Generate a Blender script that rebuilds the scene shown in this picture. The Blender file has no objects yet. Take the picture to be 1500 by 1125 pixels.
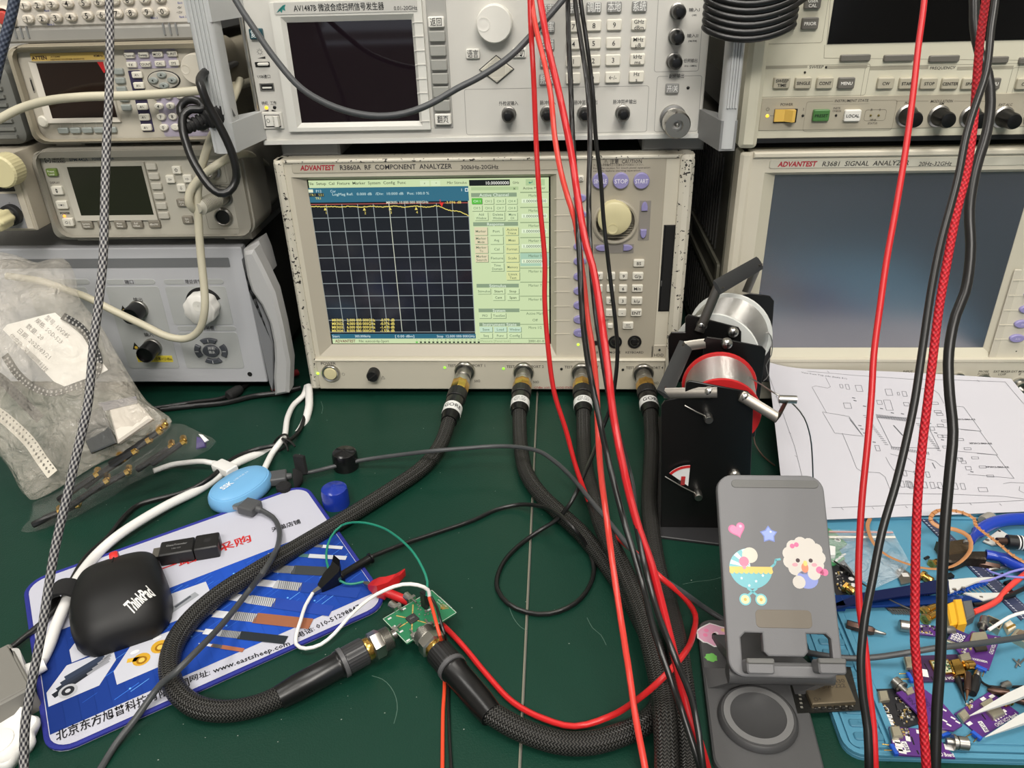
import bpy, math, random
from mathutils import Matrix, Vector
random.seed(7)
PI = math.pi
SC = bpy.context.scene
COL = SC.collection

# ------------------------------------------------------------------ camera
F_PX, PITCH, YAW, ROLL = 1155.78, .506856, -.0663748, .0303364
CAM = Vector((.254607, -.785035, .4545))
def cam_axes():
    cy, sy = math.cos(YAW), math.sin(YAW)
    fwd = Vector((sy*math.cos(PITCH), cy*math.cos(PITCH), -math.sin(PITCH)))
    right = Vector((cy, -sy, 0)); down = fwd.cross(right)
    c, s = math.cos(ROLL), math.sin(ROLL)
    return c*right+s*down, -s*right+c*down, fwd
RIGHT, DOWN, FWD = cam_axes()
cd = bpy.data.cameras.new('camera'); cam = bpy.data.objects.new('camera', cd); COL.objects.link(cam)
cd.sensor_fit = 'HORIZONTAL'; cd.sensor_width = 36; cd.lens = F_PX/1500*36
cd.clip_start = .01; cd.clip_end = 50
mw = Matrix.Identity(4)
for i in range(3):
    mw[i][0], mw[i][1], mw[i][2], mw[i][3] = RIGHT[i], -DOWN[i], -FWD[i], CAM[i]
cam.matrix_world = mw
SC.camera = cam
# where the sight line through a photo pixel meets a plane of the room
def sight(u, v): return RIGHT*((u-750)/F_PX)+DOWN*((v-562.5)/F_PX)+FWD
def onY(u, v, Y=0.0):
    d = sight(u, v); return CAM+d*((Y-CAM.y)/d.y)
def onZ(u, v, Z=0.0):
    d = sight(u, v); return CAM+d*((Z-CAM.z)/d.z)

# ------------------------------------------------------------------ light
SC.view_settings.view_transform = 'Standard'; SC.view_settings.look = 'None'
SC.view_settings.gamma = 1; SC.view_settings.use_curve_mapping = False
SC.view_settings.exposure = 0.50
w = bpy.data.worlds.new('world'); SC.world = w; w.use_nodes = True
w.node_tree.nodes['Background'].inputs[0].default_value = (.80, .86, .95, 1)
w.node_tree.nodes['Background'].inputs[1].default_value = .62
def area(name, loc, target, sx, sy, power, col):
    l = bpy.data.lights.new(name, 'AREA'); l.shape = 'RECTANGLE'; l.size = sx; l.size_y = sy
    l.energy = power; l.color = col
    o = bpy.data.objects.new(name, l); COL.objects.link(o); o.location = loc
    o.rotation_euler = (Vector(target)-Vector(loc)).to_track_quat('-Z', 'Y').to_euler()
    return o
area('ceiling_light', (.85, -.75, 2.3), (.3, -.15, .1), 1.2, .5, 25, (1, .95, .87))
area('ceiling_light', (-.7, -.5, 2.3), (.2, -.2, .1), 1.2, .3, 13, (1, .97, .92))
area('ceiling_light', (.3, -2.3, 2.3), (.25, -.1, .25), 1.6, .8, 78, (1, .955, .89))

# ------------------------------------------------------------------ materials
def lin(c):
    if isinstance(c, str):
        c = [int(c[i:i+2], 16) for i in (0, 2, 4)]
    if max(c) > 1.0: c = [x/255 for x in c]
    return tuple(x/12.92 if x <= .04045 else ((x+.055)/1.055)**2.4 for x in c)
MATS = {}
def mat(name, col, rough=.5, metal=0.0, bump=0, bscale=400, var=0, vscale=60, spec=.5, **kw):
    if name in MATS: return MATS[name]
    m = bpy.data.materials.new(name); m.use_nodes = True; nt = m.node_tree; N = nt.nodes; L = nt.links
    b = N['Principled BSDF']; c = lin(col)
    b.inputs['Base Color'].default_value = (*c, 1); b.inputs['Roughness'].default_value = rough
    b.inputs['Metallic'].default_value = metal; b.inputs['Specular IOR Level'].default_value = spec
    for k, v in kw.items():
        b.inputs[k.replace('_', ' ')].default_value = v
    if bump or var:
        tc = N.new('ShaderNodeTexCoord')
    if var:
        n = N.new('ShaderNodeTexNoise'); n.inputs['Scale'].default_value = vscale; n.inputs['Detail'].default_value = 5
        L.new(tc.outputs['Object'], n.inputs['Vector'])
        mx = N.new('ShaderNodeMix'); mx.data_type = 'RGBA'
        mx.inputs[6].default_value = (*[x*(1-var) for x in c], 1); mx.inputs[7].default_value = (*[min(1, x*(1+var)) for x in c], 1)
        L.new(n.outputs['Fac'], mx.inputs[0]); L.new(mx.outputs[2], b.inputs['Base Color'])
    if bump:
        n = N.new('ShaderNodeTexNoise'); n.inputs['Scale'].default_value = bscale; n.inputs['Detail'].default_value = 3
        L.new(tc.outputs['Object'], n.inputs['Vector'])
        bp = N.new('ShaderNodeBump'); bp.inputs['Strength'].default_value = bump; bp.inputs['Distance'].default_value = .001
        L.new(n.outputs['Fac'], bp.inputs['Height']); L.new(bp.outputs[0], b.inputs['Normal'])
    MATS[name] = m
    return m
def attr_mat(name, rough=.5, emit=0, spec=.5, base=1):
    m = bpy.data.materials.new(name); m.use_nodes = True; N = m.node_tree.nodes; L = m.node_tree.links
    a = N.new('ShaderNodeAttribute'); a.attribute_name = 'Col'; b = N['Principled BSDF']
    b.inputs['Roughness'].default_value = rough; b.inputs['Specular IOR Level'].default_value = spec
    if emit:
        b.inputs['Base Color'].default_value = (.012, .013, .016, 1)
        L.new(a.outputs['Color'], b.inputs['Emission Color']); b.inputs['Emission Strength'].default_value = emit
    else: L.new(a.outputs['Color'], b.inputs['Base Color'])
    MATS[name] = m; return m
def chipped(name, col, chip, rough=.5, amount=.62, scale=150):
    m = mat(name, col, rough); N = m.node_tree.nodes; L = m.node_tree.links; b = N['Principled BSDF']
    tc = N.new('ShaderNodeTexCoord'); n1 = N.new('ShaderNodeTexNoise'); n1.inputs['Scale'].default_value = scale; n1.inputs['Detail'].default_value = 2
    n2 = N.new('ShaderNodeTexNoise'); n2.inputs['Scale'].default_value = 22
    L.new(tc.outputs['Object'], n1.inputs['Vector']); L.new(tc.outputs['Object'], n2.inputs['Vector'])
    ad = N.new('ShaderNodeMath'); ad.operation = 'MULTIPLY_ADD'; L.new(n2.outputs['Fac'], ad.inputs[0]); ad.inputs[1].default_value = .35
    L.new(n1.outputs['Fac'], ad.inputs[2])
    gt = N.new('ShaderNodeMath'); gt.operation = 'GREATER_THAN'; L.new(ad.outputs[0], gt.inputs[0]); gt.inputs[1].default_value = amount+.18
    mx = N.new('ShaderNodeMix'); mx.data_type = 'RGBA'; mx.inputs[6].default_value = (*lin(col), 1); mx.inputs[7].default_value = (*lin(chip), 1)
    L.new(gt.outputs[0], mx.inputs[0]); L.new(mx.outputs[2], b.inputs['Base Color'])
    return m
PRINT = attr_mat('printed_ink', .55)
GLOSSPRINT = attr_mat('glossy_print', .3)
METALPRINT = attr_mat('solder_and_parts', .35)
DISPLAY = attr_mat('display_light', .12, emit=.70, spec=.5)
BLACK = mat('black_plastic', (22, 22, 23), .45)
VOID = mat('dark_recess', (10, 10, 10), .8)
CHROME = mat('nickel', (190, 188, 182), .30, 1)
STEEL = mat('dull_steel', (165, 163, 158), .35, 1)
GOLD = mat('brass', (214, 172, 92), .25, 1)
WHITE = mat('white_plastic', (226, 224, 216), .45)
RUBBER = mat('black_rubber', (12, 12, 13), .32)
MATT = mat('matt_black_rubber', (20, 20, 20), .75)

# ------------------------------------------------------------------ mesh helpers
I4 = Matrix.Identity(4)
def T(x, y, z): return Matrix.Translation((x, y, z))
def R(a, ax): return Matrix.Rotation(a, 4, ax)
def frame(o, z, x):
    """matrix with origin o, local z along z and local x near x"""
    z = Vector(z).normalized(); x = Vector(x); y = z.cross(x).normalized(); x = y.cross(z)
    m = Matrix.Identity(4)
    for i in range(3): m[i][0], m[i][1], m[i][2], m[i][3] = x[i], y[i], z[i], o[i]
    return m
def rrect(w, h, r=0, n=4, cx=0, cy=0):
    r = min(r, w/2*.999, h/2*.999)
    if r <= 0: return [(cx-w/2, cy-h/2), (cx+w/2, cy-h/2), (cx+w/2, cy+h/2), (cx-w/2, cy+h/2)]
    p = []
    for k, (sx, sy) in enumerate(((1, -1), (1, 1), (-1, 1), (-1, -1))):
        for i in range(n+1):
            a = -PI/2+k*PI/2+i*PI/2/n
            p.append((cx+sx*(w/2-r)+r*math.cos(a), cy+sy*(h/2-r)+r*math.sin(a)))
    return p
def circ(r, n=20, cx=0, cy=0, ry=None, a0=0):
    return [(cx+r*math.cos(a0+2*PI*i/n), cy+(ry or r)*math.sin(a0+2*PI*i/n)) for i in range(n)]
def shrink(pts, d):
    n = len(pts); out = []
    for i in range(n):
        a, b, c = Vector(pts[i-1]), Vector(pts[i]), Vector(pts[(i+1) % n])
        e1 = (b-a); e2 = (c-b)
        if e1.length < 1e-9 or e2.length < 1e-9: out.append(tuple(b)); continue
        e1.normalize(); e2.normalize()
        n1 = Vector((-e1.y, e1.x)); n2 = Vector((-e2.y, e2.x)); m = n1+n2
        k = max(.35, 1+n1.dot(n2))
        out.append(tuple(b+m*(d/k)))
    return out
def ccw(pts):
    s = sum(pts[i-1][0]*pts[i][1]-pts[i][0]*pts[i-1][1] for i in range(len(pts)))
    return pts if s > 0 else pts[::-1]
class MB:
    def __init__(s): s.v, s.f, s.c, s.uv = [], [], [], {}
    def add(s, vs, fs, M=None, col=None):
        o = len(s.v)
        s.v += [tuple(M @ Vector(p)) for p in vs] if M is not None else [tuple(p) for p in vs]
        s.f += [tuple(i+o for i in f) for f in fs]; s.c += [col]*len(fs); return s
    def box(s, cx, cy, cz, sx, sy, sz, M=None, col=None, bev=0):
        return s.prism(rrect(sx, sy, 0, 1, cx, cy), cz-sz/2, cz+sz/2, bev, M, col)
    def prism(s, pts, z0, z1, ch=0, M=None, col=None, chb=0):
        pts = ccw(list(pts)); n = len(pts); rings = []
        if chb: rings += [(shrink(pts, chb), z0), (pts, z0+chb)]
        else: rings += [(pts, z0)]
        if ch: rings += [(pts, z1-ch), (shrink(pts, ch), z1)]
        else: rings += [(pts, z1)]
        return s.loft([[(x, y, z) for x, y in r] for r, z in rings], M, col)
    def loft(s, rings, M=None, col=None, caps=True, closed=True):
        n = len(rings[0]); vs = [p for r in rings for p in r]; fs = []
        for k in range(len(rings)-1):
            for i in range(n if closed else n-1):
                j = (i+1) % n; fs.append((k*n+i, k*n+j, (k+1)*n+j, (k+1)*n+i))
        if caps and closed:
            fs.append(tuple(range(n-1, -1, -1))); fs.append(tuple((len(rings)-1)*n+i for i in range(n)))
        return s.add(vs, fs, M, col)
    def hole(s, outer, inner, z0, z1, M=None, col=None, zin=None):
        """a frame: outer and inner outlines with the same number of points; zin = height of the inner rim (a sloping bezel)"""
        n = len(outer); zi = z1 if zin is None else zin
        vs = [(x, y, z0) for x, y in outer]+[(x, y, z1) for x, y in outer]+[(x, y, zi) for x, y in inner]+[(x, y, z0) for x, y in inner]
        fs = []
        for k in range(4):
            for i in range(n):
                j = (i+1) % n; a = k*n; b = ((k+1) % 4)*n
                fs.append((a+i, a+j, b+j, b+i))
        return s.add(vs, fs, M, col)
    def lathe(s, prof, n=24, M=None, col=None):
        rings = [[(r*math.cos(2*PI*i/n), r*math.sin(2*PI*i/n), z) for i in range(n)] for r, z in prof]
        return s.loft(rings, M, col)
    def tube(s, path, r, n=8, M=None, col=None, caps=True, uv=False, flat=None):
        P = [Vector(p) for p in path]; t = (P[1]-P[0]).normalized()
        x = t.orthogonal().normalized() if flat is None else (Vector(flat)-t*t.dot(Vector(flat))).normalized()
        rings = []; L = 0; Ls = []
        for i, p in enumerate(P):
            t2 = ((P[min(i+1, len(P)-1)]-P[max(i-1, 0)])).normalized()
            x = (x-t2*x.dot(t2)).normalized(); y = t2.cross(x)
            ra, rb = (r[i] if isinstance(r, list) else r), None
            if isinstance(ra, tuple): ra, rb = ra
            rb = rb or ra
            rings.append([tuple(p+x*(ra*math.cos(2*PI*k/n))+y*(rb*math.sin(2*PI*k/n))) for k in range(n)])
            if i: L += (P[i]-P[i-1]).length
            Ls.append(L)
        f0 = len(s.f); s.loft(rings, M, col, caps)
        if uv:
            q = f0
            for k in range(len(rings)-1):
                for i in range(n):
                    s.uv[q] = [(i/n, Ls[k]), ((i+1)/n, Ls[k]), ((i+1)/n, Ls[k+1]), (i/n, Ls[k+1])]; q += 1
        return s
    def mesh(s, name, m, angle=40, smooth=True):
        me = bpy.data.meshes.new(name); me.from_pydata(s.v, [], s.f)
        ms = m if isinstance(m, (list, tuple)) else [m]
        for q in ms: me.materials.append(q)
        if any(c is not None for c in s.c):
            at = me.color_attributes.new('Col', 'FLOAT_COLOR', 'CORNER'); buf = []
            for p, c in zip(me.polygons, s.c): buf += list((*(c or (.5, .5, .5)), 1))*p.loop_total
            at.data.foreach_set('color', buf)
        if s.uv:
            ul = me.uv_layers.new(name='UVMap')
            for fi, uvs in s.uv.items():
                for li, q in zip(me.polygons[fi].loop_indices, uvs): ul.data[li].uv = q
        if smooth:
            me.polygons.foreach_set('use_smooth', [True]*len(me.polygons)); me.set_sharp_from_angle(angle=math.radians(angle))
        me.update(); return me
def link(me, name, parent=None, loc=(0, 0, 0), rot=(0, 0, 0), label=None, kind=None):
    o = bpy.data.objects.new(name, me); COL.objects.link(o); o.location = loc; o.rotation_euler = rot
    if parent is not None: o.parent = parent
    if label: o['label'] = label
    if kind: o['kind'] = kind
    return o
def put(mb, name, m, parent=None, loc=(0, 0, 0), rot=(0, 0, 0), label=None, kind=None, angle=40, smooth=True):
    return link(mb.mesh(name, m, angle, smooth), name, parent, loc, rot, label, kind)
def thing(name, label, cat, loc=(0, 0, 0), rot=(0, 0, 0), group=None):
    o = bpy.data.objects.new(name, None); COL.objects.link(o); o.location = loc; o.rotation_euler = rot
    o.empty_display_size = .02
    return tag(o, label, cat, group)
def tag(o, label, cat, group=None):
    o['label'] = label; o['category'] = cat
    if group: o['group'] = group
    return o
def spline(pts, step=.006, closed=False):
    P = [Vector(p) for p in pts]; out = []; n = len(P)
    for i in range(n-1 if not closed else n):
        p0, p1, p2, p3 = (P[max(i-1, 0)], P[i], P[i+1], P[min(i+2, n-1)]) if not closed else (P[i-1], P[i], P[(i+1) % n], P[(i+2) % n])
        d = max((p2-p1).length, 1e-6); k = max(2, int(d/step))
        d0, d1, d2 = max((p1-p0).length, 1e-6)**.5, d**.5, max((p3-p2).length, 1e-6)**.5
        m1 = (p2-p0)/(d0+d1)*d1 if i > 0 or closed else (p2-p1)
        m2 = (p3-p1)/(d1+d2)*d1 if i < n-2 or closed else (p2-p1)
        if (i > 0 or closed): m1 = ((p1-p0)/d0-(p2-p0)/(d0+d1)+(p2-p1)/d1)*d1
        if (i < n-2 or closed): m2 = ((p2-p1)/d1-(p3-p1)/(d1+d2)+(p3-p2)/d2)*d1
        for j in range(k):
            t = j/k; t2 = t*t; t3 = t2*t
            out.append(p1*(2*t3-3*t2+1)+m1*(t3-2*t2+t)+p2*(-2*t3+3*t2)+m2*(t3-t2))
    if not closed: out.append(P[-1])
    return out
# flat lettering
FC = bpy.data.curves.new('lettering', 'FONT'); FC.resolution_u = 2; FC.fill_mode = 'FRONT'
FO = bpy.data.objects.new('lettering', FC); COL.objects.link(FO); TXT = {}
def glyphs(s, bold):
    k = (s, bold)
    if k not in TXT:
        FC.body = s; FC.size = 1; FC.offset = bold; FC.resolution_u = 1 if max(map(ord, s)) > 0x2e00 else 2
        bpy.context.view_layer.update()
        me = bpy.data.meshes.new_from_object(FO.evaluated_get(bpy.context.evaluated_depsgraph_get()))
        v = [(p.co.x, p.co.y) for p in me.vertices]; f = [tuple(p.vertices) for p in me.polygons]
        bpy.data.meshes.remove(me)
        xs = [p[0] for p in v] or [0]
        TXT[k] = (v, f, min(xs), max(xs))
    return TXT[k]
class Print(MB):
    """flat coloured shapes in a local plane (x, y), at height h"""
    def poly(s, pts, col, h=.0001, M=None):
        pts = ccw(list(pts)); return s.add([(x, y, h) for x, y in pts], [tuple(range(len(pts)))], M, lin(col))
    def rect(s, x0, y0, x1, y1, col, h=.0001, r=0, M=None):
        return s.poly(rrect(abs(x1-x0), abs(y1-y0), r, 3, (x0+x1)/2, (y0+y1)/2), col, h, M)
    def line(s, pts, w, col, h=.0001, M=None):
        for a, b in zip(pts[:-1], pts[1:]):
            a, b = Vector(a), Vector(b); d = b-a
            if d.length < 1e-9: continue
            d.normalize(); n = Vector((-d.y, d.x))*(w/2); e = d*(w*.3)
            s.poly([a-n-e, b-n+e, b+n+e, a+n-e], col, h, M)
        return s
    def box_line(s, x0, y0, x1, y1, w, col, h=.0001, r=0):
        p = rrect(abs(x1-x0), abs(y1-y0), r, 3, (x0+x1)/2, (y0+y1)/2); return s.line(p+[p[0]], w, col, h)
    def txt(s, t, x, y, cap, col, h=.0002, align='C', width=None, bold=0.0, shear=0, rot=0, M=None):
        """cap = height of a capital in metres; width = fit the string into this width"""
        v, f, a, b = glyphs(t, bold)
        if not v: return s
        k = cap/.70; kx = k if not width else width/max(b-a, 1e-6)
        ox = {'L': a, 'C': (a+b)/2, 'R': b}[align]; c, sn = math.cos(rot), math.sin(rot); vs = []
        for px, py in v:
            qx = (px-ox)*kx; qy = py*k-cap/2; qx += shear*qy
            vs.append((x+qx*c-qy*sn, y+qx*sn+qy*c, h))
        return s.add(vs, f, M, lin(col))
BTN = {}
class Device:
    """an instrument whose front face stands on the plane y = Y; local x right, y up, z out of the face"""
    def __init__(s, name, label, cat, X, Y, Z=0):
        s.X, s.Y, s.Z = X, Y, Z
        s.root = thing(name, label, cat, (X, Y, Z), (PI/2, 0, 0)); s.pr = Print()
    def f(s, u, v, h=0):
        p = onY(u, v, s.Y-h); return p.x-s.X, p.z-s.Z
    def size(s, u, v, w, h, d=0):
        a, b = s.f(u-w/2, v, d), s.f(u+w/2, v, d); c, e = s.f(u, v-h/2, d), s.f(u, v+h/2, d)
        return abs(b[0]-a[0]), abs(c[1]-e[1])
    def part(s, mb, name, m, **k): return put(mb, name, m, s.root, **k)
    def btn(s, u, v, w, h, m, t=None, tc=(30, 30, 30), d=.003, r=.0012, cap=None, base=0, name='button', shape='r', tw=None, bold=.01, ch=.0007):
        W, H = s.size(u, v, w, h, base+d); x, y = s.f(u, v, base+d)
        key = (round(W, 4), round(H, 4), d, r, m.name, shape)
        if key not in BTN:
            mb = MB(); pts = rrect(W, H, r, 3) if shape == 'r' else circ(W/2, 20, ry=H/2)
            mb.prism(pts, 0, d, ch); BTN[key] = mb.mesh(name, m)
        o = link(BTN[key], name, s.root, (x, y, base))
        if t:
            ls = t.split('\n'); cap = cap or min(H*.42/len(ls)**.6, W*.4)
            for i, q in enumerate(ls):
                s.pr.txt(q, x, y+(len(ls)-1-2*i)*cap*.72, cap, tc, base+d+.0002, width=tw, bold=bold)
        return o
    def knob(s, u, v, r, d, m, name='knob', base=0, top=.85, dimple=None, n=28, ring=None, dm=None, proj=None):
        R_, _ = s.size(u, v, 2*r, 2*r, base+d); R_ /= 2; x, y = s.f(u, v, base+d)
        mb = MB(); mb.lathe([(R_, 0), (R_, d*.8), (R_*.985, d*.92), (R_*top, d), (R_*.3, d)], n)
        o = s.part(mb, name, m, loc=(x, y, base))
        if dimple:
            a, q = dimple
            put(MB().lathe([(R_*q, 0), (R_*q, .0004), (R_*q*.9, .0002), (R_*q*.5, -.0002+.0005), (R_*q*.2, .0003)], 18), 'finger_dimple', dm or m, o,
                (R_*(top-q)*math.cos(a), R_*(top-q)*math.sin(a), d))
        return o
    def text(s, t, u, v, px, col=(45, 45, 45), h=0, align='C', wpx=None, bold=.008, shear=0):
        x, y = s.f(u, v, h); _, c = s.size(u, v, 1, px, h); W = s.size(u, v, wpx, 1, h)[0] if wpx else None
        s.pr.txt(t, x, y, c, col, h+.0002, align, W, bold, shear)
    def rect(s, u0, v0, u1, v1, col, h=.0001, r=0):
        a, b = s.f(u0, v0, h), s.f(u1, v1, h); s.pr.rect(a[0], a[1], b[0], b[1], col, h, r)
    def outline(s, u0, v0, u1, v1, col, w=.0004, h=.0001, r=.002):
        a, b = s.f(u0, v0, h), s.f(u1, v1, h); s.pr.box_line(a[0], a[1], b[0], b[1], w, col, h, r)
    def line(s, pts, col, w=.0005, h=.0001):
        s.pr.line([s.f(u, v, h) for u, v in pts], w, col, h)
    def slab(s, u0, v0, u1, v1, z0, z1, m, name, r=.002, ch=.0006, left=False, **k):
        a, b = s.f(u0, v0, z1), s.f(u1, v1, z1)
        if left: b = (b[0], s.f(u0, v1, z1)[1])
        return s.part(MB().prism(rrect(abs(a[0]-b[0]), abs(a[1]-b[1]), r, 3, (a[0]+b[0])/2, (a[1]+b[1])/2), z0, z1, ch), name, m, **k)
    def led(s, u, v, r, col, lit=False, h=0, name='indicator_light'):
        x, y = s.f(u, v, h); R_ = s.size(u, v, 2*r, 2*r, h)[0]/2
        m = mat('led_%02x%02x%02x%s' % (*col, '_lit' if lit else ''), col, .3)
        if lit:
            b = m.node_tree.nodes['Principled BSDF']; b.inputs['Emission Color'].default_value = (*lin(col), 1); b.inputs['Emission Strength'].default_value = 1.2
        return s.part(MB().lathe([(R_, 0), (R_*.9, .0006), (R_*.4, .0011)], 12), name, m, loc=(x, y, h))
    def done(s, name='printed_legends', m=None):
        if s.pr.v: s.part(s.pr, name, m or PRINT, smooth=False, kind='stuff')
# ================================================================== the room
g = MB(); g.box(.3, -.25, -.02, 2.4, 1.7, .04); o = put(g, 'bench_top', mat('bench_board', (150, 148, 140), .6), kind=None)
tag(o, 'pale laminate workbench top lying under the green mats', 'workbench')
PAINT = mat('wall_paint', (176, 174, 168), .8, bump=.1)
for nm, bx in (('wall_back', (.3, .62, .75, 4.6, .04, 3.2)), ('wall_left', (-2.0, -1.9, .75, .04, 5, 3.2)), ('wall_right', (2.6, -1.9, .75, .04, 5, 3.2))):
    o = put(MB().box(*bx), nm, PAINT); o['kind'] = 'structure'
# the wall behind the viewer has a wide window
wf = MB(); wf.box(.3, -4.4, -.45, 4.6, .04, .8); wf.box(.3, -4.4, 2.1, 4.6, .04, .5); wf.box(-1.6, -4.4, .9, .8, .04, 1.9); wf.box(2.2, -4.4, .9, .8, .04, 1.9)
o = put(wf, 'wall_front', PAINT); o['kind'] = 'structure'
wn = MB()
for x in (-1.2, -.2, .8, 1.8): wn.box(x, -4.4, .9, .05, .06, 1.7)
for z in (.0, .9, 1.84): wn.box(.3, -4.4, z, 3.05, .06, .05)
o = put(wn, 'window_1', mat('window_frame', (205, 205, 202), .5)); o['kind'] = 'structure'
o = put(MB().box(.3, -1.9, 2.37, 4.6, 5.1, .04), 'ceiling', mat('ceiling_paint', (205, 204, 200), .9)); o['kind'] = 'structure'
o = put(MB().box(.3, -1.9, -.85, 4.6, 5.1, .04), 'floor', mat('floor_tile', (128, 124, 116), .5)); o['kind'] = 'structure'
# green anti-static mats, cut with straight edges so that a seam shows
GM = mat('green_rubber_mat', (15, 53, 41), .42, bump=.25, bscale=900, var=.10, vscale=14, spec=.28)
N = GM.node_tree.nodes; L = GM.node_tree.links; b = N['Principled BSDF']
tc = N.new('ShaderNodeTexCoord'); n = N.new('ShaderNodeTexNoise'); n.inputs['Scale'].default_value = 9; n.inputs['Detail'].default_value = 8
L.new(tc.outputs['Object'], n.inputs['Vector']); r_ = N.new('ShaderNodeMapRange'); r_.inputs[1].default_value = .35; r_.inputs[2].default_value = .7; r_.inputs[3].default_value = .32; r_.inputs[4].default_value = .52
L.new(n.outputs['Fac'], r_.inputs[0]); L.new(r_.outputs[0], b.inputs['Roughness'])
MATZ = .003
XS = onZ(777, 820, MATZ).x
for nm, x0, x1, lb in (('table_mat', -.85, XS-.0016, 'dark green rubber bench mat left of the seam, under the mouse pad'),
                       ('table_mat', XS+.0003, 1.45, 'dark green rubber bench mat right of the seam, under the phone stand and paper')):
    m = MB(); m.box((x0+x1)/2, -.25, .0015, x1-x0, 1.66, .003, bev=.0005); tag(put(m, nm, GM), lb, 'mat')
sl = MB(); sl.box(XS-.0012, -.25, .0031, .0010, 1.66, .0006)
put(sl, 'seam_edge', mat('worn_edge', (120, 118, 104), .6), bpy.data.objects['table_mat'], label='pale worn edge strip along the seam')

# ================================================================== centre: component analyser
BEIGE = mat('warm_beige_enamel', (204, 198, 181), .48, bump=.04, bscale=1500, var=.03, vscale=12)
BEIGE2 = mat('panel_taupe', (171, 164, 148), .5, bump=.04, bscale=1500)
CHIP = chipped('chipped_beige_enamel', (206, 201, 186), (52, 49, 45), .5, .64, 300)
CASE = mat('case_dark_grey', (58, 57, 54), .6)
PURPLE = mat('lilac_key', (146, 140, 188), .4)
KEY = mat('ivory_key', (222, 218, 205), .45)
CREAM = mat('cream_knob', (212, 203, 160), .42)
SLOPE = mat('bezel_taupe', (183, 176, 160), .5)
D = Device('component_analyzer', 'beige bench analyser with lit green and black trace screen, in the middle of the bench', 'test instrument', .1785, 0)
def lx(x): return x-D.X
x0, x1, z0, z1 = -.0295, .3868, .0125, .2735
b = MB(); b.box(0, (z0+z1)/2, -.21, x1-x0-.008, z1-z0-.004, .40); D.part(b, 'case', CASE)
f = MB()
sl_, sr_ = D.f(447, 264), D.f(806, 504)
SCR = (D.f(447, 264)[0]-.0005, D.f(600, 504.5, -.0062)[1], D.f(805, 300)[0]+.001, D.f(600, 262, -.0062)[1]+.0006)   # x0,y0,x1,y1 of the glass
bx0, by0 = D.f(430, 380)[0], D.f(620, 521)[1]; bx1, by1 = D.f(840, 380)[0], D.f(620, 257)[1]
bx0 = SCR[0]-.0135; bx1 = SCR[2]+.006
cx, cy = lx((x0+x1)/2), (z0+z1)/2
OUT = [(x0-D.X, z0), (x1-D.X, z0), (x1-D.X, z1), (x0-D.X, z1)]
IN = [(bx0, by0), (bx1, by0), (bx1, by1), (bx0, by1)]
f.hole(OUT, IN, -.012, .001)
D.part(f, 'front_frame', BEIGE)
f = MB(); f.hole(IN, [(SCR[0], SCR[1]), (SCR[2], SCR[1]), (SCR[2], SCR[3]), (SCR[0], SCR[3])], -.011, .001, zin=-.006)
D.part(f, 'screen_bezel', SLOPE)
# rims: left edge strip, top ledge, bottom ledge
f = MB(); f.prism(rrect(.0095, z1-z0, .003, 3, x0-D.X+.0048, cy), -.02, .006, .003); D.part(f, 'side_rim', CHIP)
f = MB(); f.prism(rrect(.0135, z1-z0+.001, .004, 3, x1-D.X-.0067, cy), -.02, .0085, .004); D.part(f, 'side_rim', CHIP)
f = MB(); f.prism(rrect(x1-x0-.024, .0035, .001, 2, cx-.002, z1-.0018), -.02, .003, .001); D.part(f, 'top_rim', CHIP)
zl = D.f(720, 527)[1]
f = MB(); f.prism(rrect(x1-x0-.023, zl-z0, .002, 3, cx-.002, (zl+z0)/2), -.002, .0045, .0015); D.part(f, 'port_panel', mat('port_panel_beige', (198, 192, 175), .5, bump=.04, bscale=1500))
f = MB(); f.prism(rrect(x1-x0-.023, .003, .001, 2, cx-.002, zl+.0016), -.002, .006, .001); D.part(f, 'ledge', BEIGE)
# lcd frame + picture
f = MB(); f.prism([(SCR[0]-.002, SCR[1]-.002), (SCR[2]+.002, SCR[1]-.002), (SCR[2]+.002, SCR[3]+.002), (SCR[0]-.002, SCR[3]+.002)], -.012, -.0075)
D.part(f, 'screen', mat('screen_glass', (9, 9, 11), .1))
P = Print(); SH = -.0072
SW, SHT = SCR[2]-SCR[0]-.003, SCR[3]-SCR[1]-.002
SX, SY = SCR[0]+.0012, SCR[3]-.0012
def S(u, v):
    a = D.f(u, v, SH); return a
def sr(u0, v0, u1, v1, c, h=0):
    a, b_ = S(u0, v0), S(u1, v1); P.rect(a[0], a[1], b_[0], b_[1], c, SH+.0001+h)
def st(t, u, v, px, c, al='L', wpx=None, h=.0003, bold=.0):
    a = S(u, v); cap = D.size(u, v, 1, px)[1]; W = D.size(u, v, wpx, 1)[0] if wpx else None
    P.txt(t, a[0], a[1], cap, c, SH+h, al, W, bold)
LG = (203, 220, 172); DKT = (58, 66, 52)
P.rect(SX, SY-SHT, SX+SW, SY, LG, SH)
st('File  Setup  Cal  Fixture  Marker  System  Config  Func', 451, 269, 4.2, DKT, wpx=144, bold=.005)
for u in (622, 638): sr(u-7, 264.5, u+7, 272, (216, 230, 190), .0001)
st('x', 622, 268, 3, DKT, 'C'); st('=', 639, 268, 3, DKT, 'C')
st('Mkr Stimulus', 655, 267.5, 3.8, DKT, wpx=29)
sr(687, 263.6, 747, 271.5, (14, 18, 16), .0001); st('10.00000000', 745.5, 267.5, 4.6, (235, 235, 225), 'R', 34, bold=.01)
st('GHz', 751, 267.3, 3.6, DKT)
sr(770, 262.5, 784, 271.5, (176, 200, 150), .0001); st('↵', 777, 267, 5, (30, 120, 110), 'C'); sr(786, 262.5, 798, 271.5, (176, 200, 150), .0001)
sr(449, 275.5, 687, 294, (48, 106, 128), .0001)
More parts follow.
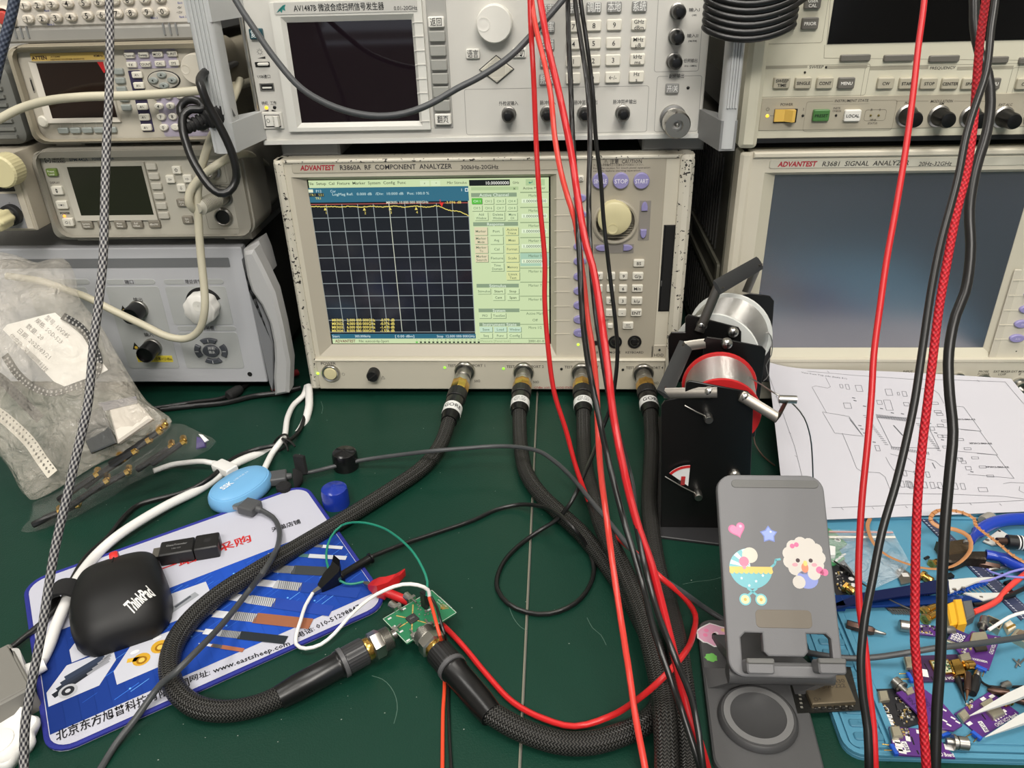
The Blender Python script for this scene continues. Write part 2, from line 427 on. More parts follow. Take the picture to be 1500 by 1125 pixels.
sr(451, 277.5, 459, 282, (225, 230, 200), .0002); st('P12', 463, 280, 3.8, (205, 230, 235), wpx=8); st('Cor', 484, 280, 3.8, (205, 230, 235), wpx=8)
sr(452, 283, 475, 288, (26, 40, 52), .0002); st('TR1  S21', 453, 285.5, 3.6, (230, 220, 120), wpx=21)
st('LogMag Ref:   0.000 dB   /Div:  10.000 dB   Pos: 100.0 %', 487, 284.5, 3.8, (205, 230, 225), wpx=142); st('TR1', 462, 290.5, 3.4, (230, 220, 120), wpx=8)
st('1', 676, 278, 4, (235, 240, 235)); sr(681, 275.5, 686, 280.5, (225, 235, 235), .0002); sr(682, 276.5, 685, 279.5, (48, 106, 128), .0003)
# plot field
a, b_ = S(449, 294), S(697, 489.5)
P.rect(SX, b_[1], S(690, 390)[0]+.0005, a[1], (17, 19, 25), SH+.0001)
gx0, gy1 = S(455, 299.5); gx1, gy0 = S(696, 485.8)[0], S(590, 486.2)[1]
gw, gh = gx1-gx0, gy1-gy0
GC = (150, 158, 158)
for i in range(11):
    P.rect(gx0+gw*i/10-.00035, gy0, gx0+gw*i/10+.00035, gy1, (205, 208, 190) if i == 5 else GC, SH+.0002)
    P.rect(gx0, gy0+gh*i/10-.00035, gx1, gy0+gh*i/10+.00035, (190, 90, 80) if i == 10 else GC, SH+.0002)
YE = (232, 214, 110); rr = random.Random(3)
def trace(t):
    a = .015+.012*t+.006*math.sin(t*45)*t
    if t > .81: a += (t-.81)*.32
    return a
pts = []
for i in range(161):
    t = i/160; pts.append((gx0+gw*t, gy1-gh*(trace(t)+rr.uniform(-.003, .003))))
P.line(pts, .0008, YE, SH+.0004)
for k, t in enumerate((.09, .34, .505, .67)):
    x, y = gx0+gw*t, gy1-gh*trace(t)
    P.poly([(x-.0016, y-.004), (x+.0016, y-.004), (x, y-.0008)], YE, SH+.0004); P.txt(str(k+1), x+.0005, y-.0065, .0028, YE, SH+.0004)
x, y = gx0+gw*.833, gy1-gh*trace(.83)
P.poly([(x-.0022, y+.005), (x+.0022, y+.005), (x, y)], (225, 50, 40), SH+.0005); P.txt('5', x-.0012, y+.0066, .0026, (225, 70, 60), SH+.0005)
st('MKR05: 10.000 000 000GHz', 566, 296.5, 3.6, (225, 225, 205), wpx=62, bold=.01); st('-3.096 dB', 652, 296.3, 3.6, YE, wpx=24, bold=.005)
for k, q in enumerate(('MKR01:   2.000 000 000GHz     -0.979 dB', 'MKR02:   4.000 000 000GHz     -0.976 dB', 'MKR03:   6.000 000 000GHz     -1.470 dB', 'MKR04:   8.000 000 000GHz     -1.556 dB')):
    st(q, 486.5, 468.8+k*5.2, 3.9, YE, wpx=92, bold=.02)
a, b_ = S(490, 489), S(697, 495.6); P.rect(SX, b_[1], S(697, 492)[0], a[1], (40, 100, 122), SH+.0003)
st('Start', 487, 492.2, 3.6, (220, 235, 235), h=.0005); st('300.000kHz', 520, 492.2, 3.6, (220, 235, 235), wpx=23, h=.0005); st('[ 0.00 dBm]', 579, 492.2, 3.6, (220, 235, 235), wpx=28, h=.0005)
st('Stop  12.000 000 000GHz', 640, 492.2, 3.6, (220, 235, 235), wpx=56, h=.0005)
st('ADVANTEST', 491, 499.4, 4, (120, 50, 50), wpx=30, bold=.02); st('File: autocal-6p-2port', 526, 499.4, 3.8, DKT, wpx=44)
for k in range(16):
    u = 609+k*6.05; sr(u, 500, u+3.2, 502.2, (90, 190, 70) if k == 0 else (28, 34, 30), .0003); st(str(k+1), u+1.6, 497.6, 2.2, (120, 130, 100), 'C')
# right hand menus
PG = (192, 214, 160); BTG = (208, 226, 178)
sr(690, 274, 759.5, 278, (178, 200, 150), .0002); st('×', 753.5, 276.2, 5, (30, 40, 30), 'C', h=.0005)
def head(t, u0, u1, v): sr(u0, v-2.6, u1, v+2.6, (138, 158, 128), .0002); st(t, (u0+u1)/2, v, 4.2, (225, 238, 215), 'C', min(len(t)*3.1, u1-u0-8), h=.0005, bold=.01)
def cell(t, u, v, w, h, c=BTG, tcx=(86, 106, 84)):
    sr(u-w/2+.8, v-h/2+.8, u+w/2+.8, v+h/2+.8, (112, 130, 100), .0002); sr(u-w/2, v-h/2, u+w/2, v+h/2, c, .0003)
    ls = t.split('\n')
    for i, q in enumerate(ls): st(q, u, v+(2*i-len(ls)+1)*2.6, 3.5, tcx, 'C', min(len(q)*2.55, w-1.5), h=.0006, bold=.005)
head('Active Channel', 690, 757, 285.3)
for k in range(8):
    cell('CH %d' % (k+1), 698.6+(k % 4)*17.1, 294.4+(k//4)*10.2, 15.5, 8.4, (88, 186, 62) if k == 0 else BTG, (225, 255, 215) if k == 0 else (96, 126, 92))
for t, u, w in (('Add\nWindow', 705, 20), ('Delete\nWindow', 729.5, 20), ('More\nCH', 750.5, 15)): cell(t, u, 316.5, w, 11.5)
head('Response', 693, 759, 328)
PK, YL = (222, 212, 176), (216, 222, 160)
for r0, row in enumerate((('Marker', 'Port', 'Active\nTrace'), ('Marker\nMode', 'Avg', 'Meas'), ('Marker\nTo', 'Cal', 'Format'), ('Marker\nSearch', 'Fixture', 'Scale'), (None, 'Time\nDomain', 'Memory'), (None, None, 'Limit\nTest'))):
    for k, t in enumerate(row):
        if t: cell(t, 704.5+k*22.6+r0*.35, 338.5+r0*13.1, 19.6, 11.6, (PK, BTG, YL)[k])
head('Stimulus', 698, 760, 418.3)
cell('Stimulus', 709, 426.3, 19.5, 8); cell('Start', 730.5, 426.3, 18, 8, BTG, (30, 50, 30)); cell('Stop', 751.3, 426.3, 18, 8, BTG, (30, 50, 30)); cell('Cent', 730.5, 435.5, 18, 8, BTG, (30, 50, 30)); cell('Span', 751.5, 435.5, 18, 8, BTG, (30, 50, 30))
head('System', 701, 761, 454.5); cell('PIO', 710.5, 462, 18, 7.6); cell('TestSet', 731, 462, 20, 7.6)
head('Instrument State', 702, 762, 475)
for k, t in enumerate(('Save', 'Load', 'Window', 'Seq', 'Func', 'Config')): cell(t, 712+(k % 3)*21, 482.3+(k//3)*9, 19, 7.6, (BTG, (196, 222, 196))[k < 3])
st('Measure [Panel lock]', 704, 499.4, 3.4, (160, 176, 130), wpx=44); st('2001-01-01', 774, 499.4, 3.6, DKT, wpx=25)
st('Active Marker', 766, 275.5, 3.9, DKT, wpx=33)
for k in range(11):
    v = 281+k*(22.1 if k < 5 else 20.8) if k < 5 else 392+(k-5)*20.6
    sr(762, v, 804.5, v+.9, (140, 158, 120), .0003)
    if k == 4: sr(762, v+1, 804.5, v+20, (168, 202, 176), .0002)
    t = ('Marker %d' % (k+1)) if k < 8 else ('Active Mark', 'More 1/2', '')[k-8]
    if t: st(t, 784, v+5, 3.8, (96, 116, 88), 'C', len(t)*2.4, h=.0006)
    if k < 5:
        sr(764, v+10.2, 801.5, v+15.8, (224, 238, 205), .0003); st('1.000000000', 800, v+13, 4, (70, 84, 70), 'R', 33, h=.0006)
st('Off', 784, 468.5, 3.8, (96, 116, 88), 'C', h=.0006)
a = S(793.5, 384.5); P.poly([(a[0], a[1]), (a[0]+.0035, a[1]-.0032), (a[0]+.0014, a[1]-.0034), (a[0], a[1]-.005)], (245, 250, 245), SH+.0008)
for k in range(len(P.v)): pass
D.part(P, 'display_image', DISPLAY, smooth=False)
# name plate
D.slab(426, 239.5, 820, 254.5, 0, .0018, mat('name_plate', (186, 180, 163), .45), 'name_plate', r=.002, left=True)
D.text('ADVANTEST', 440, 246, 7.2, (168, 30, 52), .0018, 'L', 50, .03, .18)
D.text('R3860A  RF  COMPONENT  ANALYZER', 498, 245.5, 7, (38, 36, 40), .0018, 'L', 163, .012)
D.text('300kHz-20GHz', 675, 245, 6, (38, 36, 40), .0018, 'L', 55, .01)
# control panel
D.slab(861, 231, 957, 525, 0, .0016, BEIGE2, 'control_panel', r=.003)
H = .0016
D.text('⚠ 注意  CAUTION', 912, 236.5, 5.6, (50, 48, 46), H, wpx=56)
for k, t in enumerate(('タッチパネル操作上の注意を必ずお読みください。', 'Read the caution for touch panel operation', 'carefully before starting operation.')):
    D.text(t, 869, 242.2+k*4.1, 2.7, (70, 66, 62), H, 'L', (74, 83, 70)[k], .0)
for u, t in ((879.5, 'SINGLE'), (909.8, 'STOP'), (940, 'START')): D.btn(u, 265.5, 23.5, 23.5, PURPLE, t, (232, 230, 240), .004, cap=.0042, base=H, shape='c', tw=.0125, name='round_key')
x, y = D.f(901.5, 326, H+.002)
put(MB().lathe([(.0232, 0), (.0232, .002), (.0215, .003), (.0195, .0022), (.0195, 0)], 36), 'knob_ring', BEIGE2, D.root, (x, y, H))
D.knob(900.5, 321, 25, .011, CREAM, 'tuning_knob', H, .9, (-1.75, .3))
for u, v, w_, h_ in ((944, 323, 13, 58), (899, 364.5, 58, 13)): D.slab(u-w_/2, v-h_/2, u+w_/2, v+h_/2, H-.0004, H+.0004, mat('key_recess', (140, 135, 128), .5), 'key_recess', r=.0005, ch=.0001)
def arrowkey(u, v, pts):
    x, y = D.f(u, v, H+.003); k = D.size(u, v, 10, 10)[0]/10
    D.part(MB().prism([(a*k, b_*k) for a, b_ in pts], 0, .003, .0006), 'arrow_key', PURPLE, loc=(x, y, H))
dome = [(-4.5, -6.5), (4.5, -6.5), (4.5, 0), (2.8, 5), (0, 7), (-2.8, 5), (-4.5, 0)]
arrowkey(944.5, 303, dome); arrowkey(942.5, 343, [(a, -b_) for a, b_ in dome]); arrowkey(879.5, 364, [(-b_, a) for a, b_ in dome]); arrowkey(919.8, 363.5, [(b_, a) for a, b_ in dome])
D.btn(936, 386, 16, 10.5, KEY, 'BS', base=H)
for r0, (v, row) in enumerate(zip((404.8, 423, 441, 458.5), (('7', '8', '9', 'G/p'), ('4', '5', '6', 'M/n'), ('1', '2', '3', 'k/µ'), ('0', '.', '-', 'ENT')))):
    for u, t in zip((877.5-r0*.7, 895.3-r0*.7, 913.5-r0*.7, 934.5-r0*.8), row):
        D.btn(u, v, 16 if len(t) > 1 else 12, 10.5, KEY, t, base=H)
D.text('SET', 888, 469.5, 3, (60, 58, 55), H)
D.btn(920, 477.5, 15.5, 10, KEY, 'KEY\nLOCK', base=H, cap=.0018); D.btn(894, 478, 8, 7, KEY, base=H); D.btn(875, 478, 8, 7, KEY, base=H)
for u, t in ((901, 'MOUSE'), (929.5, 'KEYBOARD')):
    x, y = D.f(u, 500.5, H); D.part(MB().lathe([(.0075, 0), (.0075, .0015), (.0062, .0015), (.006, .0005), (.0035, .0005), (.0030, .0012), (.001, .0012)], 24), 'round_socket', BLACK, loc=(x, y, H))
    D.part(MB().lathe([(.0052, .0002), (.0052, .001), (.0046, .001), (.0046, .0002)], 20), 'socket_ring', STEEL, loc=(x, y, H+.0003))
    D.text(t, u, 516, 3.2, (60, 58, 55), H)
D.slab(866, 499.5, 880, 506, H-.0005, H+.0003, VOID, 'usb_socket', r=.0004, ch=.0001); D.text('USB', 872, 516, 3, (60, 58, 55), H)
# soft keys beside the screen
D.slab(844, 284, 858.5, 521, 0, .0008, mat('soft_key_strip', (196, 190, 174), .5), 'soft_key_strip', r=.001)
for k, v in enumerate((290.7, 315, 338, 362, 383.7, 406, 427, 448, 469, 488.5)):
    D.btn(849.5, v, 19, 11.5, PURPLE, 'F%d' % (k+1), (205, 202, 225), .0035, base=.0006, shape='c', name='soft_key', cap=.002)
    a = D.f(812, v); b_ = D.f(835, v); D.part(MB().box((a[0]+b_[0])/2, a[1], .001, b_[0]-a[0], .0007, .0008), 'guide_rib', BEIGE)
D.btn(851, 262, 8.5, 8.5, KEY, '⌂', base=.0006, cap=.003); D.led(847, 504.6, 2.2, (170, 230, 60), True, .0008)
# right strip: drive slot and disk light
D.slab(972, 329, 983, 457, 0, .0012, BLACK, 'drive_slot', r=.0006)
D.slab(975.5, 331, 979, 455, .0012, .0030, VOID, 'drive_flap', r=.0004, ch=.0002); D.slab(968.5, 412, 972.5, 420, .0012, .0028, mat('grey_key', (92, 92, 92), .5), 'eject_key', r=.0004); 
D.slab(954, 505.5, 976, 524, 0, .0016, SLOPE, 'disk_plate', r=.001); D.led(966, 512.5, 1.8, (25, 25, 25), False, .0016); D.text('HDD', 965, 520, 4, (70, 66, 60), .0016)
a, b_ = D.f(970, 231), D.f(952, 525)
D.part(MB().box(a[0]-.0002, (a[1]+b_[1])/2, .0008, .0006, a[1]-b_[1], .0006), 'panel_joint', VOID)
# port panel
PH = .0045
x, y = D.f(484, 547.5, PH+.003)
D.part(MB().lathe([(.0105, 0), (.0105, .003), (.0095, .0042), (.0078, .0036), (.0078, 0)], 30), 'power_ring', CHROME, loc=(x, y, PH))
D.part(MB().lathe([(.0076, 0), (.0076, .0032), (.0068, .0042), (.003, .0046), (.001, .0046)], 30), 'power_button', CREAM, loc=(x, y, PH))
D.text('POWER', 481, 532.5, 4, (60, 58, 55), PH); D.led(465.7, 547, 2.1, (170, 230, 60), True, PH)
x, y = D.f(503, 548, PH); D.pr.line([(x+.0016*math.sin(q), y+.0016*math.cos(q)) for q in [(.5+5.3*i/12) for i in range(13)]], .0003, (60, 58, 55), PH+.0002); D.pr.line([(x, y+.0005), (x, y+.002)], .0003, (60, 58, 55), PH+.0002)
x, y = D.f(547, 548, PH+.004)
kn = D.part(MB().lathe([(.0068, 0), (.0068, .010), (.0062, .011), (.001, .011)], 26), 'bias_knob', BLACK, loc=(x, y, PH))
put(MB().box(0, 0, .0115, .0016, .012, .0015), 'pointer_bar', MATT, kn, rot=(0, 0, -.9))
x, y = D.f(561, 553, PH); D.pr.line([(x-.0022, y-.0018), (x+.0022, y-.0018), (x, y+.0022), (x-.0022, y-.0018)], .0003, (60, 58, 55), PH+.0002); D.pr.txt('!', x, y-.0002, .002, (60, 58, 55), PH+.0002)
PORT = []
for k, u in enumerate((681, 767, 852, 942)):
    v = (543, 544.5, 545, 546)[k]; x, y = D.f(u, v, PH); PORT.append((x+D.X, y))
    pn = D.part(MB().lathe([(.0118, 0), (.0118, .003), (.0108, .0042), (.0095, .0038), (.0095, .001), (.002, .001)], 30), 'test_port', CHROME, loc=(x, y, PH))
    put(MB().lathe([(.0078, .001), (.0078, .017), (.002, .017)], 24), 'port_thread', STEEL, pn)
    D.led(u-29.5, v-4.5, 2.1, (120, 190, 50) if k < 2 else (28, 30, 26), k < 2, PH)
    D.text('TEST', u-19, v-7.5, 3.8, (60, 58, 55), PH, wpx=12); D.text('PORT %d' % (k+1), u+20.5, v-7.5, 3.8, (60, 58, 55), PH, wpx=18); D.text('50Ω', u+18, v+15, 3.2, (60, 58, 55), PH)
D.text('+27dBm  ±16V DC  AVOID STATIC', 782, 567.5, 3, (170, 60, 60), PH, 'L', 58)
for u in (425, 975):
    x, y = D.f(u, 569); D.part(MB().prism(circ(.011, 18), -.0, .0122, .001), 'foot', MATT, loc=(min(max(x, lx(x0)+.03), lx(x1)-.03), 0.0033, -.035), rot=(-PI/2, 0, 0))
    D.part(MB().prism(circ(.011, 18), -.0, .0122, .001), 'foot', MATT, loc=(min(max(x, lx(x0)+.03), lx(x1)-.03), 0.0033, -.36), rot=(-PI/2, 0, 0))
D.done(); R38 = D

rr = random.Random(12); dp = Print()
for i in range(90):
    u, v = rr.uniform(150, 1050), rr.uniform(600, 1120); c = onZ(u, v, MATZ); r = rr.uniform(.0003, .0007); dp.poly([(c.x-r, c.y), (c.x, c.y-r*.7), (c.x+r*.8, c.y+r*.2), (c.x, c.y+r*.8)], (150, 156, 148), MATZ+.0001)
for pts in (((545, 990), (560, 995), (572, 1006), (580, 1022), (582, 1040), (577, 1060)), ((860, 905), (868, 920), (880, 930), (888, 945)), ((746, 890), (752, 905), (762, 918), (772, 924)), ((1000, 856), (1020, 852), (1040, 850), (1056, 846)), ((470, 588), (473, 597), (471, 606))):
    dp.line([tuple(q)[:2] for q in spline([onZ(u, v, MATZ) for u, v in pts], .006)], .0004, (84, 112, 100), MATZ+.0001)
put(dp, 'dust_and_scuffs', PRINT, bpy.data.objects['table_mat'], smooth=False, kind='stuff')
# ================================================================== centre top: sweep signal generator
IVORY = mat('grey_ivory_enamel', (205, 203, 196), .5, bump=.04, bscale=1500, var=.02, vscale=10)
GREYP = mat('mid_grey_panel', (163, 162, 157), .5)
GKEY = mat('soft_grey_key', (156, 156, 150), .45)
ALU = mat('handle_grey_enamel', (186, 188, 188), .42)
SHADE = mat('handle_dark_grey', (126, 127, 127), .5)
D = Device('sweep_generator', 'grey ivory sweep signal generator with dark screen, stacked on the lit analyser', 'test instrument', .1785, 0)
zb, zt = .2885, .4660
xl, xr = onY(386, 200).x-D.X, onY(1026, 200).x-D.X
D.part(MB().box(0, (zb+zt)/2, -.215, xr-xl-.006, zt-zb-.004, .41), 'case', mat('case_grey', (96, 97, 96), .55))
D.part(MB().prism(rrect(xr-xl, zt-zb, .002, 2, (xl+xr)/2, (zb+zt)/2), -.012, 0, .001), 'front_panel', IVORY)
D.part(MB().box((xl+xr)/2, zb+.0025, .001, xr-xl, .004, .004), 'bottom_trim', mat('trim_bright', (215, 214, 208), .35))
for u in (445, 990):
    for y in (-.04, -.36):
        D.part(MB().box(D.f(u, 200)[0], .2810, y, .06, .0148, .05, bev=.002), 'foot', SHADE)
# screen bezel
a, b_ = D.f(393, 2), D.f(633, 189.5)
bx0, by1 = D.f(394, 2)[0]+.001, D.f(500, 1)[1]; bx1, by0 = D.f(632, 189)[0], D.f(520, 190)[1]
s0, s1 = D.f(420.5, 33), D.f(615, 176.5)
sx0, sy1, sx1, sy0 = s0[0], s0[1], s1[0], s1[1]
OUT = [(bx0, by0), (bx1, by0), (bx1, by1), (bx0, by1)]; IN = [(sx0-.004, sy0-.004), (sx1+.003, sy0-.004), (sx1+.003, sy1+.005), (sx0-.004, sy1+.005)]
D.part(MB().hole(OUT, IN, -.001, .005), 'screen_frame', mat('frame_ivory', (214, 213, 206), .42))
SCI = [(sx0, sy0), (sx1, sy0), (sx1, sy1), (sx0, sy1)]
D.part(MB().hole(IN, SCI, -.001, .0049, zin=.0015), 'screen_bezel', mat('bezel_pale', (206, 205, 198), .45))
D.part(MB().prism(SCI, .0005, .0014), 'screen', mat('dark_violet_glass', (24, 16, 22), .04, spec=.6))
# sloping ticks beside the soft keys
for k in range(8):
    v0 = 32+k*20.6; p0, p1 = D.f(606+k*1.35, v0), D.f(620+k*1.5, v0-2)
    D.part(MB().box((p0[0]+p1[0])/2, p0[1], .0052, .010, .0008, .0008), 'guide_rib', IVORY)
D.slab(400, 3.5, 612, 22, .005, .0056, mat('title_strip', (193, 192, 186), .4), 'title_strip', r=.001, ch=.0002, left=True)
D.text('AV1487B 微波合成扫频信号发生器', 430, 12.3, 8.6, (40, 42, 42), .0056, 'L', 132, .012)
D.text('0.01-20GHz', 577, 12, 6, (50, 50, 50), .0056, 'L', 34, .004)
def pix(pts, h): return [D.f(u, v, h) for u, v in pts]
D.pr.poly(pix([(405, 19), (409, 13), (414, 8), (418.5, 6.5), (417, 11), (418, 16), (414, 14), (413, 19), (410, 16)], .0056), (38, 128, 122), .0058)
D.pr.line(pix([(408, 17), (416, 8)], .0056), .0005, (25, 90, 88), .006)
# soft key strip
D.slab(622, -12, 664, 187.5, 0, .0012, GREYP, 'soft_key_strip', r=.001)
for k, v in enumerate((32.4, 53.5, 74.5, 95.5, 115.5, 135, 155, 175)):
    D.btn(638.5+k*1.45, v, 23.5, 16, WHITE if k in (0, 7) else GKEY, {0: '返回', 7: '翻页'}.get(k), base=.0012, d=.0045, tw=.0105 if k in (0, 7) else None, cap=.0052, bold=.004, name='soft_key')
TEAL = mat('teal_key', (28, 72, 82), .4)
D.btn(374.5, 50, 19.5, 16, TEAL, '复位', (225, 235, 235), .004, cap=.005, tw=.0095, bold=.003)
x, y = D.f(380.5, 76); D.pr.line([(x+.0018*math.cos(q*PI/5), y+.0018*math.sin(q*PI/5)) for q in range(11)], .0003, (60, 60, 60), .0002)
for q in range(8): D.pr.line([(x+.0023*math.cos(q*PI/4), y+.0023*math.sin(q*PI/4)), (x+.003*math.cos(q*PI/4), y+.003*math.sin(q*PI/4))], .0003, (60, 60, 60), .0002)
D.pr.poly(pix([(377, 85.5), (388.5, 82.5), (389, 86)], 0), (45, 45, 45), .0002)
D.slab(373, 91, 395.5, 98, 0, .0006, VOID, 'slider_slot', r=.0004, ch=.0001); D.btn(384.5, 94.4, 16, 4.5, WHITE, base=.0004, d=.003, name='brightness_slider')
D.text('USB接口', 386.5, 112.2, 4.2, (60, 60, 60), 0, wpx=19)
D.slab(379.5, 122, 402, 133, 0, .0012, STEEL, 'usb_shell', r=.0004, ch=.0002); D.slab(382, 124, 400, 131.3, .0008, .0016, VOID, 'usb_socket', r=.0002, ch=.0001); D.slab(384, 127.5, 398, 129.6, .0012, .0020, WHITE, 'usb_tongue', r=.0002, ch=.0001)
D.text('待机', 388, 151.3, 4.4, (60, 60, 60), wpx=9.5); D.text('工作', 400.5, 151, 4.4, (60, 60, 60), wpx=9)
D.led(390.3, 157.7, 2.6, (240, 176, 40), True); D.led(402.3, 157.5, 2.6, (16, 16, 16))
D.pr.poly(pix([(385, 163), (393.5, 160.5), (393.5, 163)], 0), (45, 45, 45), .0002); D.pr.poly(pix([(398, 160.5), (398, 163), (406, 163)], 0), (45, 45, 45), .0002)
D.slab(382.5, 165, 416, 189, 0, .002, IVORY, 'switch_frame', r=.0008)
D.slab(386.5, 168.5, 412, 186, .001, .0022, VOID, 'switch_well', r=.0004, ch=.0001)
a, b_ = D.f(388, 170, .004), D.f(410.5, 184.5, .004)
m = MB(); m.loft([[(a[0], y, .001), (a[0], y, .0042), ((a[0]+b_[0])/2, y, .0035), (b_[0]-.003, y, .0095), (b_[0], y, .0085), (b_[0], y, .001)] for y in (b_[1], a[1])]); D.part(m, 'rocker_switch', WHITE, angle=20)
x, y = D.f(392.5, 177, .005); D.pr.line([(x+.0014*math.cos(q*PI/5), y+.0018*math.sin(q*PI/5)) for q in range(11)], .0004, (60, 60, 60), .0046); D.text('-', 401.5, 177, 5, (90, 90, 90), .0075)
# tuning knob and keys
D.knob(723.5, 35.5, 26.5, .013, WHITE, 'tuning_knob', 0, .93, (PI, .36), 36)
D.btn(692.5, 79, 20, 14.5, WHITE, '语言', d=.003, tw=.0102, cap=.0052, bold=.004); D.btn(760.5, 77.5, 20, 14.5, WHITE, '帮助', d=.003, tw=.0102, cap=.0052, bold=.004)
c = D.f(727.5, 101.5); rx, ry = D.size(727, 101, 52, 1)[0]/2, D.size(727, 101, 1, 42)[1]/2
D.part(MB().prism([(rx, 0), (0, ry), (-rx, 0), (0, -ry)], 0, .0006), 'arrow_pad_rim', BLACK, loc=(c[0], c[1], 0))
D.part(MB().prism([(rx*.93, 0), (0, ry*.93), (-rx*.93, 0), (0, -ry*.93)], .0004, .0032, .0008), 'arrow_pad', mat('pale_key', (198, 194, 180), .45), loc=(c[0], c[1], 0))
for q in range(4):
    a = q*PI/2
    for k in (.52, .60, .68): s_ = .86-k; t_ = [(k, -s_), (k, s_)]; D.pr.line([(c[0]+(px*math.cos(a)-py*math.sin(a))*rx, c[1]+(px*math.sin(a)+py*math.cos(a))*ry) for px, py in t_], .0004, (228, 224, 210), .0034)
DG = mat('slate_key', (142, 142, 139), .45)
lab = (('频率', '存储', '调用', '本地', '系统'), ('功率', '7', '8', '9', 'GHz\ndBm'), ('扫描', '4', '5', '6', 'MHz\nµB'), ('调制', '1', '2', '3', 'kHz\nms'), ('频标', '.', '0', '←/-', 'Hz\ns'))
vs = ((14, 12.5, 11, 10.3, 9.5), (40, 39, 37.5, 36.5, 36), (65.5, 64.5, 63.5, 63, 62), (91, 90, 89, 88, 87), (116.5, 115, 114.5, 113.5, 112.5))
us = ((801.5, 840, 870, 900, 937), (802, 840, 870, 900, 936), (801.5, 840, 869.5, 899, 935), (801.5, 840, 869, 898, 934), (800.5, 839.5, 868, 897.5, 932.5))
for r0 in range(5):
    for k in range(5):
        dark = k == 0 or r0 == 0; t = lab[r0][k]; cjk = ord(t[0]) > 0x2e00
        D.btn(us[r0][k], vs[r0][k], 21.5, 16.2, DG if dark else KEY, t, (232, 232, 228) if dark else (50, 50, 50), .0035, cap=.0062 if cjk else .0042 if len(t) == 1 else .0034, tw=.0115 if cjk else None, bold=.004 if cjk else .005)
# connectors with black caps
def capped(u, v, r=9.6, h=.019, base=0, name='capped_connector', ring=12.5):
    R_ = D.size(u, v, 2*r, 2*r, base+h)[0]/2; x, y = D.f(u, v, base+h)
    o = D.part(MB().lathe([(R_*.95, 0), (R_*1.15, .0005), (R_*1.15, .003), (R_*.9, .0035), (R_*.9, .008)], 22), name, STEEL, loc=(x, y, base))
    put(MB().lathe([(R_, .004), (R_, h*.72), (R_*.92, h*.88), (R_*.6, h), (R_*.25, h*1.01), (R_*.05, h*1.01)], 22), 'rubber_cap', RUBBER, o)
for u, v, t, w_ in ((744, 172, '外检波输入', 28), (801.5, 171, '脉冲输入', 23), (857, 170.5, '脉冲监视输出', 34), (914, 169.7, '脉冲同步输出', 34)):
    capped(u, v); D.text(t, u+1, v-20.5, 5, (70, 70, 70), 0, wpx=w_)
D.outline(680, 131, 947, 193, (140, 140, 136)); D.outline(966, -30, 1023, 104, (140, 140, 136)); D.outline(963, 112, 1021.5, 192, (140, 140, 136))
for u, v, t, t2 in ((996.5, 18.5, '输入Ⅰ', '(AM)'), (994, 56.5, '输入Ⅱ', '(FM/ΦM)'), (991, 93, '低频输出', '0Hz~10MHz')):
    capped(u, v, 10.3); D.text(t, u+20.5, v-4, 4.4, (70, 70, 70), 0, wpx=16 if len(t) < 4 else 20); D.text(t2, u+20.5, v+3.5, 2.6, (70, 70, 70))
D.rect(979, 108, 1003, 115, (205, 203, 196), .0002); D.text('射频输出', 991, 111.5, 4.8, (60, 60, 60), .0002, wpx=22)
D.btn(985, 130, 19.5, 14.5, DG, '开/关', (235, 235, 232), .0035, cap=.0045, tw=.010, bold=.004); D.led(1008, 128.7, 2.4, (14, 14, 14))
x, y = D.f(985.5, 173)
o = D.part(MB().lathe([(.0125, 0), (.0125, .004), (.0100, .0045), (.0100, .012), (.0088, .0125), (.0088, .020)], 28), 'output_connector', STEEL, loc=(x, y, 0))
x2, y2 = D.f(991.5, 184.5, .036)
put(MB().lathe([(.0100, .018), (.0122, .0195), (.0122, .033), (.0110, .036), (.0052, .036), (.0050, .027), (.0022, .027), (.0020, .034), (.001, .035)], 28), 'coupling_nut', CHROME, o)
D.done()
# side handles: an arm from the panel edge forward and outwards, then an upright grip bar
def handle(side, ub0, ub1, vtop, vbot, Yb, xface, zarm):
    A = onY(ub0[0], vtop, Yb).x-D.X; B = onY(ub1[0], vtop, Yb).x-D.X
    z0 = onY(ub0[1], vbot, Yb).z; z1 = ztop; h = -Yb
    m = MB(); m.prism(rrect(B-A, .024, .005, 3, (A+B)/2, h-.008), z0, z1, .003, Matrix(((1, 0, 0, 0), (0, 0, 1, 0), (0, 1, 0, 0), (0, 0, 0, 1))))
    hd = D.part(m, 'grip_bar', ALU)
    for k in range(4): put(MB().box(A+(B-A)*(.28+.16*k), (z0+.03+z1)/2, h+.0045, .0016, z1-z0-.04, .0016), 'grip_rib', ALU, hd)
    near, far = (B, A) if side < 0 else (A, B)
    for za in zarm:
        m = MB(); m.loft([[(xface, za, -.010), (xface, za, .001), (near, za, h+.003), (far, za, h+.003), (far, za, h-.018)], [(xface, za+.026, -.010), (xface, za+.026, .001), (near, za+.026, h+.003), (far, za+.026, h+.003), (far, za+.026, h-.018)]])
        D.part(m, 'handle_arm', ALU if side < 0 else SHADE)  # right arms take a darker copy of the enamel, their shaded side painted in
Yh = -.055
zA = onY(340, 222, Yh).z
ztop = onY(330, 32, -.03).z+.030
handle(-1, (275, 320), (311, 343), 22, 224, Yh, xl+.003, (zA, ztop-.028))
handle(1, (1069, 1056), (1094, 1074), 44, 217, Yh, xr-.003, (onY(1065, 220, Yh).z, ztop-.028))
D.part(MB().tube([(xl-.0015, zb+.01, .0015), (xl-.0015, zt-.02, .0015)], .0018, 8), 'edge_rod', CHROME)
AVD = D

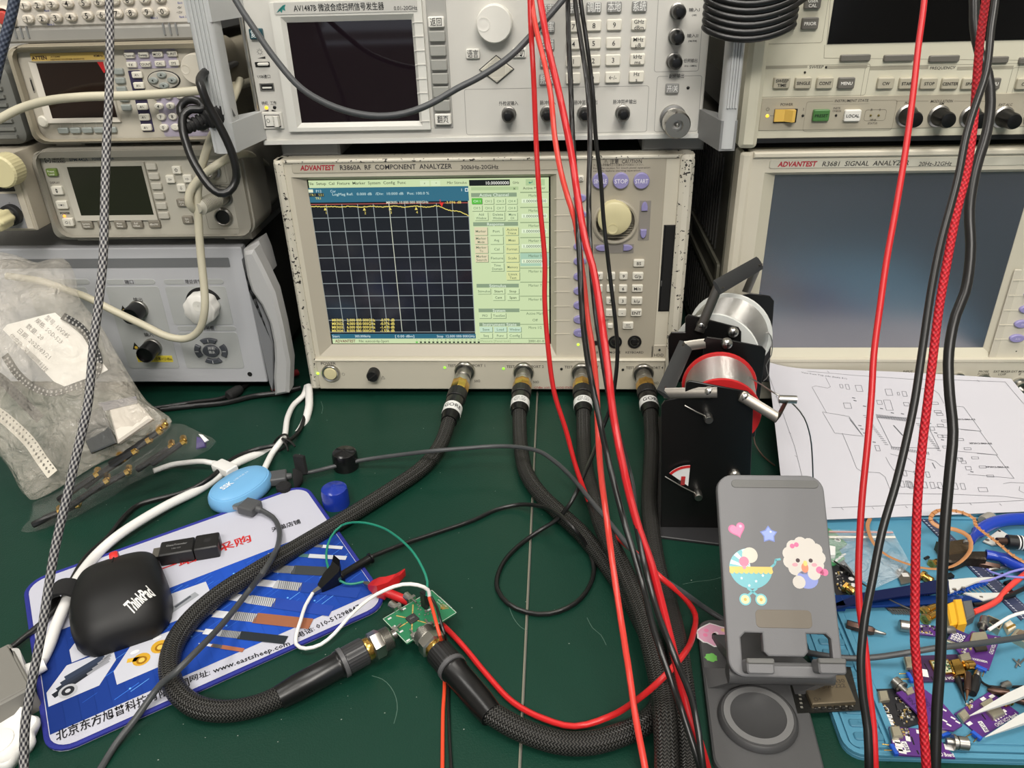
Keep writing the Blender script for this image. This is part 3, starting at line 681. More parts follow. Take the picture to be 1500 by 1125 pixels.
# ================================================================== right: signal analyser below, synthesised sweeper above
D = Device('signal_analyzer', 'beige signal analyser with blank reflecting grey screen, behind the drawing', 'test instrument', .66, -.02)
YF = -.02
xl = onY(1080, 300, YF).x-D.X; xl = onY(1066, 390, YF).x-D.X; xr = xl+.424
z0, z1 = .0125, .2795
D.part(MB().box((xl+xr)/2, (z0+z1)/2, -.215, xr-xl-.006, z1-z0-.004, .40), 'case', mat('case_olive_grey', (92, 90, 80), .5))
cs = D.root.children[-1] if D.root.children else None
M_side = Matrix(((0, 0, -1, xl+.003), (0, 1, 0, 0), (-1, 0, 0, 0), (0, 0, 0, 1)))     # plane of the left side: x backwards, y up
mm = MB()
for k in range(17):
    for (h0, h1) in ((.155, .255), (.03, .105)):
        mm.box(.085+k*.0145, (h0+h1)/2, .0008, .0045, h1-h0, .002, M_side)
D.part(mm, 'side_louvres', CASE, kind='stuff')
mm = MB(); mm.hole(rrect(.20, .034, .004, 3, .15, .132), rrect(.18, .022, .003, 3, .15, .132), 0, .003, M_side); D.part(mm, 'side_handle_recess', mat('case_rail', (120, 118, 104), .5))
mm = MB(); mm.box(.018, (z0+z1)/2, .0015, .004, z1-z0-.01, .003, M_side); mm.box(.034, (z0+z1)/2, .001, .002, z1-z0-.01, .002, M_side); D.part(mm, 'side_rail', mat('case_rail', (120, 118, 104), .5))
s0, s1 = D.f(1137, 258.5), D.f(1444, 513)
SC3 = (D.f(1103, 512)[0], s1[1], s1[0], s0[1])
OUT = [(xl+.004, z0), (xr, z0), (xr, z1), (xl+.004, z1)]; IN = [(SC3[0]-.012, SC3[1]-.010), (SC3[2]+.012, SC3[1]-.010), (SC3[2]+.012, SC3[3]+.004), (SC3[0]-.012, SC3[3]+.004)]
SI = [(SC3[0], SC3[1]), (SC3[2], SC3[1]), (SC3[2], SC3[3]), (SC3[0], SC3[3])]
D.part(MB().hole(OUT, IN, -.015, .001), 'front_frame', BEIGE)
D.part(MB().hole(IN, SI, -.012, .001, zin=-.006), 'screen_bezel', mat('bezel_sand', (196, 191, 172), .5))
D.part(MB().prism([(a-.001 if a < 0 else a+.001, b_) for a, b_ in SI], -.012, -.0065), 'screen', mat('grey_touch_glass', (66, 67, 80), .22, spec=.9, IOR=2.3))  # base colour lifted to grey to stand for the haze of reflections
a = onY(1066, 390, YF).x-D.X; 
D.part(MB().prism(rrect(.0115, z1-z0, .003, 3, xl+.0055, (z0+z1)/2), -.02, .005, .003), 'side_rim', BEIGE)
zl = D.f(1300, 527)[1]
D.part(MB().prism(rrect(xr-xl-.012, zl-z0, .002, 3, (xl+xr)/2+.006, (zl+z0)/2), -.002, .0045, .0015), 'port_panel', BEIGE)
D.part(MB().box((xl+xr)/2+.006, zl+.0015, .0025, xr-xl-.012, .003, .006), 'ledge', BEIGE)
D.part(MB().box((xl+xr)/2+.006, z1-.003, .002, xr-xl-.012, .005, .004, bev=.001), 'top_rim', BEIGE)
D.slab(1128, 234, 1600, 247.5, 0, .0018, mat('name_plate_grey', (192, 189, 174), .45), 'name_plate', r=.002, left=True)
D.text('ADVANTEST', 1140, 240.5, 7.2, (168, 30, 52), .0018, 'L', 56, .03, .18); D.text('R3681  SIGNAL  ANALYZER', 1205, 240, 7, (46, 44, 44), .0018, 'L', 126, .008, .15); D.text('20Hz-32GHz', 1346, 240, 6.2, (46, 44, 44), .0018, 'L', 48, .006, .15)
D.slab(1487, 395, 1510, 530, 0, .0008, mat('soft_key_strip', (196, 190, 174), .5), 'soft_key_strip', r=.001)
for k, v in enumerate((410, 432.5, 454, 475.5, 496.5)):
    D.btn(1520-k*7.3, v, 22, 11, PURPLE, base=.0006, shape='c', name='soft_key', d=.0035, t='A%d' % (k+6), tc=(205, 202, 225), cap=.002)
    a = D.f(1487-k*6.9, v); D.part(MB().box(a[0]+.006, a[1], .001, .017, .0008, .0008), 'guide_rib', BEIGE)
D.led(1488, 514, 2.2, (20, 20, 18))
for u, t in ((1272, 'RF OUT'), (1330, 'INPUT'), (1441, 'PROBE\nPOWER'), (1468, 'EXT MIXER\nLO/IF'), (1494, 'EXT MIXER\nIF')):
    for i, q in enumerate(t.split('\n')): D.text(q, u, 544+i*4, 3, (80, 78, 70), .0045)
for u, v in ((1272, 553), (1318, 556), (1346, 556), (1374, 556), (1402, 556), (1439, 558), (1492, 563)):
    x, y = D.f(u, v, .0045)
    D.part(MB().lathe([(.0085, 0), (.0085, .003), (.0062, .0035), (.0062, .009), (.004, .009), (.004, .004), (.001, .004)], 22), 'front_connector', CHROME if u > 1350 else BLACK, loc=(x, y, .0045))
for u in (xl+.03, xr-.03):
    for y in (-.04, -.36): D.part(MB().prism(circ(.011, 18), 0, .0105, .001), 'foot', MATT, loc=(u, .0031, y), rot=(-PI/2, 0, 0))
D.done()

SAND = mat('sand_enamel', (206, 202, 182), .5, bump=.04, bscale=1500)
TAUPE = mat('taupe_key', (176, 170, 151), .45); DKEY = mat('dark_key', (104, 101, 94), .45)
D = Device('synthesized_sweeper', 'sand coloured sweeper with black display and yellow power switch, on top of the signal analyser', 'test instrument', .66, -.02)
xl = onY(1107, 200, YF).x-D.X; xr = xl+.41
z0, z1 = onY(1300, 206, YF).z, .4430
D.part(MB().box((xl+xr)/2, (z0+z1)/2, -.215, xr-xl, z1-z0-.004, .41), 'case', mat('case_olive_grey', (92, 90, 80), .5))
D.part(MB().prism(rrect(xr-xl+.004, z1-z0, .002, 2, (xl+xr)/2, (z0+z1)/2), -.012, 0, .001), 'front_panel', SAND)
a = onY(1084, 190, YF-.012).x-D.X
D.part(MB().prism(rrect(xl-.001-a, z1-z0+.004, .004, 3, (a+xl)/2, (z0+z1)/2-.001), -.03, .012, .004), 'side_rim', SAND)
D.part(MB().box(xl-.012, (z0+z1)/2, -.12, .006, .06, .16, bev=.002), 'side_handle', mat('case_rail', (120, 118, 104), .5))
for k in range(2):
    for y in (-.06, -.34): D.part(MB().box(xl+.045+k*.3, (z0+.2797)/2, y, .04, z0-.2797, .04), 'foot', SHADE)
zl = onY(1300, 193, YF).z
D.part(MB().box((xl+xr)/2, z0+.002, .001, xr-xl, .004, .003), 'bottom_trim', BLACK)
D.slab(1117, 143.5, 1560, 191.5, 0, .0008, mat('lower_strip', (172, 165, 147), .5), 'lower_strip', r=.0005, ch=.0003, left=True)
s0 = D.f(1217, 10); s1 = D.f(1211.5, 64.5)
D.part(MB().box((s1[0]+xr-.03)/2, (s1[1]+z1-.02)/2, -.0002, xr-.03-s1[0], z1-.02-s1[1], .0018), 'screen', mat('black_display_glass', (10, 10, 11), .12))
D.outline(1127, -30, 1204, 62.5, (150, 145, 128)); D.line([(1208, 66), (1207, 85), (1560, 89)], (150, 145, 128), .0004)
D.line([(1218, -20), (1211, 66)], (150, 145, 128), .0004)
for u, v in ((1253.6, 85), (1317.5, 85.3), (1384, 86.2), (1456, 88), (1516, 89)): D.btn(u, v, 44, 9.8, DKEY, d=.003, name='soft_key')
for u, v, t in ((1159.5, 4, 'MARKER'), (1191, 4.5, 'USER\nCAL'), (1154, 35, 'SERVICE'), (1187, 34.5, 'PRIOR')):
    D.btn(u, v, 24, 17.5, DKEY, t, (232, 230, 222), .0035, cap=.0026, bold=.02)
def gtitle(t, u0, u1, um, v, w_):
    D.rect(u0, v-1.5, um-w_/2-3, v+1.5, (160, 155, 138), .0002); D.rect(um+w_/2+3, v-1.5, u1, v+1.5, (160, 155, 138), .0002); D.text(t, um, v, 4.2, (70, 68, 62), 0, wpx=w_)
gtitle('SWEEP', 1122, 1270, 1196, 98, 21); D.led(1210, 98.5, 1.7, (20, 20, 18)); D.led(1179, 106, 1.7, (20, 20, 18)); gtitle('FREQUENCY', 1275, 1484, 1381, 99.3, 37)
D.outline(1116, 97, 1267, 139.5, (150, 145, 128)); D.outline(1268, 97.5, 1481, 141.5, (150, 145, 128)); D.outline(1484, 99, 1600, 143, (150, 145, 128))
for u, t in ((1145.5, 'SWEEP\nTIME'), (1177, 'SINGLE'), (1208.8, 'CONT'), (1240.3, 'MENU'), (1298, 'CW'), (1330, 'START'), (1361.3, 'STOP'), (1392.3, 'CENTER'), (1422, 'SPAN'), (1454, 'MENU'), (1502, 'CW')):
    dk = t == 'MENU'; D.btn(u, 121.7+(u-1145)*.004, 24, 16.5, DKEY if dk else TAUPE, t, (235, 232, 224) if dk else (38, 36, 34), .0035, cap=.0026, bold=.02)
H = .0008
D.text('POWER', 1152.5, 153, 4, (70, 66, 60), H, wpx=18); D.text('I', 1177, 160, 4, (70, 66, 60), H); D.led(1124, 169.8, 2.5, (240, 190, 50), True, H); D.led(1176, 169.4, 2, (25, 25, 22), False, H)
x, y = D.f(1124.5, 160, H); D.pr.line([(x+.0014*math.sin(q), y+.0014*math.cos(q)) for q in [(.5+5.3*i/12) for i in range(13)]], .0003, (70, 66, 60), H+.0002); D.pr.line([(x, y+.0005), (x, y+.002)], .0003, (70, 66, 60), H+.0002)
D.slab(1135, 160, 1166, 179.5, H, H+.0008, VOID, 'switch_well', r=.0003, ch=.0001)
a, b_ = D.f(1136, 161, .004), D.f(1162.5, 178, .004)
m = MB(); m.loft([[(a[0], y, .001), (a[0], y, .0042), ((a[0]+b_[0])/2, y, .0036), (b_[0]-.003, y, .0085), (b_[0], y, .0075), (b_[0], y, .001)] for y in (b_[1], a[1])]); D.part(m, 'power_switch', mat('yellow_switch', (222, 182, 90), .4), angle=20)
D.line([(1128, 169.7), (1134, 169.7)], (90, 86, 76), .0003, H+.0001)
D.outline(1182, 149, 1306, 190, (140, 134, 118), .0004, H+.0001)
D.rect(1221, 145, 1274, 151.5, (172, 165, 147), H+.0002); D.text('INSTRUMENT STATE', 1247.5, 147.3, 3.8, (70, 66, 60), H+.0002, wpx=49, shear=.15)
D.btn(1203.3, 169.5, 24, 17, mat('green_key', (74, 122, 66), .4), 'PRESET', (20, 40, 20), .0035, base=H, cap=.0026, bold=.02); D.btn(1249.3, 169.7, 24, 17, WHITE, 'LOCAL', (30, 30, 30), .0035, base=H, cap=.0026, bold=.02)
D.text('INSTR', 1226, 158.3, 2.8, (70, 66, 60), H); D.text('CHECK', 1226, 162.5, 2.8, (70, 66, 60), H); D.led(1224.7, 169, 1.8, (20, 20, 18), False, H)
D.outline(1268, 161, 1296, 176.5, (110, 105, 92), .0003, H+.0001); D.text('R', 1277, 160.5, 2.8, (70, 66, 60), H+.0003); D.text('S', 1289, 160.5, 2.8, (70, 66, 60), H+.0003); D.led(1275.5, 169, 1.7, (96, 84, 30), False, H); D.led(1287, 169, 1.7, (96, 84, 30), False, H)
D.text('HP-IB', 1279, 175.5, 2.6, (70, 66, 60), H+.0003); D.text('STATUS', 1278, 180.5, 2.8, (70, 66, 60), H)
D.text('MODULATION', 1379.5, 148, 3.8, (70, 66, 60), H, wpx=32, shear=.15); D.line([(1313, 152.5), (1314, 148), (1360, 148)], (120, 114, 100), .0003, H+.0001); D.line([(1398, 148), (1443, 148.5), (1445, 153)], (120, 114, 100), .0003, H+.0001)
for u, v, t in ((1328, 169.3, 'PULSE'), (1375, 170, 'AM'), (1421.5, 171, 'FM'), (1469, 171.7, 'EXT ALC'), (1516, 172, '')):
    if t: D.text(t, u+4, v-18.5, 3.6, (70, 66, 60), H, shear=.15)
    x, y = D.f(u, v, H)
    o = D.part(MB().lathe([(.0098, 0), (.0098, .0012), (.0085, .0025), (.0066, .0030), (.0066, .013), (.0055, .013)], 26), 'modulation_connector', STEEL, loc=(x, y, H))
    put(MB().lathe([(.0082, .003), (.0082, .0045), (.0071, .006), (.0071, .019), (.0062, .0215), (.003, .022), (.0005, .022)], 26), 'rubber_cap', RUBBER, o)
D.done()

# ================================================================== left stack
TAN = mat('tan_rubber_boot', (158, 150, 132), .6, bump=.06, bscale=900); FACE = mat('warm_grey_face', (190, 184, 170), .5)
def boot(D, u0, v0, u1, v1, fu0, fv0, fu1, fv1, bm, fm, r=.016, front=.010, depth=.28):
    """rounded rubber bumper around a recessed face"""
    ax, by = D.f(u0, v0, front); bx = D.f(u1, v0, front)[0]; ay = D.f(u0+(v1-v0)*.27, v1, front)[1]
    w_, h_, cx_, cy_ = bx-ax, by-ay, (ax+bx)/2, (ay+by)/2
    fx0, fy1 = D.f(fu0, fv0); fx1 = D.f(fu1, fv0)[0]; fy0 = D.f(fu0+(fv1-fv0)*.27, fv1)[1]
    inn = rrect(fx1-fx0, fy1-fy0, .005, 4, (fx0+fx1)/2, (fy0+fy1)/2)
    D.part(MB().hole(rrect(w_, h_, r, 4, cx_, cy_), shrink(inn, -.004), -.05, front*.4), 'bumper', bm)
    mb = MB(); o = rrect(w_, h_, r, 4, cx_, cy_); mb.hole(shrink(o, .002), shrink(inn, -.001), front*.3, front, zin=front*.75); D.part(mb, 'bumper_lip', bm)
    D.part(MB().prism(shrink(inn, -.006), -.04, 0), 'front_panel', fm)
    D.part(MB().prism(rrect(w_-.012, h_-.012, r*.7, 4, cx_, cy_), -depth, -.045), 'case', bm)
    for k in (.12, .88):
        D.part(MB().box(ax+w_*k, ay-.003, -.02, .03, .008, .03, bev=.002), 'foot', bm)
    return ax, ay, bx, by
# power meter
BOOT = mat('grey_rubber_boot', (150, 146, 135), .6, bump=.06, bscale=900); EPMF = mat('power_meter_face', (182, 178, 165), .5)
D = Device('power_meter', 'grey power meter with dark green lcd, between the tan generator and the silver gain unit', 'test instrument', -.17, 0)
e = boot(D, 43, 219.5, 350, 351, 53, 231, 332, 343, BOOT, EPMF)
H = 0
D.rect(64.5, 231.5, 74.5, 238.5, (22, 22, 22), .0002); x, y = D.f(70, 235); D.pr.poly(circ(.0024, 14, x, y), (200, 196, 184), .0003); D.pr.txt('hp', x, y+.0002, .0024, (22, 22, 22), .0004, shear=.3, bold=.02)
D.text('HEWLETT', 77, 233, 3, (30, 30, 30), 0, 'L', 18, .03); D.text('PACKARD', 77, 237, 3, (30, 30, 30), 0, 'L', 19, .03); D.text('EPM-442A', 102, 234, 4.2, (50, 62, 80), 0, 'L', 27, .01); D.text('POWER METER', 135, 233, 3.8, (60, 72, 90), 0, 'L', 32)
a, b_ = D.f(98.5, 245), D.f(226, 315); aa = D.f(119.6, 316)
sx0, sx1, sy0, sy1 = (a[0]+aa[0])/2, b_[0], D.f(170, 315)[1], D.f(155, 243.5)[1]
SI = [(sx0, sy0), (sx1, sy0), (sx1, sy1), (sx0, sy1)]; SO = [(sx0-.006, sy0-.005), (sx1+.004, sy0-.005), (sx1+.004, sy1+.004), (sx0-.006, sy1+.004)]
D.part(MB().hole(SO, SI, -.002, .003, zin=.0008), 'screen_bezel', EPMF); D.part(MB().prism(SI, -.0005, .0006), 'screen', mat('dark_green_lcd', (40, 42, 32), .12, spec=.4))
D.btn(75, 253, 15.5, 11, mat('meter_green_key', (110, 134, 62), .45), 'Preset\nLocal', (225, 228, 210), .0035, cap=.0020, bold=.02)
D.text('DISPLAY', 80.5, 267.5, 2.8, (50, 50, 48)); D.btn(83, 279.5, 16, 12.5, KEY, '▲\n▼', d=.0035, cap=.0020); D.btn(90, 300.5, 16, 12, KEY, '□●□', d=.0035, cap=.0016)
D.text('POWER', 95.5, 312.3, 3, (40, 40, 38), bold=.03); D.led(94.5, 316.5, 2.2, (250, 150, 60), True)
D.slab(90, 319.5, 110, 333, 0, .0015, EPMF, 'switch_frame'); D.btn(99, 326, 15, 11.5, KEY, '○ |', d=.004, base=.001, cap=.0026)
MK = mat('meter_dark_key', (128, 122, 110), .5)
for k, (u, t) in enumerate(((126.7, 'System\nInputs'), (151, 'Setup'), (175.3, 'Meas\nSetup'), (200, 'Rel/\nOffset'), (225.5, 'dBm/W'))): D.btn(u, 329.8-k*.3, 16.5, 10.5, MK, t, (225, 222, 212), .0035, cap=.0020, bold=.015)
for k, (u, v) in enumerate(((220.5, 244.5), (224.5, 258.5), (228.4, 273), (232.2, 287.5), (235.7, 302), (239, 316))): D.btn(u, v, 15, 9.8, mat('meter_pale_key', (186, 182, 170), .5), d=.0035, name='soft_key')
for u, v, t in ((258, 249.3, '⇧'), (248.6, 262.8, '⇦'), (274, 262.2, '⇨'), (265.2, 275.6, '⇩')): D.btn(u, v, 12.5, 11.5, KEY, t, d=.0035, cap=.0032)
for u, v, t in ((266, 297.5, 'Zero\nCal'), (274, 322.5, 'Sen\nCal')): D.btn(u, v, 15, 11, MK, t, (225, 222, 212), .0035, cap=.0020)
D.outline(288, 238, 333, 268, (120, 116, 104)); D.outline(292, 271, 353, 335, (120, 116, 104)); D.text('POWER REF', 318, 240, 2.8, (40, 40, 38), .0003); D.text('CHANNEL', 316, 272, 2.8, (40, 40, 38), .0003, bold=.02)
x, y = D.f(312, 250); D.part(MB().lathe([(.0085, 0), (.0085, .003), (.0065, .004), (.0065, .014), (.0045, .014), (.004, .006), (.001, .006)], 22), 'reference_connector', STEEL, loc=(x, y, 0))
x, y = D.f(328, 317); D.part(MB().lathe([(.0095, 0), (.0095, .003), (.0082, .0042), (.0074, .0036), (.007, .001), (.003, .001), (.001, .001)], 26), 'sensor_socket', STEEL, loc=(x, y, 0)); D.part(MB().lathe([(.0069, .0008), (.0069, .002), (.002, .0024), (.001, .0024)], 22), 'socket_core', BLACK, loc=(x, y, 0))
x, y = D.f(325, 289, .006); D.part(MB().lathe([(.0098, 0), (.0098, .003), (.0082, .0042), (.0074, .0036), (.001, .001)], 26), 'sensor_socket', STEEL, loc=(x, y, 0))
PLUG = (x+D.X, y)
D.done(); 
# function generator
D = Device('function_generator', 'tan function generator with round knob and gold name strip, above the power meter', 'test instrument', -.17, 0)
NAVY = mat('navy_strip', (52, 46, 78), .5); LILAC = mat('lilac_panel', (172, 164, 182), .5); TEALK = mat('grey_teal_key', (146, 152, 148), .45)
e2 = boot(D, 8.5, 66.5, 310, 211, 19, 77, 296, 202, TAN, FACE, r=.014)
D.slab(43, 78.5, 154.5, 91.5, 0, .001, mat('gold_strip', (196, 168, 92), .45), 'name_strip', r=.001, ch=.0003, left=True)
D.text('ATTEN', 46.5, 85, 5, (60, 40, 30), .001, 'L', 22, .04); D.text('AT3040', 74, 83.3, 2.6, (70, 50, 30), .001, 'L', 14); D.text('ARBITRARY WAVEFORM GENERATOR', 74, 87.3, 2.4, (70, 50, 30), .001, 'L', 50); D.text('40MHz', 137, 81.8, 3.4, (60, 40, 30), .001, 'L', 14, .02)
sx0, sx1 = D.f(54.5, 95)[0], D.f(172.5, 171)[0]; sx0 = (sx0+D.f(77.3, 174)[0])/2; sy0, sy1 = D.f(125, 172.5)[1], D.f(105, 91.5)[1]
SI = [(sx0, sy0), (sx1, sy0), (sx1, sy1), (sx0, sy1)]; SO = [(sx0-.006, sy0-.004), (sx1+.003, sy0-.004), (sx1+.003, sy1+.002), (sx0-.006, sy1+.002)]
D.part(MB().hole(SO, SI, -.002, .003, zin=.0008), 'screen_bezel', mat('generator_bezel', (206, 200, 188), .45)); D.part(MB().prism(SI, -.0005, .0006), 'screen', mat('brown_black_glass', (38, 27, 22), .08, bump=.12, bscale=60))
D.pr.poly([(sx1-.006, sy1), (sx1, sy1), (sx1, sy1-.009), (sx1-.002, sy1-.010)], (190, 30, 34), .0009)
D.slab(42, 113.5, 52, 136, -.001, .0006, mat('usb_clear_cover', (150, 146, 138), .2), 'usb_cover', r=.003, ch=.0003); D.slab(43.8, 117, 50, 133, .0006, .0012, VOID, 'usb_socket', r=.0004, ch=.0001)
D.btn(61.5, 178.5, 14.5, 17.5, KEY, d=.004, shape='c', name='power_button', ch=.0012)
for u in (91.6, 109.3, 126.8, 144.4, 162): 
    D.btn(u, 191.8-(u-91)*.015, 15, 8.2, TEALK, d=.0035, name='soft_key'); D.line([(u-3, 187), (u-4.5, 176)], (222, 216, 204), .0004)
for u, v in ((172.5, 105), (174.8, 118.3), (177, 131.5), (180.5, 144.5), (184, 157.8)): D.btn(u, v, 14, 9, TEALK, d=.0035, name='soft_key')
D.slab(181, 72, 262, 99.5, 0, .0004, LILAC, 'key_panel', r=.002, ch=.0001)
for u, v, t in ((188.8, 81.3, 'Channel'), (209.3, 80.4, 'Sweep'), (230, 79.5, 'MOD'), (251.2, 78.8, 'BURST'), (192, 95, 'F.K'), (212.5, 94.3, 'COUNT'), (233.6, 93.3, 'CAL'), (254.4, 92.5, 'SYS')): D.btn(u, v, 15, 8.5, KEY, t, base=.0004, d=.003, cap=.0022)
a, b_ = D.f(187, 103), D.f(226, 191.5); D.slab(187, 103.5, 226.5, 193, 0, .0006, NAVY, 'wave_key_strip', r=.001, ch=.0002)
for u, v in ((200, 109.8), (202.5, 125.5), (205, 141), (207.5, 156.5), (210.5, 172), (213.5, 187)): D.btn(u, v, 15, 9.6, KEY, 'A∿', base=.0006, d=.003, cap=.0022)
x, y = D.f(240.5, 116.8); rx, ry = D.size(240, 117, 48, 28); 
D.part(MB().prism(circ(rx/2, 28, ry=ry/2), 0, .0012, .0004), 'arrow_pad', BLACK, loc=(x, y, 0)); D.part(MB().prism(circ(rx/2*.94, 28, ry=ry/2*.92), .0005, .002, .0006), 'arrow_pad_face', mat('pad_face', (178, 174, 164), .5), loc=(x, y, 0))
for q in range(4):
    a = q*PI/2; D.part(MB().prism(circ(rx*.145, 14, rx*.29*math.cos(a), ry*.28*math.sin(a), ry*.17), .0015, .0045, .0008), 'arrow_key', TEALK, loc=(x, y, 0)); px, py = x+rx*.29*math.cos(a), y+ry*.28*math.sin(a)
    D.pr.poly([(px+.0013*math.cos(a+t), py+.0013*math.sin(a+t)) for t in (0, 2.1, 4.2)], (40, 40, 40), .0048)
D.knob(285, 101.5, 21, .014, mat('ivory_knob', (206, 200, 186), .45), 'tuning_knob', 0, .94, (PI, .3), 32)
D.slab(226, 134, 312, 199, 0, .0004, LILAC, 'key_panel', r=.002, ch=.0001)
for r0, (u, v) in enumerate(((228.3, 141), (231.7, 156), (235.2, 171.5), (239, 187))):
    for k in range(3): D.btn(u+k*17, v-k*.5, 12.5, 10, KEY, ('123', '456', '789', '0.-')[r0][k], shape='c', base=.0004, d=.0035, cap=.0030)
for u, v in ((296, 171), (297, 187)): D.btn(u, v, 13, 9, TEALK, base=.0004, d=.0035)
D.done()
# bench supply at the top
PSU = mat('cream_grey_enamel', (204, 198, 188), .5); PSUK = mat('cream_key', (208, 200, 186), .45)
D = Device('power_supply', 'cream power supply with two rows of numbered oval keys, at the top left', 'test instrument', -.17, 0)
zb = D.f(140, 38.5)[1]; xl, xr = -.30-D.X, D.f(296, 36)[0]
D.part(MB().prism(rrect(xr-xl, .09, .004, 3, (xl+xr)/2, zb+.045), -.02, 0, .002), 'front_panel', PSU)
b0 = D.f(140, 57.5)[1]
D.part(MB().prism(rrect(xr-xl, zb-b0+.002, .003, 3, (xl+xr)/2, (zb+b0)/2-.001), -.03, .002, .002), 'base_trim', mat('base_grey', (150, 148, 142), .5))
D.part(MB().box((xl+xr)/2, (b0+zb+.09)/2, -.16, xr-xl-.006, zb+.085-b0, .26), 'case', mat('case_grey', (96, 97, 96), .55))
for u in (38, 255):
    x, y = D.f(u, 61); D.part(MB().box(x, b0-.0008, -.02, .04, .0026, .03), 'foot', SHADE); D.part(MB().box(x, b0-.0008, -.2, .04, .0026, .03), 'foot', SHADE)
    for k in range(3): D.part(MB().box(x-.006+k*.006, b0+.0075, .0024, .0015, .010, .0015), 'vent_rib', SHADE)
row2 = ((39.3, 28), (60.7, 27), (80.7, 26), (102, 25), (126.7, 23), (148, 21.7), (170, 20), (190.7, 18.7), (214.7, 17.5), (237.3, 16.7))
row1 = ((34, 8.7), (54, 7.7), (74.7, 6.4), (97, 5.3), (121.5, 4), (143, 2.7), (165, 1.3), (186, .2), (210, -1), (233, -2))
for row in (row1, row2):
    for k, (u, v) in enumerate(row): D.btn(u, v, 16.5, 13, PSUK, str((k+1) % 10), (40, 38, 36), .0045, r=.005, cap=.0046, ch=.0012)
for u, v, t in ((70, 15.5, 'Bank 1'), (74.5, 35.5, 'Bank 2'), (158, 9.5, 'Bank 1'), (226, 26, 'Bank 2'), (265, 4, 'Bank 1'), (268, 24.5, 'Bank 2')): D.text(t, u, v, 3, (80, 86, 150))
for u, v, t in ((263, 11, '•5V'), (263, 18, '•15V')): D.text(t, u, v, 3.4, (40, 40, 40))
x, y = D.f(9, 26); D.part(MB().lathe([(.0105, 0), (.0105, .003), (.0085, .0045), (.0075, .003), (.0075, 0)], 26), 'power_ring', PSUK, loc=(x, y, 0)); D.part(MB().lathe([(.0062, 0), (.0062, .005), (.005, .0065), (.001, .007)], 22), 'power_button', mat('red_button', (186, 70, 62), .4), loc=(x, y, 0))
D.done()
# silver gain unit on the bench
SILV = mat('silver_grey_face', (186, 187, 191), .42, bump=.03, bscale=1500); PANL = mat('pale_grey_panel', (176, 178, 177), .5)
D = Device('gain_unit', 'silver grey control unit with white knob and two black capped ports, on the bench', 'test instrument', -.20, 0)
xr = (D.f(350, 362.6)[0]+D.f(395, 560)[0])/2; xl = xr-.43; z0, z1 = D.f(280, 560)[1], D.f(250, 363)[1]
D.part(MB().prism(rrect(xr-xl, z1-z0, .002, 2, (xl+xr)/2, (z0+z1)/2), -.012, 0, .0012), 'front_panel', SILV)
mesh_m = mat('perforated_black', (15, 15, 15), .6)
N = mesh_m.node_tree.nodes; L = mesh_m.node_tree.links; tc = N.new('ShaderNodeTexCoord'); vo = N.new('ShaderNodeTexVoronoi'); vo.feature = 'DISTANCE_TO_EDGE'; vo.inputs['Scale'].default_value = 190; vo.inputs['Randomness'].default_value = 0
L.new(tc.outputs['Object'], vo.inputs['Vector']); gt = N.new('ShaderNodeMath'); gt.operation = 'GREATER_THAN'; gt.inputs[1].default_value = .28; L.new(vo.outputs['Distance'], gt.inputs[0])
mx = N.new('ShaderNodeMix'); mx.data_type = 'RGBA'; mx.inputs[6].default_value = (*lin((52, 51, 48)), 1); mx.inputs[7].default_value = (*lin((5, 5, 5)), 1); L.new(gt.outputs[0], mx.inputs[0]); L.new(mx.outputs[2], N['Principled BSDF'].inputs['Base Color'])
D.part(MB().box((xl+xr)/2, (z0+z1)/2, -.20, xr-xl-.012, z1-z0-.004, .378), 'case', mesh_m)
D.part(MB().box((xl+xr)/2, z1-.0035, -.20, xr-xl-.010, .0068, .376, bev=.001), 'top_cover', mat('cover_grey', (168, 168, 168), .5))
for u in (xl+.04, xr-.04):
    for y in (-.04, -.34): D.part(MB().prism(circ(.012, 18), 0, z0-.0028, .001), 'foot', MATT, loc=(u, .003, y), rot=(-PI/2, 0, 0))
D.slab(-60, 380.5, 338, 394, 0, .0005, mat('stripe_grey', (112, 114, 116), .5), 'name_stripe', r=.001, ch=.0001, left=True)
def panel(u0, v0, u1, v1, nm='key_panel', m=PANL): D.slab(u0, v0, u1, v1, 0, .0005, m, nm, r=.003, ch=.0001)
panel(154, 420, 263, 539.5); panel(241, 420, 342, 475.5); panel(260, 487, 358, 539.5); panel(40, 421, 163, 541); panel(154, 409.5, 228, 416.5, 'header_tab'); panel(239, 409.5, 328, 416, 'header_tab'); panel(259, 478, 346, 484.5, 'header_tab'); panel(40, 409.5, 132, 416.5, 'header_tab')
for t, u, v, w_ in (('端口', 189, 413, 13), ('增益调节', 283, 412.5, 24), ('频率补偿', 302, 481, 24)):
    D.rect(u-w_/2-2, v-3, u+w_/2+2, v+3, (186, 187, 191), .0006); D.text(t, u, v, 4.6, (60, 60, 62), .0007, wpx=w_)
D.text('输出', 202, 439, 4.4, (50, 50, 52), .0005, wpx=13.5); D.text('输入', 218, 490.5, 4.4, (50, 50, 52), .0005, wpx=13.5)
for u, v in ((181, 453), (198.5, 507)):
    p = [D.f(u-1.5, v-6), D.f(u+8, v+4.5), D.f(u-3.5, v+4.5)]; D.pr.poly(p, (28, 26, 22), .0007); q = D.f(u+1.5, v+1.5); D.pr.poly(circ(.0019, 10, *q), (214, 180, 60), .0009)
D.slab(199.5, 521, 254, 530.5, .0004, .0008, mat('yellow_label', (220, 202, 72), .5), 'warning_label', r=.0006, ch=.0001); D.text('⚠ 最大输入功率+12dBm', 227, 525.8, 4, (60, 50, 20), .0008, wpx=50)
kr = D.size(291, 454, 46, 46, .015)[0]/2; mb = MB(); rings = []
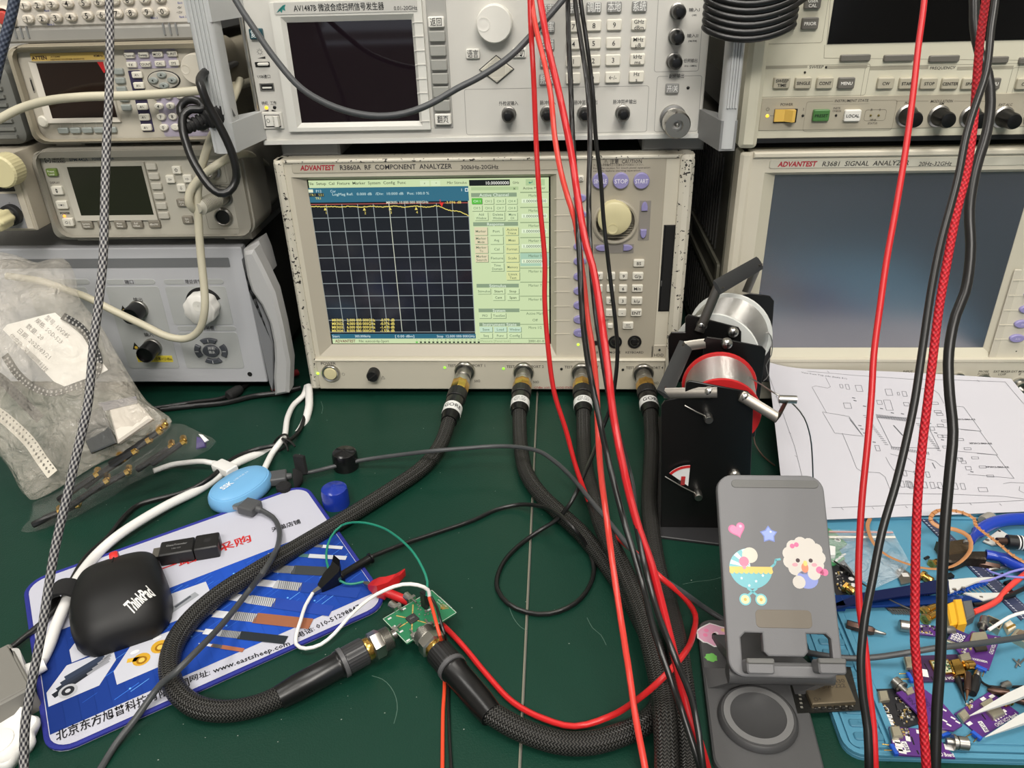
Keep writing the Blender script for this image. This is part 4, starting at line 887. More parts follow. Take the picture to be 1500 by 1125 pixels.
for z, k in ((0, 1), (.0135, 1), (.015, .94)): rings.append([(kr*k*(1+.035*math.cos(9*t))*math.cos(t), kr*k*(1+.035*math.cos(9*t))*math.sin(t), z) for t in [2*PI*i/54 for i in range(54)]])
mb.loft(rings); kx, ky = D.f(291.5, 455, .016); kn = D.part(mb, 'gain_knob', mat('white_knob', (228, 226, 220), .4), loc=(kx, ky, .0016), angle=60)
put(MB().lathe([(.006, 0), (.006, .0004), (.0035, .0002), (.001, .0001)], 16), 'finger_dimple', WHITE, kn, loc=(.0005, .0055, .0149)); D.part(MB().prism([(.0208*math.cos(q), .0208*math.sin(q)) for q in [.35+2.6*i/20 for i in range(21)]]+[(.012*math.cos(q), .012*math.sin(q)) for q in [2.95-2.6*i/20 for i in range(21)]], 0, .0003), 'scale_arc', BLACK, loc=(kx, ky, .0005))  # flat black arc round the upper half of the knob
for u, v in ((204, 452), (224.5, 507.5)):
    x, y = D.f(u, v); o = D.part(MB().lathe([(.0105, 0), (.0105, .003), (.0088, .004), (.0088, .014)], 24), 'port', STEEL, loc=(x, y, .0005))
    put(MB().lathe([(.0098, .004), (.0098, .0205), (.0090, .022), (.0088, .018), (.003, .0176), (.0005, .0176)], 24), 'rubber_cap', RUBBER, o)
x, y = D.f(310, 513); 
for q in range(4):
    a = q*PI/2; pts = [(.0125*math.cos(a+t), .0105*math.sin(a+t)) for t in [(-.55+1.1*i/8) for i in range(9)]]+[(.0190*math.cos(a+t), .0160*math.sin(a+t)) for t in [(.55-1.1*i/8) for i in range(9)]]
    D.part(MB().prism(pts, 0, .003, .0007), 'arrow_key', mat('slate_blue_key', (76, 79, 86), .45), loc=(x, y, .0005)); c, s_ = math.cos(a), math.sin(a)
    D.pr.line([(x+.0140*c, y+.0118*s_), (x+.0178*c, y+.015*s_)], .0006, (225, 225, 225), .0037)
D.part(MB().prism(circ(.0095, 22, ry=.0075), 0, .003, .0007), 'confirm_key', mat('slate_blue_key', (76, 79, 86), .45), loc=(x, y, .0005)); D.text('频率/', 310, 510.5, 3.4, (225, 225, 225), .0036, wpx=11); D.text('确认', 310.5, 516, 3.4, (225, 225, 225), .0036, wpx=9)
x, y = D.f(366, 548); D.part(MB().lathe([(.0028, 0), (.0028, .0004), (.001, .0004)], 14), 'screw_hole', VOID, loc=(x, y, 0))
# moulded side handle: a front bow over a recessed base
def shape(pts, h0, h1, ch, nm, m): return D.part(MB().prism([D.f(u, v, h1) for u, v in pts], h0, h1, ch), nm, m)
HS = mat('handle_silver', (176, 176, 176), .45)
shape([(358, 369), (371, 367), (387, 398), (402, 430), (414, 480), (424, 532), (422.5, 577), (402, 581), (400, 555), (401.5, 528), (400, 503), (394, 474.5), (382, 448), (367.5, 427.5), (361, 407), (355.5, 374)], .006, .026, .0035, 'side_handle', HS)
shape([(356, 366), (378, 353), (386, 372), (394, 402), (388, 404), (372, 374), (357, 378)], -.02, .007, .002, 'handle_bracket', HS)
shape([(354, 380), (366, 427), (382, 448), (394, 474), (400, 503), (401, 555), (399, 574), (394, 562), (380, 500)], -.012, .005, .001, 'handle_base', mat('handle_base_grey', (128, 129, 132), .5))
D.done()
# instruments cut by the left edge
D = Device('terminal_box', 'cream box with ribbed cream knobs at the left edge, beside the power meter', 'test instrument', -.33, -.03)
ax, ay = D.f(53, 338); bx, by = D.f(20, 224); x1_ = (ax+D.f(22, 224)[0])/2
D.part(MB().prism(rrect(.12, by-ay, .002, 2, x1_-.06, (by+ay)/2), -.20, 0, .0015), 'case', mat('cream_case', (178, 170, 154), .5))
D.part(MB().box(x1_-.06, (ay+by)/2-.0005, .0004, .114, by-ay-.006, .0012), 'front_frame', mat('cream_frame', (196, 188, 172), .5))
ym = D.f(30, 281)[1]
D.part(MB().box(x1_-.062, (ym+by)/2-.001, .0012, .105, by-ym-.004, .0012), 'upper_panel', BLACK); D.part(MB().box(x1_-.062, (ym+ay)/2+.001, .0012, .105, ym-ay-.005, .0012), 'lower_panel', mat('panel_cool_grey', (146, 146, 148), .5))
x, y = D.f(-1, 253, .02)
mb = MB(); mb.loft([[(.0155*k*(1+.02*(i % 2))*math.cos(2*PI*i/60), .0155*k*(1+.02*(i % 2))*math.sin(2*PI*i/60), z) for i in range(60)] for z, k in ((0, 1), (.016, 1), (.018, .9))]); D.part(mb, 'ribbed_knob', CREAM, loc=(x, y, .0018), angle=20)
x, y = D.f(18, 314, .003); D.part(MB().lathe([(.0105, 0), (.0105, .006), (.0085, .007), (.001, .007)], 24), 'terminal_collar', BLACK, loc=(x, y, .0018)); D.part(MB().lathe([(.0075, .006), (.0075, .012), (.001, .012)], 22), 'terminal_neck', STEEL, loc=(x, y, .0018))
mb = MB(); mb.loft([[(.0088*(1+.10*math.cos(6*t))*k*math.cos(t), .0088*(1+.10*math.cos(6*t))*k*math.sin(t), z) for t in [2*PI*i/36 for i in range(36)]] for z, k in ((.011, .95), (.013, 1), (.030, 1), (.032, .8))]); D.part(mb, 'terminal_knob', CREAM, loc=(x, y, .0018))
D.text('-', 13.5, 296, 5, (40, 40, 40), .0018)
for u in (-.03, -.09): D.part(MB().box(x1_+u, ay-.004, -.05, .02, .009, .04), 'foot', MATT)
D.done()
D = Device('ribbed_case', 'dark grey instrument side with moulded ribs, at the left edge under the cream supply', 'test instrument', -.33, -.01)
x1_ = D.f(21, 160)[0]; b0 = D.f(10, 213)[1]; t0 = D.f(4, 95)[1]
D.part(MB().prism(rrect(.10, t0-b0, .010, 4, x1_-.05, (t0+b0)/2), -.2, 0, .006), 'case', mat('slate_case', (112, 113, 108), .6))
for k in range(9): D.part(MB().box(x1_-.022, t0-.006-k*.0075, .001, .034, .003, .003), 'rib', mat('slate_case', (112, 113, 108), .6))
# ================================================================== helpers for things lying on the bench or hanging before it
def dep(P): return (Vector(P)-CAM).dot(FWD)
def at(u, v, d): return CAM+sight(u, v)*d
def path(pts):
    """pixel points with a height (0 <= k < 5) or a depth plane (k < 0, or k-10 behind the fronts) at the known ones; in between the distance is interpolated"""
    n = len(pts); s = [0]
    for i in range(1, n): s.append(s[-1]+math.hypot(pts[i][0]-pts[i-1][0], pts[i][1]-pts[i-1][1]))
    known = [(i, dep(onY(p[0], p[1], p[2]-10) if p[2] > 5 else onZ(p[0], p[1], p[2]) if p[2] >= 0 else onY(p[0], p[1], p[2]))) for i, p in enumerate(pts) if len(p) > 2]
    out = []
    for i, p in enumerate(pts):
        lo = max([k for k in known if k[0] <= i], default=known[0], key=lambda k: k[0]); hi = min([k for k in known if k[0] >= i], default=known[-1], key=lambda k: k[0])
        if lo[0] == hi[0]: d = lo[1]
        else:
            t = (s[i]-s[lo[0]])/(s[hi[0]]-s[lo[0]]); d = 1/((1-t)/lo[1]+t/hi[1])
        out.append(at(p[0], p[1], d))
    return out
def lie(pts, z): return [onZ(p[0], p[1], p[2] if len(p) > 2 else z) for p in pts]
def braid(name, c1, c2, nu, pitch, rough=.5, zig=False):
    m = mat(name, c1, rough); N = m.node_tree.nodes; L = m.node_tree.links; b = N['Principled BSDF']
    uv = N.new('ShaderNodeUVMap'); sp = N.new('ShaderNodeSeparateXYZ'); L.new(uv.outputs[0], sp.inputs[0])
    def mth(op, a, b_=None, c=None):
        n = N.new('ShaderNodeMath'); n.operation = op
        for i, q in enumerate((a, b_, c)):
            if q is None: continue
            if isinstance(q, (int, float)): n.inputs[i].default_value = q
            else: L.new(q, n.inputs[i])
        return n.outputs[0]
    U, V = mth('MULTIPLY', sp.outputs[0], nu*2*PI), mth('MULTIPLY', sp.outputs[1], 2*PI/pitch)
    s1 = mth('SINE', mth('ADD', U, V)); s2 = mth('SINE', mth('SUBTRACT', U, V))
    wv = mth('MULTIPLY', mth('SINE', U), mth('SINE', V)); b.inputs['Specular IOR Level'].default_value = .3
    if zig: wv = mth('SINE', mth('ADD', V, mth('MULTIPLY', mth('PINGPONG', mth('MULTIPLY', sp.outputs[0], nu), .5), 9.0)))      # herringbone
    f = mth('MULTIPLY_ADD', wv, .7, .35)
    mx = N.new('ShaderNodeMix'); mx.data_type = 'RGBA'; mx.clamp_factor = True; mx.inputs[6].default_value = (*lin(c1), 1); mx.inputs[7].default_value = (*lin(c2), 1)
    L.new(f, mx.inputs[0]); L.new(mx.outputs[2], b.inputs['Base Color'])
    bp = N.new('ShaderNodeBump'); bp.inputs['Strength'].default_value = .5; bp.inputs['Distance'].default_value = .0006
    L.new(wv, bp.inputs['Height']); L.new(bp.outputs[0], b.inputs['Normal'])
    return m
CBRAID = braid('black_braided_sleeve', (7, 7, 7), (66, 65, 62), 15, .0021, .36, True)
GBRAID = braid('grey_braided_sleeve', (38, 38, 46), (176, 174, 172), 6, .0052, .5)
BBRAID = braid('blue_grey_braided_sleeve', (48, 54, 70), (96, 104, 120), 6, .0052, .5)
RBRAID = braid('red_braided_sleeve', (150, 18, 30), (206, 40, 52), 5, .0032, .5)
RED = mat('red_silicone', (206, 38, 40), .38); RED2 = mat('light_red_silicone', (226, 70, 60), .4); RED3 = mat('deep_red_silicone', (188, 28, 34), .38)
CABLE = mat('black_cable', (22, 22, 22), .35); DGREY = mat('dark_grey_cable', (66, 68, 70), .42); IVC = mat('ivory_cable', (196, 190, 168), .42); WHC = mat('white_cable', (232, 231, 228), .4)
def cable(name, label, pts, r, m, group=None, step=.006, n=10, uv=False):
    o = put(MB().tube(spline(pts, step), r, n, uv=uv), name, m); return tag(o, label, 'cable', group)

# ------------------------------------------------------------------ four thick test cables
def knurl_ring(mb, prof, n, M, amp=.02):
    mb.loft([[(r*(1+(amp if i % 2 else 0))*math.cos(2*PI*i/n), r*(1+(amp if i % 2 else 0))*math.sin(2*PI*i/n), z) for i in range(n)] for r, z in prof], M)
LBL = mat('white_label', (226, 226, 224), .5)
def test_cable(k, label, end, pts, texts):
    P0 = Vector((PORT[k][0], -.0055, PORT[k][1])); P1 = Vector(end); ax = (P1-P0); L = ax.length
    M = frame(P0, ax, (1, 0, 0)); root = thing('test_cable', label, 'cable', (P0.x, P0.y, P0.z)); inv = Matrix.Translation(-P0)
    M0 = inv @ M
    def q(prof, nm, m, n=26): return put(MB().lathe([(r, z*L) for r, z in prof], n, M0), nm, m, root)
    q([(.0086, .06), (.0086, .18), (.0094, .20), (.0094, .30)], 'coupling_sleeve', CHROME)
    q([(.0098, .27), (.0104, .29), (.0104, .43), (.0098, .45)], 'gold_nut', GOLD, 8)
    mb = MB(); knurl_ring(mb, [(.0100, .44*L), (.0104, .45*L), (.0104, .59*L), (.0100, .60*L)], 48, M0); put(mb, 'grip_ring', BLACK, root, angle=15)
    q([(.0092, .59), (.0099, .61), (.0099, .90), (.0090, .93), (.0084, 1.0)], 'connector_sleeve', RUBBER)
    mb = MB(); mb.lathe([(.0101, .74*L), (.0101, .88*L)], 26, M0); lb = put(mb, 'label', LBL, root)
    pr = Print()
    for i, (t, cap, col, du) in enumerate(texts):            # wrapped on the upper side of the sleeve
        v, f, a, b_ = glyphs(t, .012); kk = cap/.7; w_ = (b_-a)*kk; vs = []
        for px, py in v:
            sx_ = ((px-(a+b_)/2)*kk+du)/.0102; z = (.81-.0)*L-(py*kk-cap/2)-(i-(len(texts)-1)/2)*cap*1.5
            vs.append((.01025*math.sin(sx_), -.01025*math.cos(sx_)*UPS, z))
        pr.add(vs, f, M0, lin(col))
    put(pr, 'label_print', PRINT, lb, smooth=False, kind='stuff')
    P = [P0+ax*.97]+pts
    put(MB().tube([p-P0 for p in spline(P, .005)], .0074, 18, uv=True), 'braided_hose', CBRAID, root)
    return root, inv
UPS = -1
GO = [('GORE', .0052, (30, 30, 34), .002)]; SM = [('TEST CABLE', .0016, (40, 40, 40), 0), ('40 GHz 2.4mm', .0016, (40, 40, 40), 0), ('00724  0913', .0016, (40, 40, 40), 0)]
Z1 = .0128; Z2 = .0272
def zz(l, z=Z1): return [onZ(u, v, (q[0] if q else z)-.0022) for u, v, *q in l]
c1, inv1 = test_cable(0, 'thick black braided test cable looping from the first port over the mouse pad', onZ(657.5, 618, .026),
    zz([(645, 652, .018), (620, 684, .0135), (575, 716), (500, 763), (440, 799), (380, 834, .019), (320, 872, .0185), (275, 913, .018), (251, 955, .018), (252, 1000, .0165), (283, 1033, .014), (330, 1042), (380, 1033), (414, 1018, .0145)]), GO)
c2, inv2 = test_cable(1, 'thick black braided test cable from the second port that turns back to the green board', onZ(760.5, 606, .026),
    zz([(762, 645, .018), (770, 690, .0135), (788, 720), (818, 750), (852, 782), (885, 822), (918, 870), (945, 920), (966, 970), (972, 1012), (962, 1042), (940, 1062), (905, 1078), (868, 1088), (830, 1089), (790, 1080), (752, 1064, .014), (718, 1044, .0155)]), SM)
c3, inv3 = test_cable(2, 'thick black braided test cable from the third port running to the front edge, left one', onZ(854.5, 606, .026),
    zz([(855, 645, .019), (858, 685, .021), (868, 725, .028), (884, 775, Z2+.002), (902, 812, Z2+.002), (920, 850, Z2), (943, 908, Z2), (958, 962, Z2), (969, 1014, Z2), (974, 1062, .030), (976, 1105, .024), (977, 1170, .016), (978, 1230)]), SM)
c4, inv4 = test_cable(3, 'thick black braided test cable from the fourth port running to the front edge, right one', onZ(953, 606, .026),
    zz([(954.5, 645, .018), (953, 690, .0135), (951, 738), (956, 790), (965, 840), (979, 885, .014), (992, 945, .024), (1001, 1010, .0285), (1007, 1070, .024), (1010, 1120, .016), (1012, 1200), (1013, 1240)]), GO)
# board-side ends of the first two cables
def screw_end(root, inv, A, B, label, ring_t, flip=False):
    A, B = Vector(A), Vector(B); ax = B-A; L = ax.length; M = inv @ frame(A, ax, (0, 0, 1))
    def q(prof, nm, m, n=28): return put(MB().lathe([(r, z*L) for r, z in prof], n, M), nm, m, root)
    q([(0.0082, -.03), (0.0084, 0), (0.0092, .12), (0.0092, .47), (0.0099, .48), (0.0099, .50), (0.0092, .52)], 'connector_sleeve', RUBBER)
    q([(0.0092, .505), (0.0107, .51), (0.0107, .545), (0.0092, .55)], 'flange_ring', mat('grey_anodised', (86, 86, 88), .4))
    mb = MB(); knurl_ring(mb, [(0.0095, .55*L), (0.0098, .56*L), (0.0098, .72*L), (0.0093, .73*L)], 56, M); put(mb, 'grip_ring', mat('graphite_anodised', (50, 50, 52), .35) if not flip else BLACK, root, angle=15)
    q([(0.0077, .72), (0.0083, .74), (0.0083, .77), (0.0076, .79)], 'gold_nut', GOLD, 24)
    q([(0.0088, .78), (0.0104, .795), (0.0104, .87), (0.0088, .89)], 'hex_nut', CHROME, 6)
    mb = MB(); pr = []
    for i in range(9): pr += [(0.0081, (.885+.009*i)*L), (0.0086, (.8885+.009*i)*L)]
    mb.lathe(pr+[(0.0066, .975*L), (0.0031, .985*L), (0.0031, 1.02*L), (.001, 1.02*L)], 28, M); put(mb, 'thread', STEEL, root)
screw_end(c1, inv1, onZ(414, 1019, .0125), onZ(577, 930, .0185), None, 0)
screw_end(c2, inv2, onZ(717, 1044, .0133), onZ(617, 924, .0185), None, 0, True)

# ------------------------------------------------------------------ leads hanging from above
TOPY = -.10
def hang(name, label, pts, r, m, group=None, n=9, **k):
    P = path(pts)
    if pts[0][1] <= -50: P = [P[0]+Vector((0, -.01, .55)), P[0]+Vector((0, -.004, .2))]+P        # goes on up out of the picture
    return cable(name, label, P, r, m, group, n=n, **k)
hang('red_lead', 'red lead nearest the screen, looping round to the red alligator clip',
     [(776, -60, TOPY), (777, 20), (782, 120), (786, 220), (791, 300), (798, 380), (798, 440), (803, 510), (812, 575), (829, 630), (847, 694), (874, 758, .016), (903, 786, .03), (933, 812, .05), (966, 844, .046), (1001, 874, .028), (1018, 899, .010), (1015, 930, .018), (998, 963, .05), (972, 992, .052), (931, 1027, .030), (892, 1050, .010), (842, 1064, .006), (797, 1053, .006), (752, 1029, .006), (713, 988, .006), (679, 947, .006), (648, 915, .006), (622, 893, .007), (606, 884, .010)], .0021, RED)
hang('red_lead', 'light red lead running straight down left of the thick test cables',
     [(776, -60, -.08), (780, 10), (787, 50), (797, 90), (807, 141), (812.5, 199), (821, 249), (832, 290), (842, 322), (848, 360), (855, 413), (861, 469), (867, 505), (873, 560), (877, 650), (880, 690), (890, 770), (898, 830), (909, 904), (920, 974), (931, 1050), (945, 1125, .012), (955, 1190, .006)], .0021, RED2)
hang('red_lead', 'deep red lead crossing the keypad and running down over the right hand test cable',
     [(783, -60, -.12), (792, 5), (804, 73), (818, 132), (836, 220), (848, 300), (859, 360), (868, 390), (877, 440), (884, 490), (891, 545), (898, 605), (912, 680), (924, 732), (937, 778), (954, 826), (963, 860), (977, 916), (988, 960), (1001, 1016), (1012, 1052), (1024, 1086, .05), (1037, 1130, .03), (1050, 1180, .006)], .0025, RED3)
hang('black_lead', 'black lead leftmost of three, passing behind the red leads at the screen edge',
     [(830, -60, -.06), (832, 10), (833, 59), (836, 123), (839, 205), (845, 290), (849, 380), (853, 460), (857, 500), (863, 540), (873, 590), (888, 661), (901, 714), (916, 770), (930, 816), (945, 870), (956, 918), (976, 977), (990, 1016), (1007, 1066), (1026, 1125, .045), (1045, 1190, .006)], .0020, CABLE)
hang('black_lead', 'black lead middle of three, emerging right of the deep red lead on the bench',
     [(838, -60, -.065), (843, 5), (850.7, 59), (859.5, 117), (864, 176), (864, 225), (862.5, 280), (864, 356), (868, 413), (875, 475), (884, 533), (893, 585), (903, 628), (915, 668), (926, 712), (931, 760), (939, 803), (950, 850), (966, 905), (996, 980), (1012, 1020), (1023, 1072), (1030, 1125, .05), (1040, 1190, .006)], .0019, CABLE)
hang('black_lead', 'black lead crossing the tuning knob and coiling on the bench to the black alligator clip',
     [(845, -60, -.05), (851, 5), (859, 59), (868, 132), (873, 205), (880, 264), (884, 320), (890, 375), (896, 425), (902, 477), (904.5, 515), (901, 560), (894, 597), (882, 629, .05), (868, 667, .045), (857, 692, .045), (837, 735, .034), (817, 760, .018), (786, 780, .007), (758, 801, .0055), (738, 823, .0055), (728, 848, .0055), (729, 864, .0055), (744, 884, .0055), (772, 897, .0055), (805, 899, .0055), (842, 884, .0055), (864, 858, .0055), (870, 832, .007), (860, 801, .012), (842, 776, .032), (822, 756, .034), (794, 742, .018), (761, 739, .008), (728, 746, .0055), (693, 762, .0055), (640, 780, .0055), (590, 797, .007), (545, 815, .0095)], .0019, CABLE)
for nm, lb, pts, r, m, uv in (
    ('red_lead', 'smooth red lead hanging leftmost over the white drawing', [(1357, -70, -.24), (1354, 0), (1345, 70), (1338, 134), (1326, 224), (1312, 308), (1299, 380), (1289, 450), (1280, 520), (1277, 573), (1271, 648), (1263, 728), (1260, 773), (1257.5, 840), (1259, 890), (1265, 930), (1269, 965), (1274, 1020), (1279, 1060), (1282, 1125, -.515), (1283, 1250, .006)], .0018, RED3, False),
    ('black_lead', 'thin black lead crossing over the red ones in front of the drawing', [(1462, -70, -.27), (1458, 0), (1452, 42), (1445, 105), (1428, 157), (1416, 196), (1403, 262), (1391, 308), (1379, 352), (1365, 420), (1350, 520), (1340, 587), (1329, 640), (1313, 707), (1292, 779), (1278, 850), (1267, 905), (1262, 950), (1261, 975), (1264, 1020), (1271, 1068), (1273, 1125, -.54), (1273, 1250, .006)], .0020, CABLE, False),
    ('red_braided_cable', 'red braided cord hanging between the two black leads over the drawing', [(1452, -70, -.255), (1444, 0), (1436, 56), (1430, 126), (1426, 182), (1416, 252), (1402, 308), (1388, 380), (1375, 455), (1367, 520), (1359, 587), (1351, 653), (1344, 733), (1341.5, 800), (1340.5, 870), (1340, 940), (1343, 975), (1349, 1030), (1354, 1080), (1357, 1125, -.52), (1358, 1250, .006)], .0023, RBRAID, True),
    ('black_cable', 'thick glossy black cable hanging rightmost over the drawing', [(1424, -70, -.23), (1427, 0), (1428, 42), (1435, 78), (1447, 108), (1451, 150), (1445, 196), (1429, 250), (1420, 308), (1422, 360), (1419, 400), (1413, 430), (1400, 462), (1392, 498), (1389, 533), (1391, 578), (1396, 632), (1391, 693), (1384, 773), (1380, 850), (1379, 920), (1377, 975), (1373, 1030), (1371, 1080), (1370, 1125, -.50), (1370, 1250, .007)], .0029, CABLE, False)):
    hang(nm, lb, pts, r, m, n=12, uv=uv)
hang('braided_cable', 'grey and white braided cable hanging down across the left instruments', [(158, -70, -.20), (160, 0), (161, 67), (160, 133), (156, 213), (153.5, 290), (151, 380), (145.6, 434), (137, 504), (129, 590), (122, 625), (113, 662), (100, 719), (88, 770), (79, 812), (72, 855), (60, 931), (46, 1003), (37, 1060), (35, 1125, -.50), (34, 1260, .007)], .0027, GBRAID, n=14, uv=True)
hang('braided_cable', 'blue grey braided cable cutting the top left corner', [(26, -50, -.09), (21, 0), (13, 36), (4, 68), (-6, 110), (-20, 170, -.11)], .0042, BBRAID, n=14, uv=True)
hang('grey_cable', 'dark grey cable sagging across the dark screen of the sweep generator', [(325, -40, -.075), (345, 0), (373, 43), (403, 86), (441, 129), (479, 152), (517, 165), (555, 170), (593, 166), (631, 152), (669, 130), (704, 112), (748, 82), (777, 53), (807, 20), (830, -8), (850, -40, -.09)], .0026, DGREY, n=12)
hang('usb_cable', 'grey usb cable crossing the bench from the blue hub to the component tray', [(438, 695, .010), (462, 690, .010), (520, 676, .012), (580, 667, .020), (640, 660, .030), (690, 656, .030), (718, 654, .030), (756, 654.5, .034), (789, 661, .036), (814, 677, .038), (842, 704, .044), (867, 735, .05), (895, 768, .052), (926, 806, .052), (962, 841, .046), (1004, 870, .030), (1032, 890, .012), (1060, 908, .0065), (1110, 932, .0065), (1160, 950, .008), (1200, 959, .012), (1240, 964, .014), (1280, 963, .016), (1330, 956, .022), (1372, 949, .026), (1420, 944, .026), (1500, 933, .020), (1560, 922, .012)], .0021, DGREY)

# ------------------------------------------------------------------ ivory and black cables among the left instruments
hang('ivory_cable', 'ivory cable running level across the tan function generator', [(-25, 186, -.05), (0, 174, -.045), (27, 160), (67, 148), (120, 142), (187, 140), (240, 137), (288, 133, -.026), (320, 130, -.02), (352, 124, 10.03), (372, 118, 10.08)], .0041, IVC, n=12)
hang('ivory_cable', 'ivory cable dropping past the power meter and looping across the gain unit into the bag', [(352, 118, 10.02), (342, 142, -.012), (328, 168, -.026), (310, 200, -.035), (297, 239, -.04), (290, 276, -.042), (291, 330, -.045), (295, 382, -.05), (299, 420), (300, 452, -.06), (292, 483), (273, 496, -.055), (246, 493), (210, 476, -.05), (168, 456), (126, 435, -.040), (104, 427, -.030), (60, 412, -.020), (10, 404, -.018)], .0039, IVC, n=12)
hang('sensor_cable', 'short ivory sensor cable curling back from the ridged plug of the power meter', [(286, 308, -.042), (277, 298, -.05), (278, 282), (290, 264), (310, 247, -.045), (330, 234, -.035), (350, 226, -.01), (369, 228, 10.03), (389, 241, 10.08), (400, 252, 10.12)], .0040, IVC, n=12)
p0 = Vector((PLUG[0], -.003, PLUG[1])); p1 = path([(290, 305, -.046)])[0]
pl = thing('sensor_plug', 'ridged grey cable plug pushed into the power meter', 'plug', p0); ax = p1-p0; M = frame((0, 0, 0), ax, (1, 0, 0)); L = ax.length
put(MB().lathe([(.0078, 0), (.0078, .25*L), (.0070, .27*L)], 24, M), 'plug_shell', STEEL, pl)
mb = MB(); pr = []
for i in range(12): z = (.27+.056*i)*L; pr += [(.0072, z), (.0080, z+.01*L), (.0080, z+.04*L), (.0072, z+.05*L)]
mb.lathe(pr+[(.0055, .97*L), (.0045, 1.02*L)], 24, M); put(mb, 'ridged_grip', mat('plug_grey', (176, 172, 158), .5), pl)
hang('power_cable', 'black power cord looped below the handle of the sweep generator', [(310, 176, -.055), (296, 186, -.06), (280, 181, -.065), (268, 172), (264, 158), (274, 147), (292, 149), (298, 160, -.06), (280, 160), (268, 170), (268, 192, -.075), (273, 210), (280, 230), (292, 252), (307, 273), (321, 283), (335, 281), (345, 266, -.085), (346, 248), (338, 219), (320, 181), (303, 150), (295, 128, -.085), (293, 116), (300, 106, -.06), (315, 104, -.03), (345, 92, 10.05)], .0037, CABLE, n=12)
pl = thing('power_plug', 'black moulded power plug on the looped cord, in front of the tan generator', 'plug', path([(306, 172, -.055)])[0])
ax = path([(278, 184, -.062)])[0]-path([(312, 168, -.05)])[0]; M = frame((0, 0, 0), ax, (0, 0, 1))
put(MB().prism(rrect(.017, .024, .004, 3), -.016, .004, .002, M), 'plug_body', MATT, pl); pr = []
for i in range(6): pr += [(.0072-.0004*i, .004+.004*i), (.0072-.0004*i, .0062+.004*i), (.0052, .0064+.004*i), (.0052, .0078+.004*i)]
put(MB().lathe(pr, 16, M), 'strain_relief', MATT, pl); put(MB().prism(rrect(.014, .018, .002, 2), -.021, -.016, .001, M), 'contact_face', mat('plug_face_grey', (92, 92, 90), .5), pl)
# coil on the right handle
cp = []; c0 = onY(1098, 8, -.058)
for i in range(0, 16*7+1):
    a = 2*PI*i/16; k = i/16
    cp.append(c0+Vector((.036*math.cos(a), .014*math.sin(a)-.006, .018-.0052*k+.004*math.sin(a+.6)+.003*math.cos(2*a))))
cp += [onY(1140, 22, -.075), onY(1162, 8, -.07), onY(1185, -8, -.06), onY(1230, -50, -.04)]
cable('coiled_cable', 'black cable coiled round the right handle of the sweep generator', cp, .0030, CABLE, n=10)

# ------------------------------------------------------------------ white leads, tie, hub
WZ = .0075
hang('white_cable', 'thick white cable from under the analyser past the mouse to the left edge', [(452, 566, .014), (453, 582, .010), (452, 600, WZ), (441, 629), (418, 648), (390, 662), (360, 672), (340, 682), (316, 700), (290, 718), (249, 738), (204, 764), (170, 787), (140, 814, .009), (114, 848, .012), (97, 882, .014), (84, 912, .012), (69, 952, .010), (48, 986, .009), (20, 1004, .009)], .0044, WHC, n=12)
hang('white_cable', 'thin white cable from the analyser to the back of the blue hub', [(449, 566, .013), (444, 580, .009), (432, 591, .006), (421.5, 611), (416, 641, .012), (409, 650, .013), (400, 662, .009), (393, 675), (386, 690, .010)], .0031, WHC, n=12)
hang('usb_lead', 'white usb lead from under the bag to the blue hub', [(225, 690, .007), (250, 681, .007), (270, 678), (299, 676), (320, 681, .010)], .0027, WHC, n=10)
pl = thing('usb_plug', 'small white usb plug in the left end of the blue hub', 'plug', onZ(332, 687, .012)); ax = onZ(352, 695, .012)-onZ(316, 679, .010); M = frame((0, 0, 0), ax, (0, 0, 1))
put(MB().prism(rrect(.009, .014, .002, 2), -.014, .010, .001, M), 'plug_body', WHC, pl); put(MB().lathe([(.0028, -.022), (.0038, -.014)], 10, M), 'strain_relief', WHC, pl)
hang('thin_black_cable', 'thin black cable beside the thick white one, from the tie to the left edge', [(449, 600, .006), (440, 628, .006), (425, 644, .010), (404, 652, .012), (372, 659, .009), (340, 673, .011), (308, 700, .012), (284, 715, .010), (263, 723, .008), (204, 739, .006), (181, 758), (159, 786), (127, 815, .008), (104, 852, .012), (88, 884, .012), (66, 908, .010), (40, 930, .009), (5, 957, .008), (-20, 975, .008)], .0023, CABLE)
tp = onZ(411, 649, .010); ty = thing('wire_tie', 'black twist tie binding the white cables below the analyser', 'tie', tp)
put(MB().tube(spline([(.009*math.cos(a), .004*math.sin(a), .0085*math.sin(a+.7)) for a in [2*PI*i/12 for i in range(13)]], .002), .0012, 6), 'loop', CABLE, ty)
for pp in ([(.004, -.004, .008), (.010, -.010, .004), (.013, -.016, .001)], [(.004, -.003, .008), (.013, -.006, .006), (.019, -.011, .003)]): put(MB().tube(spline(pp, .003), .0011, 6), 'tail', CABLE, ty)
def strap(name, label, c, ax, r, wdt, th=.0022, turns=1.15):
    M = frame(c, ax, (0, 0, 1)); n = 30; rg = []
    for i in range(n+1):
        a = 2*PI*turns*i/n; rr = r+.0012*i/n*turns
        rg.append([(rr*math.cos(a), rr*math.sin(a), -wdt/2), ((rr+th)*math.cos(a), (rr+th)*math.sin(a), -wdt/2), ((rr+th)*math.cos(a), (rr+th)*math.sin(a), wdt/2), (rr*math.cos(a), rr*math.sin(a), wdt/2)])
    o = put(MB().loft(rg, M), name, mat('black_hook_and_loop', (28, 28, 29), .95, bump=.6, bscale=2500)); return tag(o, label, 'strap')
strap('cable_strap', 'black hook and loop strap round the white cable beside the mouse', onZ(98, 876, .0155), onZ(84, 912, .012)-onZ(114, 848, .012), .0098, .017)
mst = mat('black_hook_and_loop', (28, 28, 29), .95)
